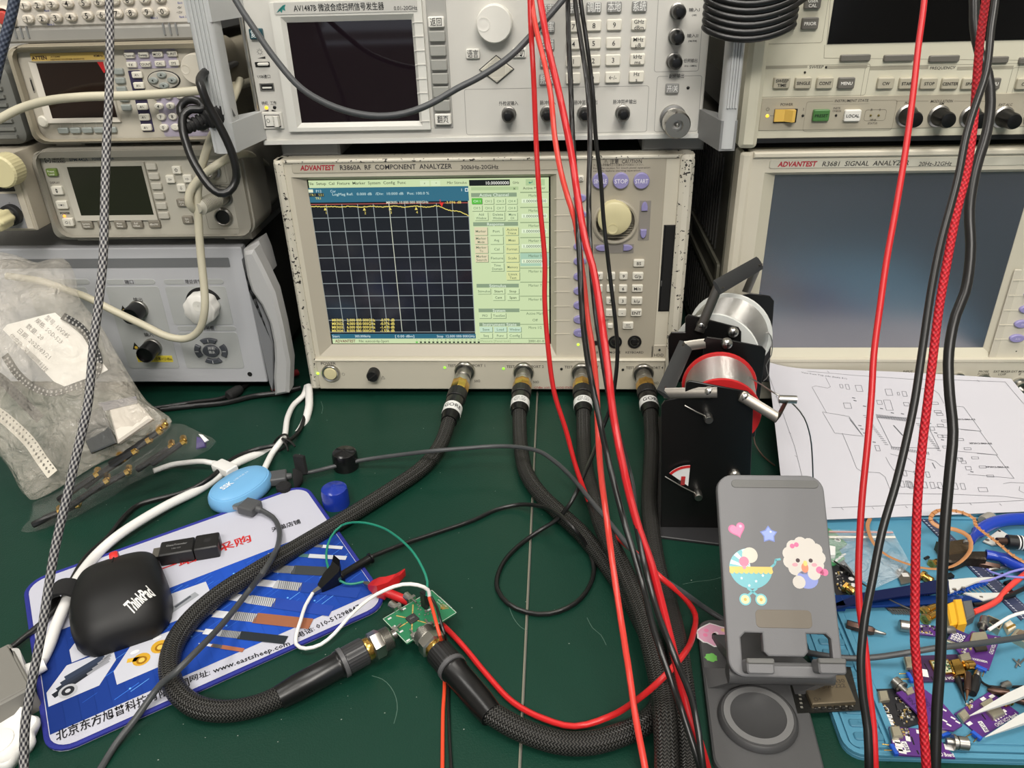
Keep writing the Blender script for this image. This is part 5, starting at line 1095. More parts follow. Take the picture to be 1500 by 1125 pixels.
sp = thing('cable_strap', 'small black hook and loop strap standing on the usb cable beside the hub', 'strap', onZ(440, 708, .004))
ax = onZ(470, 692, .008)-onZ(425, 696, .008); M = frame((0, 0, .0075), ax, (0, 0, 1))
put(MB().tube([M @ Vector((.0072*math.cos(a), .0072*math.sin(a), 0)) for a in [2*PI*i/20 for i in range(21)]], [(.0012, .0058)]*21, 8, flat=None), 'band', mst, sp)
put(MB().box(.002, .003, .0215, .011, .004, .020, bev=.001), 'tab', mst, sp, rot=(0, 0, -.25)); put(MB().lathe([(.006, -.002), (.0072, 0), (.0072, .004), (.005, .006)], 16, T(-.012, -.012, .002)), 'rolled_end', mst, sp)
# hub
hc = onZ(353, 717, .010); ha = onZ(392, 690, .012)-onZ(315, 742, .012); hb = ha.length/2
hub = thing('usb_hub', 'sky blue oval usb hub with white lettering, above the mouse pad', 'usb hub', (hc.x, hc.y, MATZ), (0, 0, math.atan2(ha.y, ha.x)))
BLUE = mat('sky_blue_plastic', (116, 176, 222), .35); A_, B_ = hb*1.02, hb*.70
def oval(a, b_, z, n=44): return [(a*math.copysign(abs(math.cos(t))**.9, math.cos(t)), b_*math.copysign(abs(math.sin(t))**.9, math.sin(t)), z) for t in [2*PI*i/n for i in range(n)]]
put(MB().loft([oval(A_*.90, B_*.88, 0), oval(A_*.98, B_*.98, .003), oval(A_, B_, .007), oval(A_*.985, B_*.98, .0115), oval(A_*.93, B_*.91, .0145), oval(A_*.90, B_*.87, .0148)]), 'shell', BLUE, hub)
put(MB().loft([oval(A_*.895, B_*.865, .0142), oval(A_*.885, B_*.855, .0152), oval(A_*.80, B_*.76, .0166), oval(A_*.5, B_*.48, .0176), oval(A_*.1, B_*.1, .0178)]), 'top_cover', BLUE, hub)
pr = Print(); pr.txt('SSK', -A_*.36, .003, .0056, (232, 240, 246), .0182, bold=.03); pr.txt('USB HUB 3.0', A_*.18, .0035, .0022, (214, 230, 242), .0180); put(pr, 'lettering', PRINT, hub, smooth=False, kind='stuff')
DPLUG = mat('dark_grey_plug', (78, 79, 81), .45)
def usb(label, A, B, z, w_=.0165, h=.0085):
    A, B = onZ(*A, z), onZ(*B, z); ax = B-A; L = ax.length; M = frame((0, 0, 0), ax, (0, 0, 1)); t = thing('usb_plug', label, 'plug', A)
    put(MB().prism(rrect(.0048, .0125, .0006, 1), -.006, .002, .0003, M), 'metal_shell', STEEL, t)
    put(MB().prism(rrect(h, w_, .0018, 3), .0008, L*.78, .001, M, chb=.0006), 'plug_body', DPLUG, t); put(MB().lathe([(.0034, L*.76), (.0030, L*.95), (.0024, L)], 12, M), 'strain_relief', DPLUG, t); return B
usb('dark grey usb plug in the right end of the blue hub', (393, 702), (428, 697), .010)
eb = usb('dark grey usb plug in the front edge of the blue hub', (355, 740), (383, 747), .012)
hang('usb_cable', 'dark grey usb cable from the hub crossing the mouse pad to the bottom edge', [(382, 747, .012), (400, 758, .010), (409, 776, .011), (408, 796, .016), (398, 818, .032), (384, 840, .034), (368, 861, .018), (332, 907, .022), (300, 942, .034), (281, 961, .036), (258, 984, .034), (235, 1003, .024), (199, 1052, .012), (169, 1091, .0065), (151, 1120, .005), (120, 1170, .005)], .0023, DGREY)
# loose caps
def cap_(label, u, v, r, h, col):
    c = onZ(u, v, MATZ); o = put(MB().lathe([(r, 0), (r*1.01, h*.2), (r, h*.72), (r*.93, h*.92), (r*.75, h), (r*.3, h*1.02), (r*.22, h*1.06), (r*.12, h*1.06), (.0005, h*1.03)], 28), 'connector_cap', mat('vinyl_'+label.split()[0], col, .22), loc=c); tag(o, label, 'cap')
cap_('black vinyl connector cap standing on the green mat', 507.5, 684, .0125, .0195, (20, 20, 21)); cap_('blue vinyl connector cap standing between hub and test cable', 493, 738, .0125, .0195, (28, 52, 150))
# dark cord lying on the bench by the gain unit
hang('black_cable', 'black cord with inline bead lying in front of the gain unit', [(400, 530, .030), (390, 540, .022), (365, 560, .009), (345, 575, .007), (322, 584, .006), (285, 589, .006), (240, 596, .006), (200, 602, .006)], .0024, CABLE)
hang('black_cable', 'second black cord lying behind the first under the gain unit handle', [(440, 568, .006), (410, 575, .007), (372, 580, .007), (330, 590, .006), (280, 595, .006), (235, 600, .006)], .0030, CABLE)
ax = onZ(352, 569, .010)-onZ(337, 578, .010); bd = put(MB().lathe([(.004, -.010), (.0062, -.008), (.0062, .006), (.005, .007), (.005, .010), (.003, .011)], 18, frame((0, 0, 0), ax, (0, 0, 1))), 'cord_bead', MATT, loc=onZ(343, 575, .0095)); tag(bd, 'black bead on the cord in front of the gain unit', 'bead')
hang('red_lead', 'dark red lead in the gap between gain unit and analyser', [(436, 545, .012), (424, 550, .012), (412, 560, .010), (400, 572, .006)], .004, mat('dark_red_rubber', (110, 20, 24), .5))
# ================================================================== mouse pad and what lies on it
class Flat:
    """a local frame lying on a horizontal plane: pixel -> local x, y"""
    def __init__(s, o, ang, z): s.o, s.a, s.z = Vector((o[0], o[1], z)), ang, z
    def f(s, u, v, dz=0):
        p = onZ(u, v, s.z+dz)-s.o; c, n = math.cos(-s.a), math.sin(-s.a)
        return (p.x*c-p.y*n, p.x*n+p.y*c)
    def d(s, u0, v0, u1, v1):
        a, b_ = s.f(u0, v0), s.f(u1, v1); return math.atan2(b_[1]-a[1], b_[0]-a[0])
PZ = .0062
TLp, TRp, BLp, BRp = [onZ(u, v, PZ) for u, v in ((33, 853), (453, 708), (72, 1111), (562, 885))]
pa = math.atan2((TRp-TLp+BRp-BLp).y, (TRp-TLp+BRp-BLp).x); pcn = (TLp+TRp+BLp+BRp)/4
MPW = ((TRp-TLp).length+(BRp-BLp).length)/2; MPH = ((TLp-BLp).length+(TRp-BRp).length)/2
pad = thing('mouse_pad', 'blue and white printed mouse pad with stitched blue border and cable pictures', 'mouse pad', (pcn.x, pcn.y, MATZ), (0, 0, pa))
put(MB().prism(rrect(MPW, MPH, .016, 5), 0, .0030, .0006), 'cloth_top', mat('pad_white', (190, 191, 204), .85, bump=.2, bscale=2500), pad)
edge = [(x, y, .0020) for x, y in rrect(MPW-.002, MPH-.002, .016, 6)]; edge.append(edge[0])
mb = MB(); mb.tube(edge, [(.0019, .0022)]*len(edge), 8); put(mb, 'stitched_border', mat('navy_stitching', (36, 44, 138), .8, bump=.5, bscale=1400), pad)
FP = Flat((pcn.x, pcn.y), pa, MATZ+.0030); pr = Print(); x0, x1, y0, y1 = -MPW/2+.003, MPW/2-.003, -MPH/2+.004, MPH/2-.004
yb1 = FP.f(560, 872)[1]; yb1 = FP.f(300, 978)[1]+.0005; yt0 = (FP.f(340, 828)[1]+FP.f(130, 905)[1])/2
n = 24
for i in range(n):                                                  # printed blue field, darker towards both ends
    t = i/(n-1); k = 1-abs(t-.62)*1.1; c = (int(16+18*k), int(36+44*k), int(92+92*k))
    xa, xb = x0+(x1-x0)*i/n, x0+(x1-x0)*(i+1)/n; pr.rect(xa, yb1, xb+.0001, yt0, c, .0031)
rr = random.Random(5)
for i in range(70):                                                 # light streaks and dots of the print
    x, y = rr.uniform(x0+.01, x1-.01), rr.uniform(yb1+.004, yt0-.006); l = rr.uniform(.004, .03)
    pr.line([(x, y), (min(x+l*.8, x1), min(y+l*.28, yt0))], rr.choice((.0003, .0005)), rr.choice(((60, 120, 220), (46, 96, 196), (96, 160, 235))), .00315)
    if i % 3 == 0: pr.poly(circ(.0008, 8, x, y+.003), (110, 180, 245), .00316)
def hexa(c, w_, h_, col=(196, 198, 208)): pr.poly([(c[0]-w_, c[1]-h_*.15), (c[0]-w_*.35, c[1]+h_), (c[0]+w_, c[1]+h_*.9), (c[0]+w_, c[1]+h_*.1), (c[0]+w_*.4, c[1]-h_), (c[0]-w_, c[1]-h_)], col, .0032)
h1, h2, h3, h4 = FP.f(120, 990), FP.f(215, 960), FP.f(265, 885), FP.f(150, 930)
for h in (h1, h2, h3, h4): hexa(h, .023, .0165)
for k in range(4):                                                  # cable ends pictured in the first hexagon
    pr.line([(h1[0]-.018+k*.003, h1[1]-.008+k*.004), (h1[0]+.006+k*.003, h1[1]+.001+k*.003)], .0048, (34+k*6, 38+k*8, 46+k*12), .0033+k*.00002)
    pr.line([(h1[0]+.004+k*.004, h1[1]-.001+k*.003), (h1[0]+.018+k*.001, h1[1]+.003+k*.0025)], .0022, (150, 152, 158), .0034)
pr.poly(circ(.0062, 18, h1[0]-.010, h1[1]-.0095), (176, 178, 184), .0035); pr.poly(circ(.0042, 18, h1[0]-.010, h1[1]-.0095), (40, 42, 48), .0036); pr.poly(circ(.0018, 12, h1[0]-.010, h1[1]-.0095), (190, 192, 198), .0037)
for dx, dy, r in ((-.004, -.002, .0062), (.010, .003, .0065)):      # brass connectors pictured in the second
    pr.poly(circ(r, 16, h2[0]+dx, h2[1]+dy), (206, 160, 50), .0033); pr.poly(circ(r*.6, 14, h2[0]+dx, h2[1]+dy-.001), (150, 104, 24), .0034); pr.poly(circ(r*.36, 12, h2[0]+dx, h2[1]+dy-.001), (226, 190, 90), .0035)
    pr.poly(circ(.0032, 12, h2[0]+dx*1.2-.002, h2[1]+dy+.010, .0018), (228, 228, 232), .0034)
pr.line([(h2[0]-.012, h2[1]+.002), (h2[0]-.004, h2[1]-.001)], .004, (218, 176, 66), .0033)
pr.line([(h3[0]-.010, h3[1]-.004), (h3[0]+.012, h3[1]+.004)], .006, (150, 154, 160), .0033); pr.line([(h3[0]-.004, h3[1]-.001), (h3[0]+.008, h3[1]+.004)], .0022, (80, 84, 92), .0034)
# stripped coax cables pictured at the right: core, dielectric, braid, jacket
for (u0, v0, u1, v1, r, jc, bc) in ((448, 799, 500, 803, .0018, (206, 208, 214), (190, 192, 200)), (405, 812, 505, 818, .0022, (196, 200, 206), (60, 130, 130)), (385, 833, 484, 838, .0048, (60, 64, 66), (150, 152, 154)), (372, 853, 520, 869, .0050, (34, 66, 150), (176, 178, 182)), (335, 874, 480, 895, .0050, (40, 70, 160), (196, 198, 202)), (310, 899, 450, 914, .0048, (150, 96, 70), (186, 186, 190)), (296, 925, 415, 938, .0036, (40, 46, 52), (170, 172, 176)), (298, 944, 355, 953, .0016, (166, 104, 76), (150, 100, 70))):
    a, b_ = FP.f(u0, v0), FP.f(u1, v1); d = lambda t: (a[0]+(b_[0]-a[0])*t, a[1]+(b_[1]-a[1])*t)
    pr.line([d(-.12), d(.06)], r*.5, (176, 180, 190), .0033); pr.line([d(.05), d(.25)], r*1.5, (212, 214, 220), .0034); pr.line([d(.24), d(.5)], r*1.8, bc, .0035); pr.line([d(.5), d(1)], r*2.2, jc, .0036)
    for q in range(12):
        p = d(.25+q*.02); pr.line([(p[0]-r*.4, p[1]-r*.8), (p[0]+r*.5, p[1]+r*.8)], .0005, (90, 92, 96), .0037)
def padtxt(t, ua, va, ub, vb, cap, col=(26, 26, 30), bold=.01):
    a, b_ = FP.f(ua, va), FP.f(ub, vb); pr.txt(t, (a[0]+b_[0])/2, (a[1]+b_[1])/2, cap, col, .0034, 'C', math.hypot(b_[0]-a[0], b_[1]-a[1]), bold, rot=math.atan2(b_[1]-a[1], b_[0]-a[0]))
padtxt('北京东方旭普科技有限公司', 82, 1080, 277, 999, .0068, bold=.012)
padtxt('网址: www.eastsheep.com', 278, 996, 424, 942, .0046, bold=.012); padtxt('电话: 010-51298847', 436, 932, 527, 888, .0046, bold=.012)
padtxt('一站式采购', 232, 836, 368, 788, .0085, (196, 44, 44), .012); padtxt('天猫店铺', 398, 777, 440, 764, .0052, (26, 26, 28), .012)
put(pr, 'printed_picture', attr_mat('cloth_print', .85, spec=.2), pad, smooth=False, kind='stuff')
# mouse
m0, m1 = onZ(184, 944, .012), onZ(170, 818, .018); ax = (m1-m0); ang = math.atan2(ax.y, ax.x)-PI/2; ML = ax.length; mc = (m0+m1)/2
mo = thing('computer_mouse', 'matt black wireless mouse with red scroll wheel, on the mouse pad', 'mouse', (mc.x, mc.y, MATZ+.0032), (0, 0, ang))
MW = (onZ(243, 890, .016)-onZ(121, 860, .016)).length*.90
KEYS = ((-.5, .26, .005), (-.485, .33, .012), (-.44, .40, .019), (-.36, .455, .0255), (-.24, .49, .0305), (-.10, .5, .0325), (.05, .485, .0315), (.2, .462, .028), (.33, .44, .023), (.43, .415, .018), (.48, .385, .014), (.5, .35, .008))
def key(t):
    for (a, wa, za), (b_, wb, zb_) in zip(KEYS[:-1], KEYS[1:]):
        if a <= t <= b_: k = (t-a)/(b_-a); return wa+(wb-wa)*k, za+(zb_-za)*k
    return KEYS[-1][1:] if t > 0 else KEYS[0][1:]
ML *= .93
def mtop(x, y):
    wv, z = key(y/(ML*1.02)); c = min(1, abs(x)/(wv*MW))**(1/.62); return .002+z*(max(0, 1-c*c)**.5)**.75
def sect(t, n=34):
    wv, z = key(t); w_ = wv*MW; y = t*ML*1.02; r = []
    for i in range(n):
        q = PI*i/(n-1); c, s_ = math.cos(q), math.sin(q); r.append((w_*math.copysign(abs(c)**.62, c), y, .002+z*abs(s_)**.75))
    return r+[(-w_*.93, y, 0), (w_*.93, y, 0)]
ts = sorted(set([k[0] for k in KEYS]+[-.47, -.4, -.3, -.17, -.02, .12, .27, .38]))
MBK = mat('matt_mouse_black', (17, 17, 18), .5, spec=.4)
put(MB().loft([sect(t) for t in ts]), 'shell', MBK, mo, angle=60)
mb = MB(); mb.tube([(0, ML*t, mtop(0, ML*t)+.0002) for t in [.25+.02*i for i in range(11)]], .0007, 6); put(mb, 'button_gap', VOID, mo)
put(MB().lathe([(.0072, -.0032), (.0080, -.0018), (.0080, .0018), (.0072, .0032)], 22, T(0, ML*.455, .0150) @ R(PI/2, 'Y')), 'scroll_wheel', mat('red_rubber', (214, 44, 42), .45), mo)
pr = Print()
def ml(p): c, n = math.cos(-ang), math.sin(-ang); return (p.x*c-p.y*n, p.x*n+p.y*c)
w0, w1 = ml(onZ(187, 893, .032)-mc), ml(onZ(223, 870, .030)-mc); rt = math.atan2(w1[1]-w0[1], w1[0]-w0[0])
v, f, a, b_ = glyphs('ThinkPad', .035); kx = math.hypot(w1[0]-w0[0], w1[1]-w0[1])/(b_-a); vs = []
for px, py in v:
    qx, qy = (px-(a+b_)/2)*kx, (py-.35)*.0120; X_, Y_ = (w0[0]+w1[0])/2+qx*math.cos(rt)-qy*math.sin(rt), (w0[1]+w1[1])/2+qx*math.sin(rt)+qy*math.cos(rt)
    vs.append((X_, Y_, mtop(X_, Y_)+.0006))
pr.add(vs, f, None, lin((224, 224, 222))); put(pr, 'lettering', PRINT, mo, smooth=False, kind='stuff')
tbp = ml(onZ(133, 936, .006)-mc); put(MB().box(tbp[0], tbp[1], .004, .012, .005, .005, bev=.001), 'lanyard_loop', BLACK, mo)
# flash drive
A, B = onZ(226, 813, .012), onZ(322, 797, .012); ax = B-A; L = ax.length; an = math.atan2(ax.y, ax.x)
fd = thing('flash_drive', 'black flash drive lying between mouse and red lettering on the pad', 'flash drive', (A.x, A.y, MATZ+.0032), (0, 0, an))
put(MB().prism(rrect(L*.52, .0185, .0012, 2, L*.36, 0), 0, .0115, .0010), 'body', BLACK, fd); put(MB().prism(rrect(L*.37, .0195, .0012, 2, L*.815, 0), -.0002, .0120, .0010), 'cap', BLACK, fd)
put(MB().box(L*.04, 0, .006, L*.11, .012, .0045), 'metal_plug', STEEL, fd); put(MB().box(L*1.0005, 0, .006, .0006, .004, .008), 'lanyard_slot', VOID, fd)
pr = Print(); pr.txt('DataTraveler', L*.36, .002, .0022, (150, 150, 150), .01165); pr.txt('100 G3', L*.36, -.0028, .0018, (130, 130, 130), .01165); pr.poly(circ(.003, 10, L*.83, 0), (32, 32, 34), .0121); put(pr, 'lettering', PRINT, fd, smooth=False, kind='stuff')
# things cut by the left edge
a = onZ(20, 985, .012); t = thing('plug_block', 'white plastic plug housing at the left edge, on the white cable', 'plug', (a.x, a.y, MATZ), (0, 0, .7))
put(MB().prism(rrect(.040, .030, .006, 4, -.012, 0), 0, .022, .004), 'housing', WHC, t); put(MB().lathe([(.0062, 0), (.0045, .012)], 14, T(.0075, -.006, .009) @ R(PI/2, 'Y')), 'cable_boot', WHC, t)
a = onZ(0, 1010, .020); t = thing('grey_box', 'plain grey box corner at the left edge, below the white plug', 'box', (a.x, a.y, MATZ), (0, 0, -.75))
put(MB().prism(rrect(.055, .034, .002, 3, -.008, .0), 0, .022, .001), 'body', mat('box_grey', (122, 120, 114), .6), t); put(MB().prism(rrect(.051, .030, .002, 3, -.008, 0), .0215, .0228, .0006), 'lid', mat('box_grey', (122, 120, 114), .6), t)
a = onZ(-6, 1085, .012); t = thing('lobed_dish', 'white scalloped plastic dish at the left edge, below the grey box', 'dish', (a.x, a.y, MATZ))
def lobe(k, z): return [(k*(.024+.0016*math.cos(9*q))*math.cos(q), k*(.024+.0016*math.cos(9*q))*math.sin(q), z) for q in [2*PI*i/72 for i in range(72)]]
put(MB().loft([lobe(.85, 0), lobe(1, .006), lobe(1.02, .010), lobe(.96, .0115), lobe(.88, .008), lobe(.5, .0072), lobe(.05, .0072)]), 'dish', WHC, t, angle=60); put(MB().lathe([(.010, .007), (.010, .0082), (.008, .0084), (.001, .0084)], 20), 'centre_boss', WHC, t)

# ================================================================== evaluation board, clips and jumper wires
BZ = .0165
bA, bB, bC, bD = [onZ(u, v, BZ) for u, v in ((562, 906), (595, 943), (667, 898), (634, 864))]
ang = math.atan2((bC-bB+bD-bA).y, (bC-bB+bD-bA).x); bc = (bA+bB+bC+bD)/4; BL_, BW_ = ((bC-bB).length+(bD-bA).length)/2, ((bB-bA).length+(bC-bD).length)/2
ev = thing('circuit_board', 'small green circuit board with five edge connectors, held by the thick test cables', 'circuit board', (bc.x, bc.y, MATZ), (0, 0, ang))
EZ = BZ-MATZ; FB = Flat((bc.x, bc.y), ang, BZ)
put(MB().prism(rrect(BL_, BW_, .0006, 1), EZ-.0016, EZ, .0002), 'board', mat('green_board', (38, 116, 78), .4), ev)
pr = Print(); h = EZ+.0001; ch = FB.f(604, 907)
pr.box_line(-BL_/2, -BW_/2, BL_/2, BW_/2, .0004, (196, 210, 196), h)
put(MB().prism(rrect(.0078, .0078, .0004, 1, ch[0], ch[1]), EZ, EZ+.0012, .0002), 'chip', mat('chip_black', (44, 44, 46), .5), ev); pr.txt('PE42', ch[0], ch[1], .0014, (130, 130, 130), EZ+.0014)
for u, v in ((581, 902), (605, 886), (585, 919), (603, 930), (626, 913)):
    p = FB.f(u, v); m_ = ((p[0]+ch[0])/2, (p[1]+ch[1])/2); d = (p[0]-ch[0], p[1]-ch[1]); l = math.hypot(*d); s = (ch[0]+d[0]/l*.0045, ch[1]+d[1]/l*.0045)
    pr.line([s, m_, p], .0009, (196, 160, 92), h)
for u, v in ((571, 906), (592, 892), (577, 918), (598, 938), (622, 920), (610, 938), (588, 925), (582, 893), (604, 879), (620, 884), (624, 889), (629, 893)):
    p = FB.f(u, v); pr.rect(p[0]-.0016, p[1]-.0008, p[0]+.0014, p[1]+.0008, (204, 206, 204), h+.00005)
for i, t in enumerate(('RF SWITCH EVAL BOARD', 'REV 2.1  50 OHM', 'DC-26GHz')): p = FB.f(652-i*4.2, 882+i*1.5); pr.txt(t, p[0], p[1], .0010, (226, 232, 226), h, rot=PI/2-.0)
for k in range(7): p = FB.f(646, 893); a = -.5+k*.25; pr.line([p, (p[0]+.006*math.cos(a), p[1]+.006*math.sin(a))], .0004, (170, 130, 60), h)
put(pr, 'copper_and_print', METALPRINT, ev, smooth=False, kind='stuff')
rr = random.Random(11); pt = MB()
for i in range(26):
    u, v = rr.uniform(612, 636), rr.uniform(882, 905); p = FB.f(u, v); pt.box(p[0], p[1], EZ+.0004, .0012, .0007, .0008)
put(pt, 'surface_parts', mat('solder_grey', (150, 148, 142), .4, .5), ev, kind='stuff')
def edge_conn(p, d, s=1.0):
    d = Vector((d[0], d[1], 0)).normalized(); M = frame((p[0], p[1], EZ+.0005), d, (0, 0, 1))
    o = put(MB().box(0, 0, .001, .0066*s, .0066*s, .0026, M), 'edge_connector', CHROME, ev)
    put(MB().lathe([(.0022*s, .002), (.0030*s, .0022), (.0030*s, .0085*s), (.0022*s, .0088*s), (.0008, .0088*s)], 14, M), 'threaded_barrel', CHROME, o)
    for k in (-1, 1): put(MB().box(.0022*s*k, .0, -.0025, .0012, .0012, .006, M), 'solder_leg', STEEL, o)
p = FB.f(583, 893); q = FB.f(566, 880); edge_conn(p, (q[0]-p[0], q[1]-p[1])); p = FB.f(604, 881); q = FB.f(589, 867); edge_conn(p, (q[0]-p[0], q[1]-p[1]))
p = FB.f(580, 924); q = FB.f(572, 931); edge_conn(p, (q[0]-p[0], q[1]-p[1]), .8); p = FB.f(606, 932); q = FB.f(615, 944); edge_conn(p, (q[0]-p[0], q[1]-p[1]), .8); p = FB.f(628, 918); q = FB.f(640, 936); edge_conn(p, (q[0]-p[0], q[1]-p[1]))
# pin header housing where the jumper wires plug in
p = FB.f(622, 889); hd = put(MB().box(p[0], p[1]-.0005, EZ+.0075, .0032, .0056, .015, bev=.0003), 'pin_socket', BLACK, ev); p2 = FB.f(628, 886); put(MB().box(p2[0], p2[1], EZ+.0065, .003, .0032, .013, bev=.0003), 'pin_socket', BLACK, ev)
hp = onZ(626, 876, .031)
hang('jumper_wire', 'white jumper wire from the green board to the black alligator clip', [(629, 874, .030), (627, 864, .036), (612, 857, .042), (590, 856), (565, 864), (540, 878, .032), (510, 905, .020), (490, 928), (470, 944, .011), (448, 950, .010), (434, 944), (434, 930), (440, 910, .012), (447, 888, .011), (458, 869, .011)], .0014, WHC, n=8)
hang('jumper_wire', 'thin green jumper wire from the green board to the red alligator clip', [(625, 873, .030), (626, 852, .038), (619, 832), (606, 810, .045), (580, 785), (555, 771, .034), (525, 765), (500, 770, .022), (484, 788), (478, 810, .016), (481, 833), (490, 845, .012), (507, 855, .010), (520, 855), (533, 852, .010)], .0010, mat('teal_green_wire', (28, 128, 104), .4), n=8)
hang('jumper_wire', 'orange red jumper wire from the green board to the bottom edge', [(629, 876, .031), (634, 893, .036), (639, 912, .036), (644, 930, .033), (649, 950, .012), (651, 985, .0045), (651, 1010, .0045), (649, 1040, .005), (648, 1125, .005), (647, 1180, .005)], .0013, mat('orange_red_wire', (226, 74, 44), .4), n=8)
hang('jumper_wire', 'thin black jumper wire from the green board to the bottom edge', [(632, 875, .031), (640, 890, .036), (646, 912, .035), (651, 928, .030), (655, 950, .012), (657, 985, .0045), (657, 1020, .0045), (658, 1070, .005), (661, 1125, .005), (663, 1180, .005)], .0011, CABLE, n=8)
def clip(nm, label, pts, z, m, jaw):
    """alligator clip: two hinged shells with a wire socket; pts = jaw tip, hinge, lever end, socket end"""
    tip, hin, lev, sock = [onZ(u, v, zz_) for (u, v), zz_ in zip(pts, z)]
    c = thing(nm, label, 'clip', (hin.x, hin.y, MATZ)); inv = Matrix.Translation(-Vector((hin.x, hin.y, MATZ)))
    ax = (tip-sock).normalized(); up = Vector((0, 0, 1)); L = (tip-sock).length; Mx = inv @ frame(sock, ax, up)
    put(MB().lathe([(.0046, 0), (.0046, .0015), (.0036, .002), (.0036, L*.50), (.0042, L*.52), (.0042, L*.54), (.0034, L*.545), (.0028, L*.62)], 18, Mx), 'wire_socket', m, c)
    lower = MB(); lower.loft([[(-.0030, -.0045, z_), (.0006, -.0045, z_), (.0006, .0045, z_), (-.0030, .0045, z_)] if False else [(-a, -b_, z_), (a*.4, -b_, z_), (a*.4, b_, z_), (-a, b_, z_)] for z_, a, b_ in ((L*.52, .0036, .0046), (L*.66, .0040, .0050), (L*.80, .0030, .0036), (L*.88, .0022, .0026))], Mx); put(lower, 'lower_shell', m, c)
    ld = (inv @ lev)-(inv @ hin)
    upp = MB(); h_ = inv @ hin; side = ax.cross(up).normalized()
    t_ = inv @ (sock+ax*L*.88)
    def q(p, w_, a, b_): return [p-side*w_+up*b_, p+side*w_+up*b_, p+side*w_+up*a, p-side*w_+up*a]
    l_ = inv @ lev
    upp.loft([q(l_, .0036, -.0036, .0026), q(l_*.95+h_*.05, .0046, -.0044, .0036), q(l_*.5+h_*.5, .0056, -.0046, .0038), q(h_+up*.003, .0058, -.0066, .0046), q(h_*.5+t_*.5+up*.0024, .0052, -.0052, .0036), q(t_+up*.001, .0030, -.0020, .0018)]); put(upp, 'upper_lever', m, c, angle=30)
    put(MB().lathe([(.0016, -.0060), (.0016, .0060)], 10, inv @ frame(hin, side, up)), 'hinge_pin', STEEL, c)
    jw = MB(); jw.loft([[(-a, -b_, z_), (a, -b_, z_), (a, b_, z_), (-a, b_, z_)] for z_, a, b_ in ((L*.86, .0019, .0022), (L*.95, .0014, .0018), (L*1.02, .0006, .0010))], Mx); put(jw, 'metal_jaw', STEEL, c)
clip('alligator_clip', 'black alligator clip at the right edge of the mouse pad, biting the white wire', ((458, 869), (492, 843), (494, 820), (544, 817)), (.009, .013, .024, .010), RUBBER, None)
clip('alligator_clip', 'red alligator clip lying behind the green board', ((534, 854), (560, 862), (590, 842), (606, 884)), (.011, .014, .022, .010), mat('red_clip_plastic', (196, 36, 40), .35), None)

# ================================================================== bags of components leaning on the gain unit
def film(name, col, alpha, rough=.18, bump=.7):
    m = bpy.data.materials.new(name); m.use_nodes = True; N = m.node_tree.nodes; L = m.node_tree.links; b = N['Principled BSDF']; out = N['Material Output']
    b.inputs['Base Color'].default_value = (*lin(col), 1); b.inputs['Roughness'].default_value = rough; b.inputs['Specular IOR Level'].default_value = .8
    tr = N.new('ShaderNodeBsdfTransparent'); mx = N.new('ShaderNodeMixShader'); tc = N.new('ShaderNodeTexCoord')
    n = N.new('ShaderNodeTexNoise'); n.inputs['Scale'].default_value = 34; n.inputs['Detail'].default_value = 4; n.inputs['Distortion'].default_value = 2.2; L.new(tc.outputs['Object'], n.inputs['Vector'])
    n2 = N.new('ShaderNodeTexNoise'); n2.inputs['Scale'].default_value = 22; n2.inputs['Detail'].default_value = 3; L.new(tc.outputs['Object'], n2.inputs['Vector'])
    mr = N.new('ShaderNodeMapRange'); mr.inputs[1].default_value = .3; mr.inputs[2].default_value = .75; mr.inputs[3].default_value = alpha*.55; mr.inputs[4].default_value = min(1, alpha*1.6); L.new(n2.outputs['Fac'], mr.inputs[0])
    bp = N.new('ShaderNodeBump'); bp.inputs['Strength'].default_value = bump; bp.inputs['Distance'].default_value = .012; L.new(n.outputs['Fac'], bp.inputs['Height']); L.new(bp.outputs[0], b.inputs['Normal'])
    L.new(mr.outputs[0], mx.inputs[0]); L.new(tr.outputs[0], mx.inputs[1]); L.new(b.outputs[0], mx.inputs[2]); L.new(mx.outputs[0], out.inputs[0]); return m
FILM = film('cloudy_bag_film', (222, 215, 202), .27, .14, .9); FILM2 = film('clear_bag_film', (196, 194, 188), .06, .12)
class Plane:
    def __init__(s, o, ex, ey): s.o, s.x = Vector(o), Vector(ex).normalized(); s.n = s.x.cross(Vector(ey)).normalized(); s.y = s.n.cross(s.x)
    def f(s, u, v, h=0):
        d = sight(u, v); o = s.o+s.n*h; P = CAM+d*((o-CAM).dot(s.n)/d.dot(s.n)); q = P-s.o; return (q.dot(s.x), q.dot(s.y))
    def M(s):
        m = Matrix.Identity(4)
        for i in range(3): m[i][0], m[i][1], m[i][2], m[i][3] = s.x[i], s.y[i], s.n[i], s.o[i]
        return m
b0 = onZ(150, 745, .012); b1 = onY(60, 385, -.05)
PL = Plane(b0, (1, 0, 0), (0, b1.y-b0.y, b1.z-b0.z))
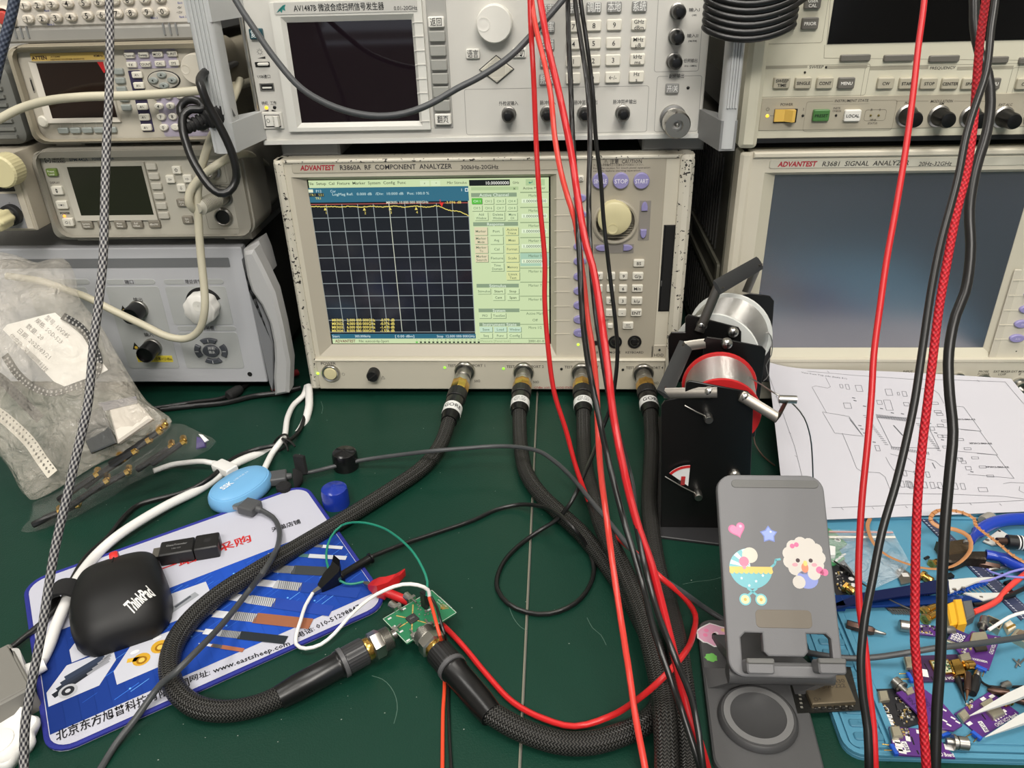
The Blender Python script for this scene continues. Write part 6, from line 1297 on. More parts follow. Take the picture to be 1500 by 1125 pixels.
def bag(name, label, outline, thick, m, seed, floor=.004):
    """a pillow: the outline filled with rings, swelling towards the middle on both faces, with wrinkles"""
    pts = [PL.f(*p) for p in outline]; pts = ccw(pts); rr = random.Random(seed)
    P2 = [tuple(p)[:2] for p in spline([(x, y, 0) for x, y in pts], .008, True)]; n = len(P2); cx = sum(p[0] for p in P2)/n; cy = sum(p[1] for p in P2)/n
    ks = (1, .97, .9, .8, .68, .54, .4, .25, .1); rings = []
    wv = [rr.uniform(0, 6.28) for _ in range(6)]
    for sgn in (1, -1):
        for k in (ks if sgn > 0 else ks[::-1]):
            r = []
            for x, y in P2:
                X_, Y_ = cx+(x-cx)*k, cy+(y-cy)*k; q = (1-k**4)**.6
                wr = .0032*math.sin(X_*90+Y_*40+wv[0])+.0026*math.sin(X_*-60+Y_*130+wv[1])+.0018*math.sin(X_*210+wv[2])
                r.append((X_, Y_, sgn*(thick*q*(.55 if sgn < 0 else 1)+.0006)+wr*q*sgn))
            rings.append(r)
    rings = rings[9:]+rings[:9] if False else rings
    mb = MB(); front = rings[:9]; back = rings[9:]
    mb.loft(front[::-1], caps=False); mb.loft(back[::-1], caps=False)
    mb.add(front[-1], [tuple(range(n))]); mb.add(back[0], [tuple(range(n-1, -1, -1))])
    M = PL.M(); vs = []
    for p in mb.v:
        P = M @ Vector(p); P.z = max(P.z, floor+.0005); P.y = min(P.y, -.006); vs.append(P-PL.o)
    mb.v = [tuple(p) for p in vs]
    o = thing(name, label, 'bag', PL.o); put(mb, 'film', m, o, angle=70); return o
up = bag('parts_bag', 'cloudy plastic bag of component tapes and white paper label, leaning at the left', [(-12, 372), (20, 373), (62, 386), (92, 378), (108, 398), (114, 432), (148, 478), (184, 540), (216, 588), (252, 617), (238, 636), (200, 656), (150, 676), (100, 706), (62, 728), (44, 732), (20, 690), (-10, 650), (-30, 520)], .030, FILM, 3)
lo = bag('antenna_bag', 'clear bag of black antennas with gold connectors, under the cloudy bag', [(47, 741), (66, 732), (103, 710), (152, 681), (202, 661), (240, 640), (256, 620), (298, 636), (317, 647), (274, 675), (228, 690), (196, 706), (136, 741), (86, 773), (39, 795), (44, 765), (48, 742)], .014, FILM2, 8)
zs = put(MB().tube([Vector((*PL.f(u, v), .004)) for u, v in ((112, 405), (60, 386), (10, 380))], .0012, 6, PL.M()), 'zip_seal', mat('seal_white', (214, 210, 200), .4), None); zs.parent = up; zs.matrix_parent_inverse = up.matrix_world.inverted(); zs.location = zs.location
def zlay(h): return PL.M() @ T(0, 0, h)
def local(o, m): o.data.transform(Matrix.Translation(-Vector(PL.o)) @ m); o.location = PL.o; return o
# paper label in its pouch
pts = [PL.f(u, v) for u, v in ((86, 470), (97, 468), (135, 500), (173, 550), (120, 578), (96, 567), (22, 492), (28, 485))]
o = put(MB().prism(pts, 0, .0006), 'paper_label', mat('label_paper', (236, 232, 224), .7)); local(o, zlay(.0175)); tag(o, 'white printed paper label inside the cloudy bag', 'label')
pr = Print()
for t, ua, va, ub, vb in (('型号: 1SV285', 84, 474, 117, 503), ('规格: SOD-523', 70, 478, 107, 511), ('数量: 20', 57, 486, 80, 506), ('日期: 2025/03/21', 45, 493, 90, 533), ('供应商: 深圳明皓科技', 33, 500, 86, 552)):
    a, b_ = PL.f(ua, va), PL.f(ub, vb); pr.txt(t, (a[0]+b_[0])/2, (a[1]+b_[1])/2, .0040, (120, 116, 112), .0008, 'C', math.hypot(b_[0]-a[0], b_[1]-a[1]), 0, rot=math.atan2(b_[1]-a[1], b_[0]-a[0]))
q = put(pr, 'lettering', PRINT, smooth=False, kind='stuff'); local(q, zlay(.0175)); q.location = (0, 0, 0); q.parent = o
def tape(name, label, uvs, w_, col, hole, h):
    c = [Vector((*PL.f(u, v), h)) for u, v in uvs]; c = spline(c, .004); mb = MB(); rg = []
    for i, p in enumerate(c):
        t = (c[min(i+1, len(c)-1)]-c[max(i-1, 0)]).normalized(); nn = Vector((-t.y, t.x, 0)); rg.append([tuple(p-nn*w_/2), tuple(p+nn*w_/2), tuple(p+nn*w_/2+Vector((0, 0, .0008))), tuple(p-nn*w_/2+Vector((0, 0, .0008)))])
    mb.loft(rg); o = put(mb, name, mat('tape_'+name+label[:5], col, .5)); local(o, PL.M()); tag(o, label, 'tape')
    pr = Print()
    for i in range(1, len(c)-1):
        t = (c[i+1]-c[i-1]).normalized(); nn = Vector((-t.y, t.x, 0)); p = c[i]+nn*w_*.34; pr.poly(circ(.0009, 8, p.x, p.y), hole, h+.0010)
        p = c[i]-nn*w_*.1; pr.rect(p.x-.0009, p.y-.0012, p.x+.0009, p.y+.0012, hole, h+.0010)
    q = put(pr, 'pockets', PRINT, smooth=False, kind='stuff'); local(q, PL.M()); q.location = (0, 0, 0); q.parent = o
tape('component_tape', 'white punched component tape in the lower part of the cloudy bag', [(-10, 602), (15, 612), (40, 632), (62, 654), (80, 680), (95, 700)], .0105, (206, 200, 186), (110, 106, 98), .018)
tape('component_tape', 'black punched component tape arcing round the paper label', [(110, 474), (135, 490), (152, 514), (162, 540), (155, 562), (130, 574), (95, 584), (66, 574), (45, 556), (28, 530)], .007, (38, 38, 38), (150, 148, 144), .020)
tape('component_tape', 'dark component tape at the left edge inside the cloudy bag', [(-15, 545), (15, 560), (45, 590), (75, 620)], .009, (60, 58, 56), (30, 30, 30), .016)
pts = [PL.f(u, v) for u, v in ((128, 622), (165, 602), (186, 655), (150, 670))]; o = put(MB().prism(pts, 0, .004, .001), 'foil_pouch', mat('foil_grey', (104, 106, 106), .25, .6, bump=.8, bscale=120)); local(o, zlay(.016)); tag(o, 'grey foil pouch low in the cloudy bag', 'pouch')
pts = [PL.f(u, v) for u, v in ((160, 598), (214, 588), (216, 598), (165, 610))]; o = put(MB().prism(pts, 0, .0008), 'label_strip', mat('strip_grey', (120, 118, 122), .6)); local(o, zlay(.018)); tag(o, 'grey label strip low in the cloudy bag', 'label')
pts = [PL.f(u, v) for u, v in ((172, 604), (214, 596), (236, 620), (186, 655))]; o = put(MB().prism(pts, 0, .006, .002), 'paper_packet', mat('packet_white', (216, 208, 196), .6)); local(o, zlay(.012)); tag(o, 'pale paper packet at the lower right of the cloudy bag', 'packet')
# antennas with gold connectors
rr = random.Random(2); ORD = 'second third fourth fifth sixth eighth ninth tenth twelfth first seventh eleventh'.split(); spots = ((95, 735, 158, 693), (110, 745, 172, 702), (70, 768, 124, 738), (128, 715, 186, 668), (150, 700, 212, 660), (168, 682, 232, 644), (190, 668, 246, 630), (205, 690, 262, 652), (228, 682, 280, 646), (60, 782, 100, 750), (140, 722, 200, 690), (205, 655, 250, 622))
for i, (u0, v0, u1, v1) in enumerate(spots):
    a, b_ = PL.f(u0, v0), PL.f(u1, v1); h = rr.uniform(.004, .010); P0 = PL.M() @ Vector((*a, h)); P1 = PL.M() @ Vector((*b_, h)); P0.z = max(P0.z, .010); P1.z = max(P1.z, .010); ax = P1-P0; L = ax.length
    t = thing('antenna', ORD[i]+' black rod antenna counted from the lower left end of the clear bag', 'antenna', P0, group='antennas in the clear bag'); M = frame((0, 0, 0), ax, (0, 0, 1))
    put(MB().lathe([(.0028, 0), (.0034, .002), (.0028, L*.8), (.0022, L*.84)], 8, M), 'rod', CABLE, t)
    g_ = MB(); g_.lathe([(.0024, L*.83), (.0034, L*.84), (.0034, L*.93), (.0024, L*.94)], 8, M); g_.lathe([(.0022, -.001), (.0032, 0), (.0032, .008), (.0022, .009)], 8, M @ T(0, 0, L*.9) @ R(PI/2, 'X')); put(g_, 'gold_connector', GOLD, t)
o = put(MB().prism([PL.f(u, v) for u, v in ((293, 642), (306, 645), (305, 657), (292, 660))], 0, .004, .0006), 'plug_part', mat('violet_plastic', (72, 62, 110), .5)); local(o, zlay(.004)); tag(o, 'small violet and white part in the tip of the clear bag', 'part')
q = put(MB().prism([PL.f(u, v) for u, v in ((297, 639), (303, 640), (312, 648), (306, 651))], .004, .006, .0004), 'white_end', WHC); local(q, zlay(.004)); q.location = (0, 0, 0); q.parent = o
# ================================================================== solder wire stand
SBK = mat('black_sheet_metal', (14, 14, 14), .35); st_o = onZ(1030, 760, MATZ)
sx = lambda u, v, y: onY(u, v, y)
stand = thing('solder_stand', 'black sheet metal solder wire stand with steel guide arms, in front of the analyser', 'solder stand', (.385, -.16, MATZ))
SO_ = Vector((.385, -.16, MATZ)); SI_ = Matrix.Translation(-SO_)
def plate(nm, pts, y, th=.0016, m=SBK):
    """upright plate from pixel outline on the plane y (facing the viewer)"""
    P = [sx(u, v, y) for u, v in pts]; w_ = [(p.x, max(p.z, MATZ+.001)) for p in P]
    M = SI_ @ Matrix(((1, 0, 0, 0), (0, 0, -1, y), (0, 1, 0, 0), (0, 0, 0, 1)))
    return put(MB().prism(w_, -th, 0, .0004, M), nm, m, stand)
YA, YB, YC, YD = -.236, -.165, -.140, -.058
plate('front_plate', [(966, 800), (969, 594), (974, 587), (1003, 581), (1005, 562), (1010, 558), (1095, 574), (1104, 582), (1093, 800)], YA)
plate('spool_plate', [(1024, 640), (1031, 499), (1036, 494), (1066, 498), (1117, 508), (1122, 514), (1106, 640)], YB)
plate('spool_plate', [(980, 560), (979, 494), (984, 487), (1004, 487), (1004, 466), (1009, 461), (1082, 480), (1086, 486), (1085, 560)], YC)
plate('back_plate', [(1050, 560), (1052, 440), (1100, 430), (1128, 434), (1134, 441), (1126, 560)], YD)
def sideplate(nm, x0, x1, ztops):
    pts = [(YA+.002, MATZ+.001), (YD, MATZ+.001)]+ztops
    M = SI_ @ Matrix(((0, 0, 1, 0), (1, 0, 0, 0), (0, 1, 0, 0), (0, 0, 0, 1))); put(MB().prism(pts, x0, x1, .0002, M), nm, SBK, stand)
xr_ = sx(1101, 620, YA).x; xl_ = sx(967, 700, YA).x
sideplate('side_plate', xr_-.001, xr_+.0006, [(YD, .085), (YC, .085), (YB, .118), (YA+.002, .122)])
put(MB().prism([(xl_-.003, -.2475), (xr_+.008, -.262), (xr_+.022, -.05), (xl_+.012, -.05)], MATZ+.0003, MATZ+.0028, .0006, SI_), 'base_plate', mat('base_dark_grey', (44, 44, 46), .45), stand)
# pan head bolts
def bolt(u, v, y, r=.0048, n=22):
    P = sx(u, v, y-.002); M = SI_ @ frame(P, (0, -1, 0), (1, 0, 0)); o = put(MB().lathe([(r, -.003), (r, .0006), (r*.8, .0022), (r*.4, .003), (.0003, .0031)], n, M), 'bolt', CHROME, stand)
    put(MB().box(0, 0, .0030, r*1.1, .0009, .0004, M).box(0, 0, .0030, .0009, r*1.1, .0004, M), 'cross_recess', VOID, o)
for u, v, y in ((1039, 575, YA), (1091, 583, YA), (1028, 477, YC), (1074, 487, YC), (1065, 504, YB), (1076, 696, YA)): bolt(u, v, y)
for a, b_, nm in (((1003, 594), (1037, 611), 'spring_wire'), ((974, 698), (1022, 724), 'spring_wire')):
    A, B = sx(*a, YA-.003), sx(*b_, YA-.004); put(MB().tube([A-SO_, (A*.5+B*.5)-SO_+Vector((0, -.003, .001)), B-SO_], .0006, 6), nm, STEEL, stand)
    M = SI_ @ frame(B+Vector((0, .004, 0)), (0, -1, 0), (1, 0, 0)); put(MB().lathe([(.0030, 0), (.0036, .002), (.0036, .008), (.0030, .0095), (.0005, .0096)], 16, M), 'stop_pin', CHROME, stand)
# U shaped wire guides with embossed dark grips
def strapbar(pts, w_, th, nm, m, up): 
    up = (pts[-1]-pts[0]).cross(FWD); c = [p-SO_ for p in pts]; return put(MB().tube(c, [(w_/2, th/2)]*len(c), 8, flat=up), nm, m, stand, angle=30)
SATIN = mat('satin_steel', (128, 124, 117), .34, 1); GRIP = mat('grip_slate', (48, 49, 50), .5)
def guide(A0, A1, G1, B0, yA, yB):
    a0, a1 = sx(*A0, yA-.004), sx(*A1[:2], A1[2]); g1 = sx(*G1[:2], G1[2]); b0_ = sx(*B0, yB)
    d = (a1-a0); strapbar([a0-d.normalized()*.006, a0, a0+d*.5, a1, a1+(g1-a1)*.06], .0085, .0016, 'guide_arm', SATIN, (0, 0, 1) if abs(d.z) < abs(d.x) else (1, 0, 0)); strapbar([b0_, b0_*.5+g1*.5, g1, g1+(a1-g1)*.06], .0085, .0016, 'guide_arm', SATIN, (0, 0, 1))
    strapbar([a1-(g1-a1)*.03, a1, g1, g1+(g1-a1)*.03], .0135, .0035, 'guide_grip', GRIP, (.5, -.6, .6))
    return a1, g1
guide((1039, 575), (973, 576, -.232), (1004, 507, -.168), (1033, 503), YA, YB)
a1, g1 = guide((1028, 477), (1052, 420, -.140), (1111, 386, -.062), (1093, 428), YC, YD)
q0, q1, q2 = sx(1091, 583, YA-.004), sx(1139, 612, YA-.016), sx(1153, 585, YA-.014)
strapbar([q0+(q0-q1)*.12, q0, q0*.5+q1*.5, q1, q1*.8+q2*.2, q2], .0085, .0016, 'wire_arm', SATIN, (0, .4, 1)); M = SI_ @ frame(q2, (1, -.15, .05), (0, 0, 1)); put(MB().lathe([(.0024, -.006), (.0032, -.006), (.0032, .007), (.0022, .007)], 14, M), 'wire_eye', CHROME, stand)
# spools of solder
SOLD = mat('solder_wire', (196, 194, 190), .28, .9, bump=0)
Nn = SOLD.node_tree.nodes; Ll = SOLD.node_tree.links; tc = Nn.new('ShaderNodeTexCoord'); wv = Nn.new('ShaderNodeTexWave'); wv.bands_direction = 'Z'; wv.inputs['Scale'].default_value = 260; wv.inputs['Distortion'].default_value = 1.2; Ll.new(tc.outputs['Object'], wv.inputs['Vector']); bp = Nn.new('ShaderNodeBump'); bp.inputs['Strength'].default_value = .8; bp.inputs['Distance'].default_value = .0006; Ll.new(wv.outputs['Fac'], bp.inputs['Height']); Ll.new(bp.outputs[0], Nn['Principled BSDF'].inputs['Normal'])
AXD = Vector((.14, .99, .0)).normalized()
def spool(label, c, r, rw, L, m, ax=AXD):
    t = thing('solder_spool', label, 'spool', c); M = frame((0, 0, 0), ax, (0, 0, 1)); t.rotation_euler = M.to_euler()
    put(MB().lathe([(.008, -.0015), (r, -.0015), (r*1.01, 0), (r, .0015), (rw*.5, .0018), (.008, .0018)], 40), 'front_flange', m, t)
    put(MB().lathe([(rw, .0018), (rw*1.01, L*.5), (rw, L-.0018)], 44), 'wound_wire', SOLD, t)
    put(MB().lathe([(.008, L-.0018), (r, L-.0015), (r*1.01, L), (r, L+.0015), (.008, L+.0015)], 40), 'rear_flange', m, t)
    put(MB().lathe([(.007, -.003), (.009, -.003), (.009, L+.003), (.007, L+.003)], 20), 'hub', m, t); return t
zc = sx(1054, 517, -.178).z-.0345
s1 = spool('solder spool with red rims in the front bay of the black stand', (sx(1054, 560, -.178).x-.0066, -.224, zc+.003), .0315, .0292, .047, mat('red_spool', (196, 40, 42), .4))
zc2 = sx(1072, 425, -.072).z-.041
s2 = spool('solder spool with white rims in the rear bay of the black stand', (sx(1062, 470, -.126).x-.005, -.126, zc2), .0400, .0368, .052, mat('white_spool', (222, 224, 220), .4), Vector((.42, .907, 0)))
pts = [(.0, .0)]+[(.021*math.cos(a), .021*math.sin(a)) for a in [PI*.5+.9*i/10 for i in range(11)]]
p0 = sx(1008, 712, YA-.003); t = thing('spool_label', 'white and red spool label showing at the lower left of the black stand', 'label', p0, (PI/2, 0, 0)); put(MB().prism(pts, -.0006, 0), 'label_face', LBL, t); put(MB().prism([(.0211*math.cos(a), .0211*math.sin(a)) for a in [PI*.5+.9*i/10 for i in range(11)]]+[(.0188*math.cos(a), .0188*math.sin(a)) for a in [PI*.5+.9-.9*i/10 for i in range(11)]], 0, .0004), 'red_rim', mat('red_spool', (196, 40, 42), .4), t)
pr = Print(); pr.rect(-.0065, .001, -.0030, .010, (190, 44, 44), .0002)
for i in range(4): pr.txt('SOLDER', -.008+i*.0014, .004, .0011, (70, 70, 70), .0003, rot=PI/2)
put(pr, 'print', PRINT, t, smooth=False, kind='stuff')
wt = []
for pp in ([(1085, 545, -.19), (1110, 560, -.21), (1135, 576, -.245), (1152, 585, -.25), (1164, 594, -.25), (1178, 612, -.25), (1187, 640, -.25), (1190, 672, -.25), (1191, 702, -.25)],): wt.append(pp)
hang('solder_wire', 'thin solder wire from the red spool through the guide eye down behind the phone stand', wt[0], .0006, STEEL, n=6)
hang('solder_wire', 'thin solder wire looping off the white spool beside the grey screen', [(1085, 470, -.10), (1110, 492, -.10), (1125, 487, -.10), (1131, 500, -.10), (1130, 520, -.10), (1122, 535, -.10), (1125, 550, -.10), (1118, 558, -.11)], .0005, STEEL, n=6)
hang('brown_wire', 'dark brown wire end lying right of the black stand', [(1104, 636, .02), (1106, 650, .012), (1118, 668, .005), (1135, 682, .0045)], .0008, mat('brown_wire', (78, 58, 44), .5), n=6)

# ================================================================== drawing on white paper
pa_, pb_ = onY(1122, 540, -.032), onY(1481, 555, -.032); pc_ = onZ(1218, 765, .0105)
ex = Vector((1, 0, 0)); PP = Plane((0, -.032, (pa_.z+pb_.z)/2), ex, Vector((0, pc_.y+.032, pc_.z-(pa_.z+pb_.z)/2))*-1)
cn = [PP.f(u, v) for u, v in ((1122, 540), (1481, 555), (1640, 744), (1150, 764))]
lf = [PP.f(u, v) for u, v in ((1112, 570), (1124, 612), (1138, 655), (1148, 700))]
pw = thing('paper_sheet', 'white sheet printed with a circuit layout drawing, propped against the signal analyser', 'paper', PP.o)
NX, NY = 24, 16; mb = MB(); vs = []
A, B, C_, D_ = [Vector(c) for c in cn]
def curl(s, t): return .010*max(0, 1-s*5)**2*(t*.8+.1)+.004*math.sin(s*5+1)*t*(1-t)*2+.006*max(0, t-.85)**2*20*math.sin(s*3.2)
def PS(s, t): p = (D_*(1-s)+C_*s)*(1-t)+(A*(1-s)+B*s)*t; return p, curl(s, t)
for j in range(NY+1):
    for i in range(NX+1):
        p, h = PS(i/NX, j/NY); vs.append((p.x, p.y, h+.0004))
n1 = len(vs); vs += [(x, y, h-.0005) for x, y, h in vs]
fs = []
for j in range(NY):
    for i in range(NX):
        a = j*(NX+1)+i; fs.append((a, a+1, a+NX+2, a+NX+1)); fs.append((n1+a, n1+a+NX+1, n1+a+NX+2, n1+a+1))
for i in range(NX): fs.append((i, n1+i, n1+i+1, i+1)); a = NY*(NX+1)+i; fs.append((a, a+1, n1+a+1, n1+a))
for j in range(NY): a = j*(NX+1); fs.append((a, a+NX+1, n1+a+NX+1, n1+a)); a += NX; fs.append((a, n1+a, n1+a+NX+1, a+NX+1))
PM = PP.M(); PM.translation = (0, 0, 0)
mb.add(vs, fs, PM); put(mb, 'sheet', mat('printer_paper', (194, 193, 200), .7), pw, angle=80)
def inv_st(x, y):
    s, t = .5, .5
    for _ in range(8):
        p, _h = PS(s, t); e = Vector((x, y))-p; ds = (C_-D_)*(1-t)+(B-A)*t; dt = (A*(1-s)+B*s)-(D_*(1-s)+C_*s); det = ds.x*dt.y-ds.y*dt.x; s += (e.x*dt.y-e.y*dt.x)/det; t += (ds.x*e.y-ds.y*e.x)/det
    return s, t
class OnPaper(Print):
    def lift(s):
        for i, (x, y, h) in enumerate(s.v): a, b_ = inv_st(x, y); s.v[i] = tuple(PM @ Vector((x, y, curl(a, b_)+.0007+h)))
pp = OnPaper(); INK = (96, 98, 104)
def pl_(pts, w_=.00036, c=INK):
    q = [PP.f(u, v) for u, v in pts]; out = [q[0]]
    for a, b_ in zip(q[:-1], q[1:]):
        k = max(1, int(math.hypot(b_[0]-a[0], b_[1]-a[1])/.012)); out += [(a[0]+(b_[0]-a[0])*i/k, a[1]+(b_[1]-a[1])*i/k) for i in range(1, k+1)]
    pp.line(out, w_, c, 0)
def rc(u, v, w_, h_, sk=.30, a=.0004):
    pl_([(u-w_/2-sk*h_/2*-1*-1, v-h_/2), (u+w_/2-sk*h_/2, v-h_/2), (u+w_/2+sk*h_/2, v+h_/2), (u-w_/2+sk*h_/2, v+h_/2), (u-w_/2-sk*h_/2, v-h_/2)], a)
# frame with tick letters
pl_([(1124, 560), (1146, 615), (1163, 660), (1174, 702)]); pl_([(1182, 546), (1250, 552), (1330, 557), (1400, 558), (1472, 560), (1500, 592)]); pl_([(1218, 745), (1290, 742), (1360, 739), (1430, 737), (1500, 733)])
for u, v in ((1234, 746), (1279, 745), (1328, 743), (1422, 738), (1466, 739)): pl_([(u-2, v-1), (u+1, v+2)])
for u, v in ((1135, 590), (1155, 640), (1164, 673), (1212, 547), (1432, 559)): pl_([(u-1, v-1), (u+2, v+1)])
a, b_ = PP.f(1176, 548), PP.f(1237, 556); pp.txt('View from Top side (Scale 4:1)', (a[0]+b_[0])/2, (a[1]+b_[1])/2, .0022, INK, 0, 'C', .046, rot=math.atan2(b_[1]-a[1], b_[0]-a[0]))
# board outline
pl_([(1209, 555), (1216, 568), (1212, 570), (1194, 567), (1189, 569), (1210, 607)]); pl_([(1204, 606), (1243, 612), (1264, 641), (1222, 637), (1204, 606)]); pl_([(1233, 637), (1245, 665), (1254, 688), (1262, 693), (1288, 694), (1296, 700), (1304, 720)])
pl_([(1340, 569), (1366, 570), (1375, 576), (1383, 590)]); pl_([(1310, 724), (1390, 724), (1470, 727), (1500, 731)])
for k in range(2): pl_([(1243+k*1.5, 614+k*3), (1262, 639)], .0005)
# chips and their pads
for u, v, w_, h_ in ((1232, 567, 4, 5), (1241, 568, 5, 7), (1258, 570, 9, 9), (1302, 575, 9, 9), (1316, 577, 3, 4), (1325, 577, 6, 7), (1301, 594, 10, 15), (1288, 590, 7, 6), (1328, 592, 8, 5), (1241, 596, 10, 8), (1285, 658, 6, 8), (1366, 627, 6, 5), (1378, 638, 8, 4), (1407, 672, 7, 5), (1412, 676, 7, 4), (1419, 685, 8, 5), (1330, 710, 6, 9), (1334, 712, 6, 9)): rc(u, v, w_, h_)
for k in range(9): rc(1321+k*11.2, 710+k*.3, 6, 9)
for k in range(7): rc(1370+k*4+(k % 2)*3, 590+k*16, 9, 3.2)
for k in range(8): rc(1374+k*11, 602+k*13.5, 10, 3)
rc(1440, 717, 13, 6)
for u, v in ((1250, 584), (1252, 588), (1266, 596), (1272, 596), (1291, 599), (1307, 605), (1322, 606), (1259, 625), (1262, 630), (1266, 636), (1280, 649), (1356, 612), (1362, 619), (1371, 633), (1381, 643), (1409, 671), (1424, 690)): pl_([(u-1.8, v), (u+1.8, v+.6)], .0011)
rc(1330, 634, 70, 44, .5, .0005)
for k in range(26): u = 1283+k*1.75; pl_([(u, 608+k*.17), (u+1.5, 613+k*.17)], .0006)
for k in range(22): u = 1305+k*2.6; pl_([(u, 655+k*.32), (u+1.2, 659+k*.32)], .0006)
for k in range(16): pl_([(1264+k*2.1, 610+k*2.8), (1269+k*2.1, 610.5+k*2.8)], .0006); pl_([(1342+k*2.1, 620+k*2.6), (1347+k*2.1, 620.5+k*2.6)], .0006)
pl_([(1309, 624), (1322, 638)], .0012)
for k in range(3):
    u0, v0 = 1390+k*24, 594+k*35; pl_([(u0-6, v0-1), (u0+22, v0+1), (u0+48, v0+36), (u0+16, v0+33), (u0-20, v0+30)]); a, b_ = PP.f(u0+10, v0+18), PP.f(u0+36, v0+20); pp.txt('XP2012-SMA-KE', (a[0]+b_[0])/2, (a[1]+b_[1])/2, .0018, (60, 60, 66), 0, 'C', .021, .03)
pl_([(1297, 671), (1303, 682), (1309, 690), (1318, 688), (1325, 690), (1338, 692)]); pl_([(1304, 666), (1330, 672), (1338, 678), (1350, 692)]); pl_([(1358, 672), (1370, 675), (1378, 682), (1385, 684)]); pl_([(1470, 708), (1480, 706), (1500, 707)]); pl_([(1494, 712), (1493, 718), (1500, 722)])
for k in range(3): rc(1325+k*17, 694+k*.7, 5, 8)
pl_([(1366, 678), (1370, 686)], .0008); pl_([(1372, 714), (1376, 715)], .0008)
pp.lift(); put(pp, 'printed_drawing', PRINT, pw, smooth=False, kind='stuff')

# ================================================================== phone stand
d_ = lambda u, v, d: CAM+sight(u, v)*d
rays = [sight(u, v) for u, v in ((1056.5, 699), (1211, 696), (1234, 992), (1067, 994))]
Mq = Matrix((rays[0], -rays[1], -rays[3])).transposed(); dq = Mq.inverted() @ (-rays[2])       # distances that make the four corners a parallelogram
kq = .517; TLq, TRq, BRq, BLq = CAM+rays[0]*dq[0]*kq, CAM+rays[1]*dq[1]*kq, CAM+rays[2]*kq, CAM+rays[3]*dq[2]*kq
exq = (TRq-TLq)+(BRq-BLq); eyq = (TLq-BLq)+(TRq-BRq); oq = (BLq+BRq)/2
e1_, e2_ = exq.normalized(), eyq.normalized(); sq_, dq_ = (e1_+e2_).normalized(), (e1_-e2_).normalized(); PH_ = Plane(oq, sq_+dq_, sq_-dq_)
STG = mat('stand_grey', (112, 112, 114), .5, bump=.08, bscale=1600); STD = mat('stand_dark_grey', (78, 78, 79), .5, bump=.08, bscale=1600)
bx = [onZ(u, v, .010) for u, v in ((1021, 915), (1045, 1106), (1203, 1118), (1170, 985))]
bdir = ((bx[0]-bx[1])+(bx[3]-bx[2])).normalized(); ba = math.atan2(bdir.y, bdir.x)-PI/2; bw_ = .0665
bcx = (bx[0]+bx[1])*.5; bcen = bcx+Vector((math.cos(ba), math.sin(ba), 0))*bw_/2; bcen.y = -.412
ps = thing('phone_stand', 'grey folding phone stand with pastel stickers and round charging pad on its base', 'phone stand', (bcen.x, bcen.y, MATZ)); PSO = Vector((bcen.x, bcen.y, MATZ)); PSI = Matrix.Translation(-PSO)
BM = PSI @ T(bcen.x, bcen.y, 0) @ R(ba, 'Z')
put(MB().prism(rrect(bw_, .128, .012, 6), MATZ, .0095, .0012, BM), 'base', STD, ps)
cdk = onZ(1111, 1046, .015); M = PSI @ T(cdk.x, cdk.y, 0)
dk = put(MB().lathe([(.0245, .0093), (.0255, .0105), (.0250, .0128), (.0235, .0142), (.0222, .0142), (.0218, .0136), (.0215, .0142), (.0180, .0143), (.0176, .0140), (.001, .0140)], 44, M), 'charging_pad', mat('pad_dark', (62, 62, 63), .5), ps)
put(MB().lathe([(.0178, .0139), (.0178, .0146), (.0220, .0146), (.0220, .0139)], 44, M), 'pad_ring', mat('ring_grey', (112, 112, 112), .45), dk)
def curve_plate(outlines, z0, z1, bev, M, nm, m, parent):
    cu = bpy.data.curves.new('outline', 'CURVE'); cu.dimensions = '2D'; cu.fill_mode = 'BOTH'; cu.extrude = (z1-z0)/2-bev; cu.bevel_depth = bev; cu.bevel_resolution = 1; cu.offset = -bev
    for p in outlines:
        s_ = cu.splines.new('POLY'); s_.points.add(len(p)-1); s_.use_cyclic_u = True
        for q, (x, y) in zip(s_.points, p): q.co = (x, y, 0, 1)
    ob = bpy.data.objects.new('outline', cu); COL.objects.link(ob); bpy.context.view_layer.update()
    me = bpy.data.meshes.new_from_object(ob.evaluated_get(bpy.context.evaluated_depsgraph_get())); bpy.data.objects.remove(ob); bpy.data.curves.remove(cu)
    me.transform(M @ T(0, 0, (z0+z1)/2)); me.materials.clear(); me.materials.append(m); me.name = nm
    me.polygons.foreach_set('use_smooth', [True]*len(me.polygons)); me.set_sharp_from_angle(angle=math.radians(35)); return link(me, nm, parent)
PW_, PHT = exq.length/2, eyq.length/2
QM = PSI @ PH_.M()
fq = lambda u, v: PH_.f(u, v)
c0, c1_, c2_, c3_ = fq(1083, 928), fq(1214, 970), fq(1115, 928), fq(1181, 962)
hx0, hy1 = fq(1083, 927); hx1 = fq(1216, 950)[0]; hy0 = fq(1150, 975)[1]; tx0, tx1, ty0 = fq(1116, 945)[0], fq(1181, 945)[0], fq(1148, 962)[1]
holeo = [(hx0, hy0), (hx1, hy0), (hx1, hy1-.003), (hx1-.003, hy1), (tx1, hy1), (tx1, ty0+.003), (tx1-.003, ty0), (tx0+.003, ty0), (tx0, ty0+.003), (tx0, hy1), (hx0+.003, hy1), (hx0, hy1-.003)]
main = curve_plate([rrect(PW_, PHT, .011, 6, 0, PHT/2), holeo], -.0035, .0035, .0012, QM, 'back_rest', STG, ps)
a, b_ = fq(1069, 704), fq(1197, 717); put(MB().prism(rrect(b_[0]-a[0], a[1]-b_[1], .01, 6, (a[0]+b_[0])/2, (a[1]+b_[1])/2), .0030, .0039, .0003, QM), 'top_pad', mat('pad_grey', (106, 106, 104), .6), ps)
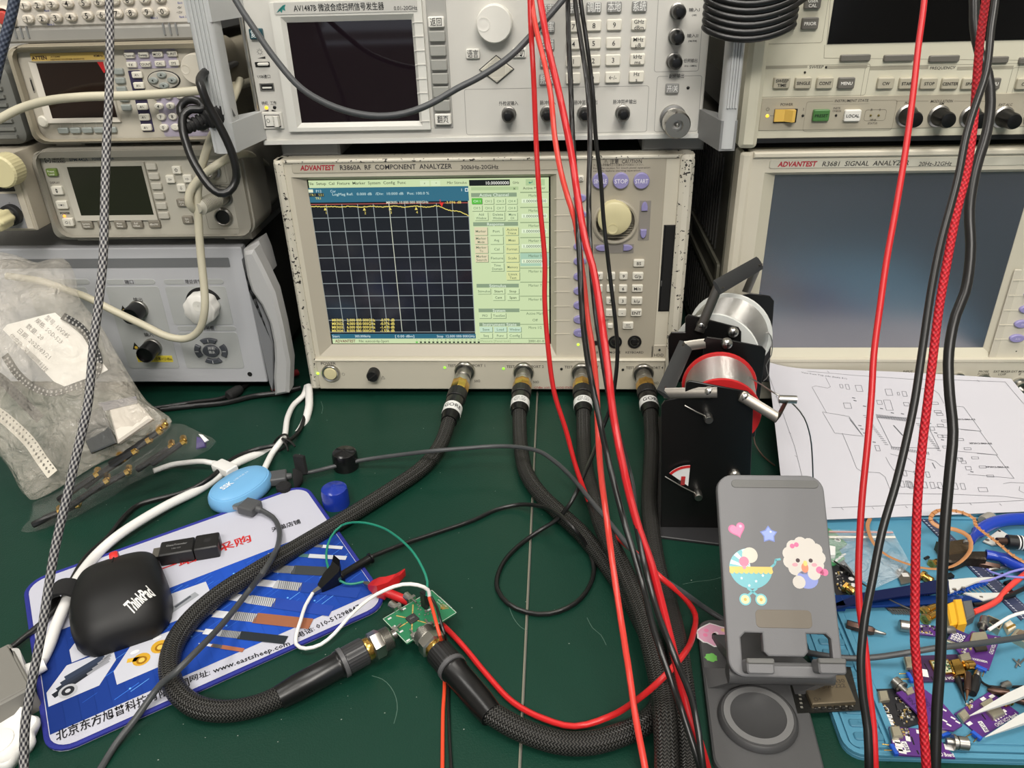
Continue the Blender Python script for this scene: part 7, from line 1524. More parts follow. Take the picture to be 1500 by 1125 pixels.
a, b_ = fq(1104, 893), fq(1188, 921); put(MB().prism(rrect(b_[0]-a[0], a[1]-b_[1], .003, 4, (a[0]+b_[0])/2, (a[1]+b_[1])/2), .0030, .0037, .0002, QM), 'rubber_window', mat('window_taupe', (112, 104, 92), .5), ps)
for u in (1105, 1207):
    a = fq(u, 976); put(MB().prism(rrect(.0175, .009, .002, 3, a[0], a[1]), .003, .0165, .001, QM), 'rest_hook', STG, ps); put(MB().prism(rrect(.0175, .0035, .0012, 3, a[0], a[1]+.0035), .0135, .0175, .0008, QM), 'hook_lip', mat('pad_grey', (106, 106, 104), .6), ps)
p = fq(1150, 972); put(MB().prism(rrect(hx1-hx0, .006, .001, 2, (hx0+hx1)/2, hy0-.001), -.006, .002, .0006, QM), 'cross_bar', STD, ps)
hb_ = QM @ Vector((0, hy0-.006, -.012)); hl = QM @ Vector((-PW_*.47, hy0-.006, -.012)); hr = QM @ Vector((PW_*.47, hy0-.006, -.012))
put(MB().tube([hl, hb_, hr], .0065, 18), 'hinge_barrel', STD, ps)
foot_ = BM @ Vector((0, .045, .0095)); mb = MB(); rg = []
for tq in (0, .3, .7, 1):
    c = hb_*(1-tq)+foot_*tq; rg.append([tuple(c+Vector((-.024, 0, -.003))), tuple(c+Vector((.024, 0, -.003))), tuple(c+Vector((.024, .002, .003))), tuple(c+Vector((-.024, .002, .003)))])
mb.loft(rg); put(mb, 'support_arm', STD, ps)
for sx_ in (-.0285, .0285):
    c = BM @ Vector((sx_, -.01, 0)); arm = MB(); arm.loft([[(hb_.x+sx_+dx, hb_.y+dy, hb_.z-.002) for dx, dy in ((-.003, -.005), (.003, -.005), (.003, .006), (-.003, .006))], [(c.x+dx, c.y+.018+dy, .0088-MATZ) for dx, dy in ((-.003, -.008), (.003, -.008), (.003, .010), (-.003, .010))]]); put(arm, 'hinge_bracket', STD, ps)
# stickers
STM = attr_mat('sticker_print', .45)
def sticker(label, cu, cv, draw, nm='sticker', plane=None, h=.00355):
    pr = Print(); draw(pr); c = fq(cu, cv); M = QM @ T(c[0], c[1], h); pr.v = [tuple(M @ Vector(p)) for p in pr.v]; return put(pr, nm, STM, ps, smooth=False, label=label)
K = PW_/152*.985                                      # metres per photo pixel on the plate
def heart(k): return [(k*16*math.sin(t)**3, k*(13*math.cos(t)-5*math.cos(2*t)-2*math.cos(3*t)-math.cos(4*t))) for t in [2*PI*i/28 for i in range(28)]]
def star(r): return [(r*(1 if i % 2 == 0 else .62)*math.sin(PI*i/5), r*(1 if i % 2 == 0 else .62)*math.cos(PI*i/5)) for i in range(10)]
def rot(pts, a): return [(x*math.cos(a)-y*math.sin(a), x*math.sin(a)+y*math.cos(a)) for x, y in pts]
sticker('pink heart sticker', 1078, 777, lambda p: (p.poly(rot(heart(K*.76), .3), (206, 108, 152), .00005), p.poly(rot(heart(K*.62), .3), (228, 134, 172), .0001), p.poly(circ(K*2, 10, K*5, K*5), (246, 190, 212), .00015)))
sticker('blue star sticker', 1124, 784, lambda p: (p.poly(star(K*13), (120, 138, 206), .00005), p.poly(star(K*10.5), (152, 170, 230), .0001), p.poly(circ(K*1.6, 10, K*3, K*4), (206, 216, 248), .00015)))
def pram(p):
    p.poly([(K*x, K*y) for x, y in [(-30, 2)]+[(30*math.cos(a), 2+33*math.sin(a)*.86) for a in [-PI+PI*i/20 for i in range(21)]]], (118, 186, 196), .00005)
    p.poly([(K*x, K*y) for x, y in ((0, 2), (-30, 2))]+[(K*30*math.cos(a), K*(2+28*math.sin(a))) for a in [PI-1.45*i/12 for i in range(13)]], (128, 192, 200), .0001)
    for q in range(3): p.poly([(0, K*2)]+[(K*29.5*math.cos(a), K*(2+27.5*math.sin(a))) for a in [PI-.22-q*.48-.22*i/4 for i in range(5)]], (226, 236, 236), .00012)
    p.rect(-K*30, -K*2, K*30, K*4, (232, 198, 110), .00015)
    for q in range(9): p.poly(circ(K*3.4, 10, K*(-27+q*6.8), -K*2.5), (232, 198, 110), .00014)
    p.poly(circ(K*11, 20, K*0, K*20), (214, 208, 194), .0002); p.poly(circ(K*7, 16, -K*9, K*11), (226, 132, 158), .00021); p.poly(circ(K*2.6, 10, -K*9, K*3), (236, 150, 170), .00023)
    for q in ((-14, -12), (6, -16), (16, -8), (-4, -22)): p.poly(rot(star(K*2.2), .3) and [(x+K*q[0], y+K*q[1]) for x, y in star(K*2.2)], (214, 236, 236), .0002)
    p.line([(K*28, K*3), (K*34, K*8), (K*36, K*14), (K*42, K*15)], K*3, (110, 186, 196), .0001); p.line([(-K*6, -K*26), (K*10, -K*38)], K*3, (110, 186, 196), .0001); p.line([(K*6, -K*26), (-K*10, -K*38)], K*3, (110, 186, 196), .0001)
    for x in (-11, 11): p.poly(circ(K*8.2, 18, K*x, -K*41), (122, 190, 198), .0002); p.poly(circ(K*6, 16, K*x, -K*41), (240, 216, 170), .00022); p.poly(circ(K*2.2, 10, K*x, -K*41), (240, 170, 80), .00024)
sticker('pastel blue and yellow pram sticker', 1098, 835, pram)
def lamb(p):
    W_ = (212, 206, 198)
    p.poly([(x*(1+.09*math.cos(11*i/44*2*PI)), y) for i, (x, y) in enumerate(circ(K*26, 44, 0, K*6, K*27))], (214, 206, 200), .00004)
    for i in range(11): a = 2*PI*i/11; p.poly(circ(K*9.5, 14, K*21*math.cos(a), K*(8+20*math.sin(a))), W_, .00006+.000002*i)
    p.poly(circ(K*23, 24, 0, K*7, K*22), W_, .0001); p.poly(circ(K*15, 20, K*2, -K*22, K*13), (140, 152, 214), .0001); p.poly(circ(K*9, 16, -K*10, -K*26), W_, .00012); p.poly(circ(K*9, 16, K*12, -K*14), W_, .00013)
    for x in (-9, 9): p.poly(circ(K*3, 10, K*x, K*4), (70, 50, 54), .00014); p.poly(circ(K*4, 12, K*x*1.5, -K*2, K*2.6), (240, 160, 170), .00014)
    p.poly(circ(K*5, 14, 0, -K*6, K*7), (236, 142, 110), .00016); p.poly(circ(K*3, 12, K*1, K*0, K*4), (240, 208, 120), .00017)
    for x, y, r in ((20, -9, 5), (27, -12, 5), (23, -13, 3), (-15, 24, 3.4), (-9, 26, 3.4)): p.poly(circ(K*r, 12, K*x, K*y), (226, 116, 158), .00018)
sticker('white curly lamb sticker with pink bow', 1176, 826, lamb)
for lb, uv, col, r in (('pink patterned paper sticker on the base', (1047, 930), (228, 170, 196), 1), ('second pink patterned sticker on the base', (1106, 948), (228, 160, 190), .7), ('small green sticker on the base', (1042, 963), (120, 196, 96), .36)):
    c = onZ(*uv, .0097)-PSO; pr = Print(); rr = random.Random(len(lb)); sh = [(c.x+r*.0125*(1+.14*rr.uniform(-1, 1))*math.cos(a), c.y+r*.0105*(1+.16*rr.uniform(-1, 1))*math.sin(a)) for a in [2*PI*i/18 for i in range(18)]]
    pr.poly(sh, (236, 232, 232) if r > .5 else col, .0097-MATZ)
    if r > .5:
        pr.poly([(c.x+(x-c.x)*.9, c.y+(y-c.y)*.9) for x, y in sh], col, .0098-MATZ)
        for i in range(7): a, q = rr.uniform(-.007, .007)*r, rr.uniform(-.006, .006)*r; pr.poly(circ(.0018, 8, c.x+a, c.y+q), rr.choice(((240, 206, 150), (244, 140, 180), (240, 220, 226))), .00985-MATZ)
    put(pr, 'sticker', STM, ps, smooth=False, label=lb)
# ================================================================== blue silicone tray mat and the parts on it
TB = mat('blue_silicone', (78, 139, 166), .5, bump=.06, bscale=1200, var=.05, vscale=20); TBD = mat('blue_silicone_deep', (66, 124, 150), .5)
tx0, ty0, tx1, ty1 = .4350, -.4575, .800, -.161
tm = thing('tray_mat', 'blue silicone repair mat with moulded trays, partly under the white drawing', 'work mat', (tx0, ty0, MATZ)); TMI = T(-tx0, -ty0, -MATZ); TZ = .0078
tw_, th_ = tx1-tx0, ty1-ty0; tcx, tcy = (tx0+tx1)/2, (ty0+ty1)/2
put(MB().prism(rrect(tw_, th_, .012, 5, tcx, tcy), MATZ, .0062, .0008, TMI), 'base', TB, tm)
def rimr(x0, y0, x1, y1, wd, z0, z1, r, nm, m=TB): put(MB().hole(rrect(x1-x0, y1-y0, r, 5, (x0+x1)/2, (y0+y1)/2), rrect(x1-x0-2*wd, y1-y0-2*wd, max(.001, r-wd), 5, (x0+x1)/2, (y0+y1)/2), z0, z1, TMI), nm, m, tm)
rimr(tx0, ty0, tx1, ty1, .0035, .006, .0085, .012, 'outer_rim')
dvx = onZ(1256, 966, .009).x
rimr(dvx, ty0+.0045, tx1-.006, -.190, .004, .006, .0090, .008, 'work_area_rim')
put(MB().prism(rrect(tx1-.006-dvx-.010, -.195-ty0-.014, .006, 5, (dvx+tx1-.006)/2, (-.195+ty0+.009)/2), .006, TZ-.0006, .0003, TMI), 'work_area', TB, tm)
sx0, sx1_ = onZ(1232, 1060, .008).x-.001, onZ(1270, 1060, .008).x+.001
rimr(tx0+.005, ty0+.006, dvx-.0015, -.22, .0018, .006, .0078, .005, 'slot_tray_rim')
lets = Print()
for k in range(14):
    y = onZ(1250, 1096, .0078).y+k*.0098
    put(MB().prism(rrect(.0185, .0058, .0018, 3, tx0+.0185, y), .006, .0074, .0006, TMI), 'compartment', TBD, tm); lets.txt('A-A(%d)' % (k+1), tx0+.0185-tx0, y-ty0, .0022, (52, 112, 138), .0075-MATZ, bold=.02)
put(lets, 'moulded_lettering', PRINT, tm, smooth=False, kind='stuff')
for k in range(5): put(MB().prism([(onZ(1246+k*54, 783, .01).x-.012, -.2190), (onZ(1246+k*54, 783, .01).x+.012, -.2190), (onZ(1246+k*54, 783, .01).x+.007, -.2060), (onZ(1246+k*54, 783, .01).x-.007, -.2060)], .006, .0105, .0012, TMI), 'divider_tooth', TB, tm)
put(MB().box(.62, -.2225, .0078, .34, .003, .004, TMI, bev=.0008).box(.62, -.202, .0085, .34, .0035, .0055, TMI, bev=.0008), 'tray_ledge', TB, tm)
PUR = mat('purple_board', (84, 40, 118), .38); PURD = mat('dark_purple_board', (60, 34, 72), .4); BLK = mat('black_board', (32, 32, 36), .4); HB = mat('blue_header', (30, 84, 190), .4); TIN = mat('tinned_shield', (196, 189, 168), .3, .8)
ITZ = TZ-.0006
class Item:
    """one thing on the mat, its outline and its parts given by photo pixels"""
    def __init__(s, nm, label, cat, u, v, z=ITZ, group=None):
        p = onZ(u, v, z); s.z = z; s.t = thing(nm, label, cat, p, group=group); s.I = T(-p.x, -p.y, -p.z); s.pr = Print(); s.dir = 0
    def P(s, u, v, dz=0): p = onZ(u, v, s.z+dz); return (p.x, p.y)
    def poly(s, nm, pts, z0, z1, m, ch=.0002, **k): return put(MB().prism([s.P(u, v, z1) for u, v in pts], s.z+z0, s.z+z1, ch, s.I), nm, m, s.t, **k)
    def bar(s, nm, a, b_, wd, z0, z1, m, ch=.0003, dz=None):
        A, B = [Vector(s.P(*q, z1 if dz is None else dz)) for q in (a, b_)]; d = (B-A).normalized(); n = Vector((-d.y, d.x))*wd/2
        return put(MB().prism([A-n, B-n, B+n, A+n], s.z+z0, s.z+z1, ch, s.I), nm, m, s.t)
    def rod(s, nm, a, b_, r, zc, m, prof=None, n=14):
        A, B = onZ(*a, s.z+zc), onZ(*b_, s.z+zc); L = (B-A).length; M = s.I @ frame(A, B-A, (0, 0, 1))
        return put(MB().lathe([(r*q, L*t) for q, t in (prof or ((.9, 0), (1, .03), (1, .97), (.9, 1)))], n, M), nm, m, s.t)
    def pad(s, u, v, w_, h_, dz, col, rot=0):
        x, y = s.P(u, v, dz); k = .00056; c, n = math.cos(rot), math.sin(rot); s.pr.poly([(x+(px*c-py*n)*k, y+(px*n+py*c)*k) for px, py in ((-w_/2, -h_/2), (w_/2, -h_/2), (w_/2, h_/2), (-w_/2, h_/2))], col, s.z+dz+.0001, None)
    def txt(s, t, a, b_, cap, col, dz): 
        A, B = s.P(*a, dz), s.P(*b_, dz); s.pr.txt(t, (A[0]+B[0])/2, (A[1]+B[1])/2, cap, col, s.z+dz+.00015, 'C', math.hypot(B[0]-A[0], B[1]-A[1]), .02, rot=math.atan2(B[1]-A[1], B[0]-A[0]))
    def sma(s, a, b_, zc, m=STEEL, r=.0032): return s.rod('coax_connector', a, b_, r, zc, m, ((.55, 0), (.55, .3), (1.15, .3), (1.15, .42), (.85, .42), (.85, .5), (1, .52), (1, .95), (.8, 1)))
    def usb(s, pts, dz): s.poly('usb_socket', pts, dz, dz+.0032, TIN, .0008)
    def header(s, a, b_, pins, dz):
        s.bar('pin_header', a, b_, .0026, dz, dz+.0026, HB)
        for p, q in pins: s.rod('pin', p, q, .00035, dz+.0013, GOLD, n=6)
    def end(s):
        if s.pr.v:
            s.pr.v = [tuple(s.I @ Vector(p)) for p in s.pr.v]; put(s.pr, 'copper_and_print', METALPRINT, s.t, smooth=False, kind='stuff')
        return s.t
    def crumbs(s, pts, n, dz, seed, cols=((206, 204, 196), (40, 38, 40), (176, 150, 90), (120, 118, 116))):
        r = random.Random(seed); a, b_, c, d = [Vector(s.P(*p, dz)) for p in pts]; mbs = MB(); 
        for i in range(n):
            u, v = r.uniform(.06, .94), r.uniform(.06, .94); q = (a*(1-u)+b_*u)*(1-v)+(d*(1-u)+c*u)*v
            mbs.box(q.x, q.y, s.z+dz+.0004, r.uniform(.0006, .0018), r.uniform(.0005, .0014), .0009, s.I, lin(r.choice(cols)))
        put(mbs, 'soldered_parts', METALPRINT, s.t, kind='stuff')
WPT = (224, 222, 220)
# purple boards
b = Item('circuit_board', 'purple oscillator board with gold coax connector, right of the phone stand', 'circuit board', 1370, 980, ITZ+.001)
b.poly('board', ((1325, 961), (1402, 958), (1418, 997), (1338, 998)), 0, .0014, PURD); b.usb(((1324, 961), (1337, 960), (1340, 976), (1328, 977)), .0014)
b.poly('shield_frame', ((1361, 967), (1389, 965), (1398, 985), (1371, 988)), .0014, .0030, GOLD); b.poly('shield_board', ((1364, 968.5), (1388, 967), (1395, 984), (1372, 986)), .0028, .0033, mat('cream_board', (196, 196, 160), .5)); b.crumbs(((1364, 968.5), (1388, 967), (1395, 984), (1372, 986)), 26, .0033, 4, ((60, 110, 70), (200, 196, 170), (90, 88, 70)))
b.header((1330, 984), (1337, 997), (((1331, 986.5), (1317, 987)), ((1334, 994.5), (1320, 995))), .0014); b.poly('connector_block', ((1392, 966), (1408, 963), (1416, 985), (1400, 988)), .0014, .0060, GOLD, .0006); b.sma((1404, 976), (1427, 974), .0042, GOLD)
b.txt('CHGS VCO Board', (1372, 994.5), (1415, 992.5), .0022, WPT, .0014); b.bar('slot', (1354, 972), (1360, 983), .0008, .0013, .00145, VOID, 0); b.bar('slot', (1364, 991), (1367, 997), .0008, .0013, .00145, VOID, 0); b.pad(1349, 985, 16, 12, .0014, WPT, -.2); b.end()
b = Item('circuit_board', 'large purple board with metal shield and blue header, behind the thick black cable', 'circuit board', 1435, 950, ITZ+.004)
b.poly('board', ((1452, 930), (1466, 932), (1449, 981), (1417, 968), (1400, 950), (1424, 924)), 0, .0014, PUR); b.poly('shield_can', ((1424, 926), (1444, 924), (1449, 939), (1420, 943)), .0014, .0042, TIN, .0005); b.poly('shield_can', ((1426, 945), (1444, 943), (1447, 951), (1430, 953)), .0014, .0034, mat('shield_dark', (72, 66, 58), .4, .5))
b.poly('usb_socket', ((1404, 958), (1420, 954), (1424, 964), (1408, 968)), .0014, .0044, TIN, .0008); b.sma((1438, 924), (1443, 905), .0030); b.header((1430, 974), (1446, 981), (((1434, 976), (1427, 987)), ((1443, 980), (1439, 991))), .0014)
b.txt('CHGS VCO BOARD', (1451, 958), (1460, 934), .0024, WPT, .0014); b.txt('VX8500EM', (1424, 965), (1446, 970), .0020, WPT, .0014); b.crumbs(((1404, 948), (1422, 940), (1428, 960), (1410, 962)), 18, .0014, 9); b.end()
b = Item('circuit_board', 'small violet grid board tilted behind the large purple board', 'circuit board', 1403, 930, ITZ+.005)
b.poly('board', ((1398, 920), (1419, 929), (1408, 943), (1388, 935)), 0, .0016, mat('indigo_board', (58, 44, 104), .4)); b.poly('edge_plating', ((1388, 936), (1408, 944), (1407, 947), (1387, 939)), -.001, .0008, TIN)
for k in range(4): b.txt('I0', (1395+k*4.6, 932+k*2), (1399+k*4.6, 926+k*1.7), .0017, WPT, .0016); b.txt('I0', (1393+k*4.2, 936+k*1.6), (1396+k*4.4, 932+k*1.8), .0015, WPT, .0016)
b.end()
b = Item('adapter_stick', 'narrow purple board between two silver barrel connectors, left of the thick black cable', 'adapter', 1350, 920, ITZ+.002)
b.poly('board', ((1345, 914), (1373, 917), (1372, 931), (1345, 928)), .001, .0024, PUR); b.rod('coax_connector', (1317, 916), (1345, 920), .0042, .004, STEEL, ((.85, 0), (1, .05), (1, .55), (.85, .58), (.85, .66), (.7, .68), (.7, 1))); b.rod('coax_connector', (1372, 923), (1398, 924), .0036, .004, STEEL, ((.7, 0), (.7, .4), (1, .42), (1, .9), (.85, 1)))
b.poly('chip', ((1352, 917.5), (1362, 919), (1361, 925), (1352, 923.5)), .0024, .0036, mat('chip_violet', (74, 50, 96), .5)); b.crumbs(((1346, 915), (1372, 918), (1371, 930), (1346, 927)), 18, .0024, 21); b.txt('LNA 0.5-6G', (1347, 926), (1366, 929), .0014, WPT, .0024); b.end()
b = Item('circuit_board', 'black development board with silver usb socket, at the lower left of the blue mat', 'circuit board', 1310, 1040, ITZ)
b.poly('board', ((1284, 1009), (1316, 1008), (1350, 1058), (1303, 1073)), 0, .0016, BLK); b.usb(((1286, 1011), (1300, 1010), (1304, 1024), (1289, 1026)), .0016); b.crumbs(((1310, 1012), (1318, 1014), (1344, 1058), (1318, 1066)), 75, .0016, 31); b.poly('chip', ((1312, 1030), (1322, 1029), (1326, 1038), (1315, 1040)), .0016, .0028, mat('chip_black', (44, 44, 46), .5))
for k in range(3): b.pad(1301.5+k*1.2, 1049+k*5.5, 8, 4.5, .0016, WPT)
x, y = b.P(1297, 1039, .0016); b.pr.line([(x+.0018*math.cos(q*PI/6), y+.0022*math.sin(q*PI/6)) for q in range(13)], .0006, WPT, b.z+.00175)
for k in range(8): b.pad(1293.5+k*2.6, 1028.5+k*5, 2, 1.5, .0016, (176, 150, 90))
b.end()
b = Item('circuit_board', 'purple oscillator board with blue two pin header, at the front edge of the blue mat', 'circuit board', 1350, 1090, ITZ+.0020)
b.poly('board', ((1302, 1064), (1364, 1068), (1400, 1110), (1310, 1105)), 0, .0016, PUR); b.usb(((1304, 1063), (1318, 1062), (1324, 1078), (1308, 1080)), .0016); b.header((1306, 1089), (1314, 1104), (((1308, 1092), (1292, 1090)), ((1312, 1099), (1295, 1099))), .0016)
b.poly('white_label', ((1320, 1086), (1327, 1086), (1334, 1101), (1327, 1102)), .0016, .0018, LBL, 0); b.txt('VTUNE', (1323, 1088), (1331, 1100), .0022, (70, 50, 90), .0018); b.poly('shield_board', ((1356, 1075), (1364, 1074), (1366, 1096), (1358, 1098)), .0016, .0032, mat('cream_board', (196, 196, 160), .5)); b.crumbs(((1356, 1075), (1364, 1074), (1366, 1096), (1358, 1098)), 16, .0032, 5, ((60, 110, 70), (200, 196, 170), (160, 120, 60)))
b.txt('CHGS VCO Board', (1352, 1103.5), (1397, 1106), .0026, WPT, .0016)
for a, c in (((1328, 1065), (1332, 1071)), ((1335, 1079), (1339, 1091)), ((1343, 1099), (1346, 1105))): b.bar('slot', a, c, .0009, .0015, .00165, VOID, 0)
for u, v, w_, h_ in ((1318, 1091, 10, 6), (1316, 1097, 9, 5), (1322, 1101, 8, 5), (1330, 1082, 5, 7), (1345, 1072, 4, 5), (1390, 1095, 9, 7), (1313, 1086, 8, 5)): b.pad(u, v, w_, h_, .0016, WPT, -.2)
b.crumbs(((1318, 1064), (1330, 1065), (1334, 1080), (1324, 1080)), 16, .0016, 6); b.sma((1386, 1086), (1419, 1090), .0042, STEEL, .0042); b.end()
b = Item('circuit_board', 'long purple board lying face down across the black board', 'circuit board', 1362, 1040, ITZ+.0045)
b.poly('board', ((1313, 1014), (1346, 1003), (1380, 1028), (1410, 1062), (1397, 1070), (1364, 1064)), 0, .0016, PUR); b.sma((1328, 1014), (1309, 997), .0010, STEEL, .0040); b.poly('connector_foot', ((1325, 1010), (1336, 1005), (1340, 1014), (1330, 1018)), .0016, .0028, TIN)
for a, c, t in (((1330, 1022), (1358, 1052), 'SN 0042'), ((1353, 1022), (1366, 1042), 'CHGS V2')): b.txt(t, a, c, .0028, (54, 26, 80), .0016)
for u, v in ((1396, 1052), (1403, 1058), (1384, 1056), (1390, 1062), (1383, 1040)): b.pad(u, v, 5, 2.2, .0016, WPT, -.7)
b.poly('edge_shield', ((1378, 1067), (1388, 1061), (1394, 1068), (1380, 1074)), -.0028, -.0002, TIN); b.header((1379, 1076), (1391, 1072), (), -.0038); b.end()
b = Item('circuit_board', 'purple oscillator board under the white tweezers, at the right', 'circuit board', 1445, 1045, ITZ)
b.poly('board', ((1398, 1045), (1450, 1012), (1493, 1044), (1438, 1080)), 0, .0016, PUR); b.usb(((1403, 1044), (1413, 1036), (1422, 1048), (1412, 1056)), .0016); b.poly('shield_can', ((1446, 1040), (1464, 1032), (1473, 1044), (1456, 1052)), .0016, .0046, TIN, .0006); b.poly('usb_plug_body', ((1436, 1030), (1452, 1021), (1456, 1028), (1442, 1036)), .0016, .0036, TIN)
b.header((1424, 1070), (1438, 1081), (((1428, 1073), (1415, 1079)), ((1434, 1078), (1426, 1087))), .0016); b.poly('white_label', ((1432, 1057), (1438, 1056), (1449, 1071), (1443, 1073)), .0016, .0018, LBL, 0); b.txt('VTUNE', (1435, 1058), (1446, 1071), .0022, (70, 50, 90), .0018); b.txt('CHGS VCO Board', (1458, 1063), (1489, 1046), .0024, WPT, .0016)
for k in range(5): b.pad(1458+k*3.6, 1055-k*2.4, 2.2, 3.4, .0016, WPT, .5)
for u, v in ((1420, 1060), (1440, 1024), (1453, 1020), (1470, 1042)): b.pad(u, v, 7, 4, .0016, WPT, .5)
b.bar('slot', (1438, 1046), (1444, 1054), .0009, .0015, .00165, VOID, 0); b.sma((1484, 1024), (1468, 1030), .0030, GOLD, .0030); b.crumbs(((1412, 1030), (1424, 1024), (1430, 1032), (1420, 1040)), 14, .0016, 77); b.end()
# tweezers
wt_ = mat('white_tip', (206, 206, 202), .35)
b = Item('white_tweezers', 'white tipped tweezers reaching in from the right edge over the purple board', 'tweezers', 1470, 1050, ITZ+.007)
for a, c, w0 in (((1420, 1049), (1540, 996), .0062), ((1443, 1080), (1550, 1030), .0060)):
    A, B = onZ(*a, b.z), onZ(*c, b.z+.006); d = (B-A); n = Vector((-d.y, d.x, 0)).normalized(); rg = []
    for q, k in ((0, .06), (.25, .5), (.5, .95), (1, 1.1)):
        p = A+d*q; rg.append([tuple(p-n*w0*k*.5+Vector((0, 0, -.0012*k))), tuple(p+n*w0*k*.5+Vector((0, 0, -.0012*k))), tuple(p+n*w0*k*.5+Vector((0, 0, .0012*k+.0003))), tuple(p-n*w0*k*.5+Vector((0, 0, .0012*k+.0003)))])
    put(MB().loft(rg, b.I), 'arm', wt_, b.t, angle=25)
b = Item('blue_tweezers', 'dark blue tweezers with white ceramic tips lying across the blue mat', 'tweezers', 1330, 872, ITZ+.004)
BT = mat('blue_anodised', (22, 58, 128), .3, .6); 
b.poly('arm', ((1222, 884), (1262, 868), (1320, 859), (1378, 848), (1390, 850), (1390, 868), (1376, 867), (1320, 873), (1262, 882), (1222, 892)), .004, .0056, mat('navy_anodised', (22, 34, 84), .35, .5)); b.poly('ceramic_tip', ((1388, 849), (1420, 846), (1459, 845), (1430, 852), (1392, 868)), .0034, .0052, wt_)
b.poly('arm', ((1218, 871), (1441, 872), (1443, 879), (1436, 880), (1330, 886), (1218, 890)), 0, .0018, BT, .0004); b.poly('ceramic_tip', ((1412, 868), (1440, 868), (1488, 868), (1460, 874), (1441, 879)), .0016, .0030, wt_)
for u, v in ((1398, 865.5), (1411, 863.5), (1437, 877)): b.rod('screw', (u, v), (u+.01, v-2.2), .0016, .0052 if u < 1430 else .002, CHROME, n=10)
b.bar('joint_block', (1216, 881), (1236, 880), .010, 0, .0056, BT)
# pliers
b = Item('pliers', 'pliers with worn steel jaws and glossy blue handles on the blue mat', 'pliers', 1440, 800, ITZ+.002)
JAW = mat('worn_jaw_steel', (92, 78, 60), .4, .8, bump=.5, bscale=300); PB = mat('glossy_blue_vinyl', (30, 62, 172), .25)
b.poly('jaw', ((1372, 791), (1388, 798), (1390, 791), (1412, 788), (1424, 796), (1424, 806), (1392, 812), (1384, 805)), 0, .010, JAW, .0014); b.poly('jaw', ((1384, 812), (1424, 806), (1446, 806), (1446, 818), (1420, 816), (1400, 824), (1384, 820)), 0, .009, mat('dark_jaw_steel', (62, 54, 46), .4, .7, bump=.5, bscale=300), .0014)
b.rod('pivot', (1417, 799), (1417.01, 795.5), .0035, .0095, STEEL, n=14)
def grip(pts, r, zc): put(MB().tube([b.I @ p for p in spline([onZ(u, v, b.z+zc) for u, v in pts], .004)], r, 14), 'handle', PB, b.t)
grip([(1421, 794), (1432, 780), (1450, 768), (1472, 762), (1500, 760), (1560, 764)], [.0034]*4+[.0052]*200, .006); grip([(1444, 812), (1465, 816), (1490, 827), (1510, 834), (1560, 850)], [.0040]*3+[.0052]*200, .006)
# tape, small bag, wires
c = spline(path([(1275, 758, .010), (1271, 772, .014), (1283, 800, .017), (1300, 814), (1336, 828, .018), (1360, 833), (1386, 832, .020), (1408, 822), (1422, 804, .026), (1419, 786), (1400, 776, .030), (1374, 771), (1363, 762, .032), (1367, 752), (1381, 747, .034), (1410, 751), (1427, 760, .032), (1429, 769), (1460, 794, .028), (1484, 814), (1505, 826, .02), (1540, 846, .016)]), .004)
o = put(MB().tube(c, [(.0005, .0017)]*len(c), 8, flat=(0, .3, -1)), 'cable_tie', mat('tan_nylon', (178, 124, 78), .45)); tag(o, 'long tan toothed strip curling over the tools on the blue mat', 'strip')
tm_ = MB()
for i in range(len(c)-26, len(c)-2): t = (c[i+1]-c[i-1]).normalized(); tm_.box(0, 0, 0, 0.0009, .0028, .0013, frame(c[i]+Vector((0, -.0004, .0004)), (0, -.3, 1), t))
put(tm_, 'teeth', mat('tan_nylon', (178, 124, 78), .45), o, kind='stuff')
zb_ = thing('zip_bag', 'small empty clear zip bag lying on the blue mat', 'bag', onZ(1275, 815, .0095)); I_ = Matrix.Translation(-onZ(1275, 815, .0095)); q = [onZ(u, v, .0100) for u, v in ((1214, 776), (1307, 777), (1334, 826), (1316, 846), (1282, 862), (1214, 820))]
mb = MB(); rr = random.Random(4); c_ = sum(q, Vector())/len(q); P2 = [p for i in range(len(q)) for p in (q[i], q[i]*.66+q[(i+1) % 6]*.34, q[i]*.33+q[(i+1) % 6]*.67)]; rings = []
for k in (1, .8, .6, .4, .2, .04): rings.append([tuple(c_+(p-c_)*k+Vector((0, 0, (0 if k == 1 else rr.uniform(.0004, .0032))))) for p in P2])
mb.loft(rings, I_, caps=False); put(mb, 'film', film('thin_clear_film', (226, 232, 236), .28, .1, 1), zb_, angle=80); a, c_ = onZ(1214, 779, .0112), onZ(1308, 780, .0112); put(MB().tube([a, c_], .0007, 6, I_), 'red_zip_line', mat('zip_line', (196, 150, 146), .5), zb_); a, c_ = onZ(1214, 787, .0112), onZ(1311, 787, .0112); put(MB().tube([a, c_], .0012, 6, I_), 'zip_seal', mat('seal_white', (214, 210, 200), .4), zb_)
hang('purple_wire', 'thin lilac wire looping at the right edge above the tweezers', [(1395, 849, .012), (1420, 853, .012), (1450, 850, .018), (1480, 838, .022), (1500, 833, .024), (1540, 822, .02)], .0009, mat('lilac_wire', (132, 132, 206), .4), n=8)
hang('purple_wire', 'second lilac wire crossing below the first at the right edge', [(1446, 834, .014), (1452, 838, .016), (1475, 844, .018), (1500, 846, .018), (1540, 848, .014)], .0009, mat('lilac_wire', (132, 132, 206), .4), n=8)
hang('thin_wire', 'thin dark wire from the dark board to the gold connectors', [(1222, 822, .012), (1240, 835, .014), (1262, 854, .015), (1285, 868, .014), (1310, 882, .013), (1345, 897, .012)], .0007, CABLE, n=6)
hang('white_wire', 'thin white wire from the shield box to the right edge', [(1448, 923, .016), (1462, 914, .018), (1478, 904, .020), (1500, 897, .020), (1540, 892, .016)], .0012, WHC, n=8)
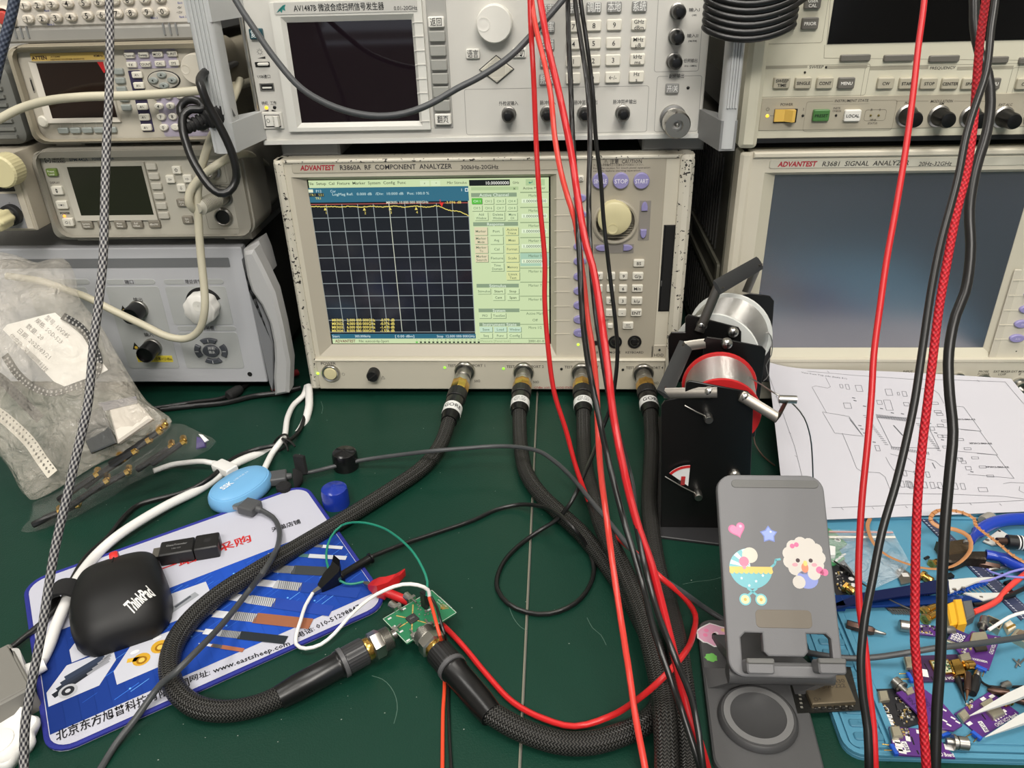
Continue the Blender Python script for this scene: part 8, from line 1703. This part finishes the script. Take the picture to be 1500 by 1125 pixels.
# power connector
b = Item('power_connector', 'yellow power connector with grey boot and red and black leads', 'connector', 1406, 896, ITZ)
YL_ = mat('yellow_nylon', (228, 172, 40), .4); b.poly('yellow_housing', ((1386, 884), (1400, 878), (1410, 880), (1416, 910), (1392, 915)), 0, .0085, YL_, .0012); b.poly('yellow_flange', ((1397, 877), (1409, 876), (1417, 912), (1404, 914)), -.0002, .0098, YL_, .001); b.poly('grey_boot', ((1408, 879), (1424, 877), (1429, 900), (1415, 908)), .0004, .0088, mat('boot_grey', (92, 94, 96), .5), .0014)
hang('red_wire', 'red wire from the yellow power connector to the right edge', [(1426, 897, .012), (1445, 889, .012), (1462, 879, .013), (1474, 864, .014), (1500, 842, .016), (1530, 820, .014)], .0022, RED2)
hang('black_wire', 'black wire from the yellow power connector under the tweezers', [(1426, 886, .012), (1445, 884, .012), (1465, 877, .013), (1490, 867, .014), (1520, 852, .014)], .0016, CABLE)
# pin headers, ruler, gold parts
b = Item('pin_header_strip', 'blue pin header strip with long silver pins beside the upper tweezer tip', 'pin header', 1414, 863, ITZ)
A, B = onZ(1384, 873, b.z+.004), onZ(1443, 854, b.z+.004); d = (B-A)/11; n = Vector((-d.y, d.x, 0)).normalized()
for k in range(12): b_ = A+d*k; M = b.I @ frame(b_, d, (0, 0, 1)); put(MB().box(0, 0, 0, .0028, .0028, d.length*.92, M, bev=.0003), 'header_block', HB, b.t); put(MB().tube([b_+n*.006, b_-n*.0075], .00035, 5, b.I), 'pin', CHROME, b.t)
b = Item('pin_header_strip', 'bare silver pin comb below the blue tweezers', 'pin header', 1320, 893, ITZ)
A, B = onZ(1300, 892, b.z+.001), onZ(1338, 894, b.z+.001)
put(MB().tube([A, B], .0012, 6, b.I), 'carrier', BLACK, b.t)
for k in range(11): q = A+(B-A)*k/10; put(MB().tube([q+Vector((.0028, -.0052, 0)), q+Vector((-.0018, .0035, .0006))], .0005, 5, b.I), 'pin', CHROME, b.t)
b = Item('pin_header_strip', 'black socket strip with pins behind the blue tweezers', 'pin header', 1355, 866, ITZ)
b.bar('socket_body', (1346, 868), (1372, 860), .0032, 0, .005, BLACK)
for k in range(6): b.rod('pin', (1348+k*4, 871-k*1.3), (1346+k*4, 876-k*1.3), .0004, .002, CHROME, n=5)
b = Item('slide_ruler', 'dark translucent strip with white marks lying diagonally under the pliers', 'ruler', 1420, 830, ITZ)
b.poly('strip', ((1346, 757), (1366, 757), (1512, 896), (1496, 908)), 0, .0012, mat('slate_strip', (60, 66, 92), .25), .0002)
for k in range(42): t = k/41; b.pad(1350+t*149, 759+t*146, 1.6, 3.2, .0012, (196, 200, 214), .8); b.pad(1362+t*146, 759+t*137, 1.2, 2.2, .0012, (150, 156, 176), .8)
b.end()
def gold(label, a, c, zc=.0035, r=.0032, nm='gold_connector', m=GOLD):
    b = Item(nm, label, 'connector', *a, ITZ); b.rod('barrel', a, c, r, zc, m, ((.8, 0), (.8, .35), (1, .36), (1, .9), (.8, 1))); M = (a[0]*.75+c[0]*.25, a[1]*.75+c[1]*.25); b.rod('flange', a, M, r*1.35, zc, m, ((1, 0), (1, 1)), 6)
gold('gold coax connector touching the blue tweezers, near the flat grey tab', (1350, 842), (1366, 852)); gold('upper gold connector beside the yellow power connector', (1352, 896), (1371, 888), .0035, .0028); gold('lower gold connector beside the yellow power connector', (1354, 908), (1371, 899), .0045, .0030); gold('small gold barrel in front of the plier jaws', (1364, 827), (1374, 823), .003, .0030); gold('gold connector on the bench side of the dark board', (1238, 859), (1252, 869), .0055, .0034)
gold('brass tip beside the yellow power connector front', (1416, 905), (1425, 898), .0035, .0022)
b = Item('metal_tab', 'flat grey metal tab with a hole, at the left tweezer arm', 'tab', 1326, 842, ITZ+.001); b.poly('tab', ((1312, 836), (1320, 830), (1336, 842), (1342, 836), (1346, 850), (1320, 856)), 0, .0012, STEEL); b.pad(1318, 835, 4, 4, .0012, (230, 230, 226)); b.pad(1326, 842, 9, 8, .0012, (206, 204, 200)); b.end()
b = Item('circuit_board', 'green board corner with a mounting hole, behind the phone stand', 'circuit board', 1226, 800, ITZ+.001); b.poly('board', ((1196, 764), (1222, 778), (1241, 796), (1229, 804), (1238, 818), (1222, 828), (1190, 828)), 0, .0016, mat('board_green', (54, 128, 78), .4)); x, y = b.P(1227, 791, .0016); b.pr.poly(circ(.0026, 14, x, y), (226, 226, 220), b.z+.0017); b.pr.poly(circ(.0015, 14, x, y), (40, 40, 40), b.z+.0018)
for k in range(4): b.pad(1224+k*4, 822-k*3.2, 8, 3, .0016, WPT, .5)
b.poly('white_socket', ((1214, 798), (1224, 800), (1224, 812), (1214, 812)), .0016, .006, LBL, .0005); b.end()
b = Item('circuit_board', 'dark board with white pads and gold connector, right of the phone stand', 'circuit board', 1240, 846, ITZ); b.poly('board', ((1200, 816), (1236, 820), (1263, 853), (1262, 862), (1230, 872), (1200, 872)), 0, .0016, BLK); b.crumbs(((1222, 834), (1232, 834), (1240, 866), (1226, 868)), 30, .0016, 14)
for u, v in ((1247, 848), (1250, 857)): x, y = b.P(u, v, .0016); b.pr.poly(circ(.0022, 12, x, y), WPT, b.z+.0017)
for k in range(3): b.bar('black_socket', (1232+k*4, 826+k*1.5), (1240+k*4, 837+k*1.5), .0016, .0016, .0055, BLACK)
b.end()
# shield boxes, connectors and odd parts at the right
b = Item('shield_box', 'small open silver shield box below the red wire', 'shield box', 1453, 914, ITZ); q = ((1440, 908), (1447, 902), (1470, 912), (1464, 924))
P4 = [b.P(u, v, .005) for u, v in q]; put(MB().hole(ccw(P4), shrink(ccw(P4), .0007), b.z, b.z+.006, b.I), 'box_wall', TIN, b.t); b.poly('box_floor', q, 0, .0012, mat('brown_film', (84, 64, 50), .5)); b.bar('coil', (1452, 910), (1460, 914), .003, .001, .005, BLACK)
b = Item('white_connector', 'small white and gold plug beside the open shield box', 'connector', 1480, 918, ITZ); b.poly('housing', ((1472, 912), (1480, 907), (1489, 917), (1478, 924)), 0, .0048, mat('ivory_plug', (226, 214, 190), .45), .0006); b.bar('contact', (1475, 920), (1487, 914), .0016, .0048, .0054, GOLD)
b = Item('shield_box', 'silver shield box cut by the right edge', 'shield box', 1496, 930, ITZ); b.poly('box', ((1481, 930), (1490, 920), (1515, 926), (1508, 944)), 0, .0060, TIN, .0006); b.poly('tape_top', ((1488, 928), (1494, 922), (1514, 928), (1508, 938)), .0058, .0062, mat('brown_tape', (120, 104, 86), .5))
b = Item('screwdriver_bit', 'brown hexagonal screwdriver bit with a slim steel tip, right of the phone stand', 'bit', 1265, 922, ITZ); b.rod('shank', (1240, 914), (1281, 925), .0034, .0036, mat('bronze_steel', (84, 64, 56), .35, .7), ((.9, 0), (1, .04), (1, .9), (.7, 1)), 6); b.rod('tip', (1280, 925), (1298, 929), .0022, .0036, STEEL, ((1, 0), (.55, .5), (.5, .9), (.3, 1)), 8)
b = Item('screwdriver_bit', 'brown bit with silver end lying below the pliers', 'bit', 1440, 826, ITZ); b.rod('shank', (1424, 823), (1464, 831), .0030, .0034, mat('bronze_steel', (84, 64, 56), .35, .7), None, 6); b.rod('tip', (1448, 835), (1474, 831), .0016, .0030, STEEL, None, 8)
b = Item('cable_adapter', 'black adapter with white rings beside the pliers at the right edge', 'adapter', 1490, 795, ITZ+.004); b.rod('body', (1474, 793), (1520, 797), .0058, .006, BLACK, ((.8, 0), (1, .03), (1, 1))); b.rod('brown_end', (1460, 793), (1475, 793), .0032, .006, mat('bronze_steel', (84, 64, 56), .35, .7)); b.rod('white_ring', (1489, 794.5), (1491, 794.6), .0061, .006, WHC); b.rod('white_ring', (1494.5, 795), (1496.5, 795.2), .0061, .006, WHC)
b = Item('metal_bracket', 'white corner bracket with holes between the plier handles', 'bracket', 1462, 784, ITZ+.001); b.poly('plate', ((1440, 792), (1464, 775), (1486, 788), (1478, 796), (1454, 798)), 0, .0014, mat('pale_bracket', (206, 206, 198), .4), .0003); x, y = b.P(1464, 778, .0014); b.pr.poly(circ(.0012, 10, x, y), (40, 40, 40), b.z+.0016); x, y = b.P(1446, 791, .0014); b.pr.poly(circ(.0018, 10, x, y), (96, 92, 86), b.z+.0016); b.end()
b = Item('grey_stopper', 'small grey cap behind the plier handles', 'cap', 1446, 762, ITZ); b.rod('cap', (1440, 764), (1453, 757), .0052, .006, mat('cap_grey', (146, 142, 134), .45), ((.9, 0), (1, .1), (1, .8), (.8, 1)))
b = Item('probe_tip', 'black needle probe pointing down the blue mat', 'probe', 1410, 1008, ITZ); b.rod('needle', (1400, 986), (1415, 1030), .0022, .003, BLACK, ((1, 0), (1, .3), (.5, .6), (.12, 1))); 
b = Item('probe_tip', 'black spring probe with silver neck beside the needle probe', 'probe', 1428, 1002, ITZ); b.rod('body', (1432, 984), (1424, 1016), .0034, .0036, BLACK, ((.5, 0), (.6, .2), (1, .35), (1, .75), (.8, 1))); b.rod('neck', (1434, 978), (1431, 991), .0022, .0036, STEEL)
b = Item('probe_tip', 'brown probe with copper tip between the two black ones', 'probe', 1417, 1004, ITZ+.002); b.rod('body', (1418, 986), (1417, 1012), .0022, .004, mat('bronze_steel', (84, 64, 56), .35, .7)); b.rod('tip', (1417, 1012), (1416, 1026), .0012, .004, mat('copper_tip', (150, 110, 84), .35, .8), ((1, 0), (.3, 1)))
for i, (lb, a, c, m) in enumerate((('dark brown rod at the right edge, upper of two', (1446, 1010), (1478, 1016), 'bronze_steel'), ('silver pin beside the brown rods at the right edge', (1466, 1006), (1478, 1002), 'dull_steel'), ('dark brown rod at the right edge, lower of two', (1480, 1022), (1510, 1030), 'bronze_steel'))):
    b = Item('metal_rod', lb, 'rod', *a, ITZ); b.rod('rod', a, c, .0026, .0028, MATS[m], ((.3, 0), (1, .25), (1, 1)))
hang('black_wire', 'dark wire curving from the spring probe to the right edge', [(1433, 985, .011), (1437, 998, .010), (1448, 1005, .009), (1475, 1006, .009), (1510, 1005, .009)], .0009, CABLE, n=6)
b = Item('wire_offcut', 'twisted silver wire offcut at the right edge', 'offcut', 1490, 970, ITZ)
for a, c in (((1484, 965), (1495, 976)), ((1488, 978), (1493, 966)), ((1492, 974), (1504, 962))): b.rod('wire', a, c, .0006, .001, STEEL, n=6)
for i, (u, v, lb) in enumerate(((1358, 816, 'tiny black chip part in front of the pliers'), (1466, 842, 'black socket with pins below the lilac wires'), (1478, 852, 'second black part beside the red wire'), (1390, 842, 'black screw block above the white tweezer tip'), (1478, 868, 'black moulded clip at the right end of the blue tweezers'))):
    b = Item('small_part', lb, 'part', u, v, ITZ); s_ = (.5, 1, .8, 1, 1.3)[i]; b.bar('body', (u-6*s_, v+1), (u+6*s_, v-2), .004*s_, 0, .004*s_, BLACK, .0005)
    for k in range(3): b.rod('pin', (u-4*s_+k*4*s_, v+2), (u-4*s_+k*4*s_, v+6*s_), .0004, .001, STEEL, n=5)
# packaged module between stand and mat
b = Item('packaged_module', 'square metal module in black carrier tape, half under the phone stand', 'module', 1215, 1010, .0088); b.poly('carrier_tape', ((1150, 975), (1246, 977), (1262, 1040), (1168, 1045)), 0, .0008, mat('carrier_black', (30, 30, 28), .3, bump=.6, bscale=200), 0); b.poly('module_can', ((1172, 990), (1238, 988), (1254, 1027), (1190, 1031)), .0008, .0048, mat('taupe_can', (128, 116, 96), .35, .6), .0006)
for k in range(8): b.pad(1172+k*.9-4, 994+k*6, 3, 3, .0008, (120, 118, 110)); b.pad(1192+k*8, 1036-k*.3, 3, 3, .0008, (120, 118, 110))
for k in range(6): b.poly('pocket_bump', ((1192+k*10, 1033), (1198+k*10, 1033), (1199+k*10, 1038), (1193+k*10, 1038)), .0008, .0018, mat('carrier_black', (30, 30, 28), .3), .0003)
b.txt('D-430', (1211, 999), (1237, 997), .0030, (78, 70, 58), .0048); b.txt('MPS-A-222', (1190, 1007), (1238, 1004), .0030, (78, 70, 58), .0048); b.txt('O+', (1192, 1025), (1203, 1024), .0030, (78, 70, 58), .0048); b.end()
bpy.data.objects.remove(FO)
kinds = {}
for o in SC.objects:
    if o.parent is None and 'category' in o: kinds.setdefault(o.name.split('.')[0], []).append(o)
for k, l in kinds.items():                                          # repeats of one kind share a group
    if len(l) > 1:
        for o in l: o['group'] = k.replace('_', ' ')+'s on the bench'
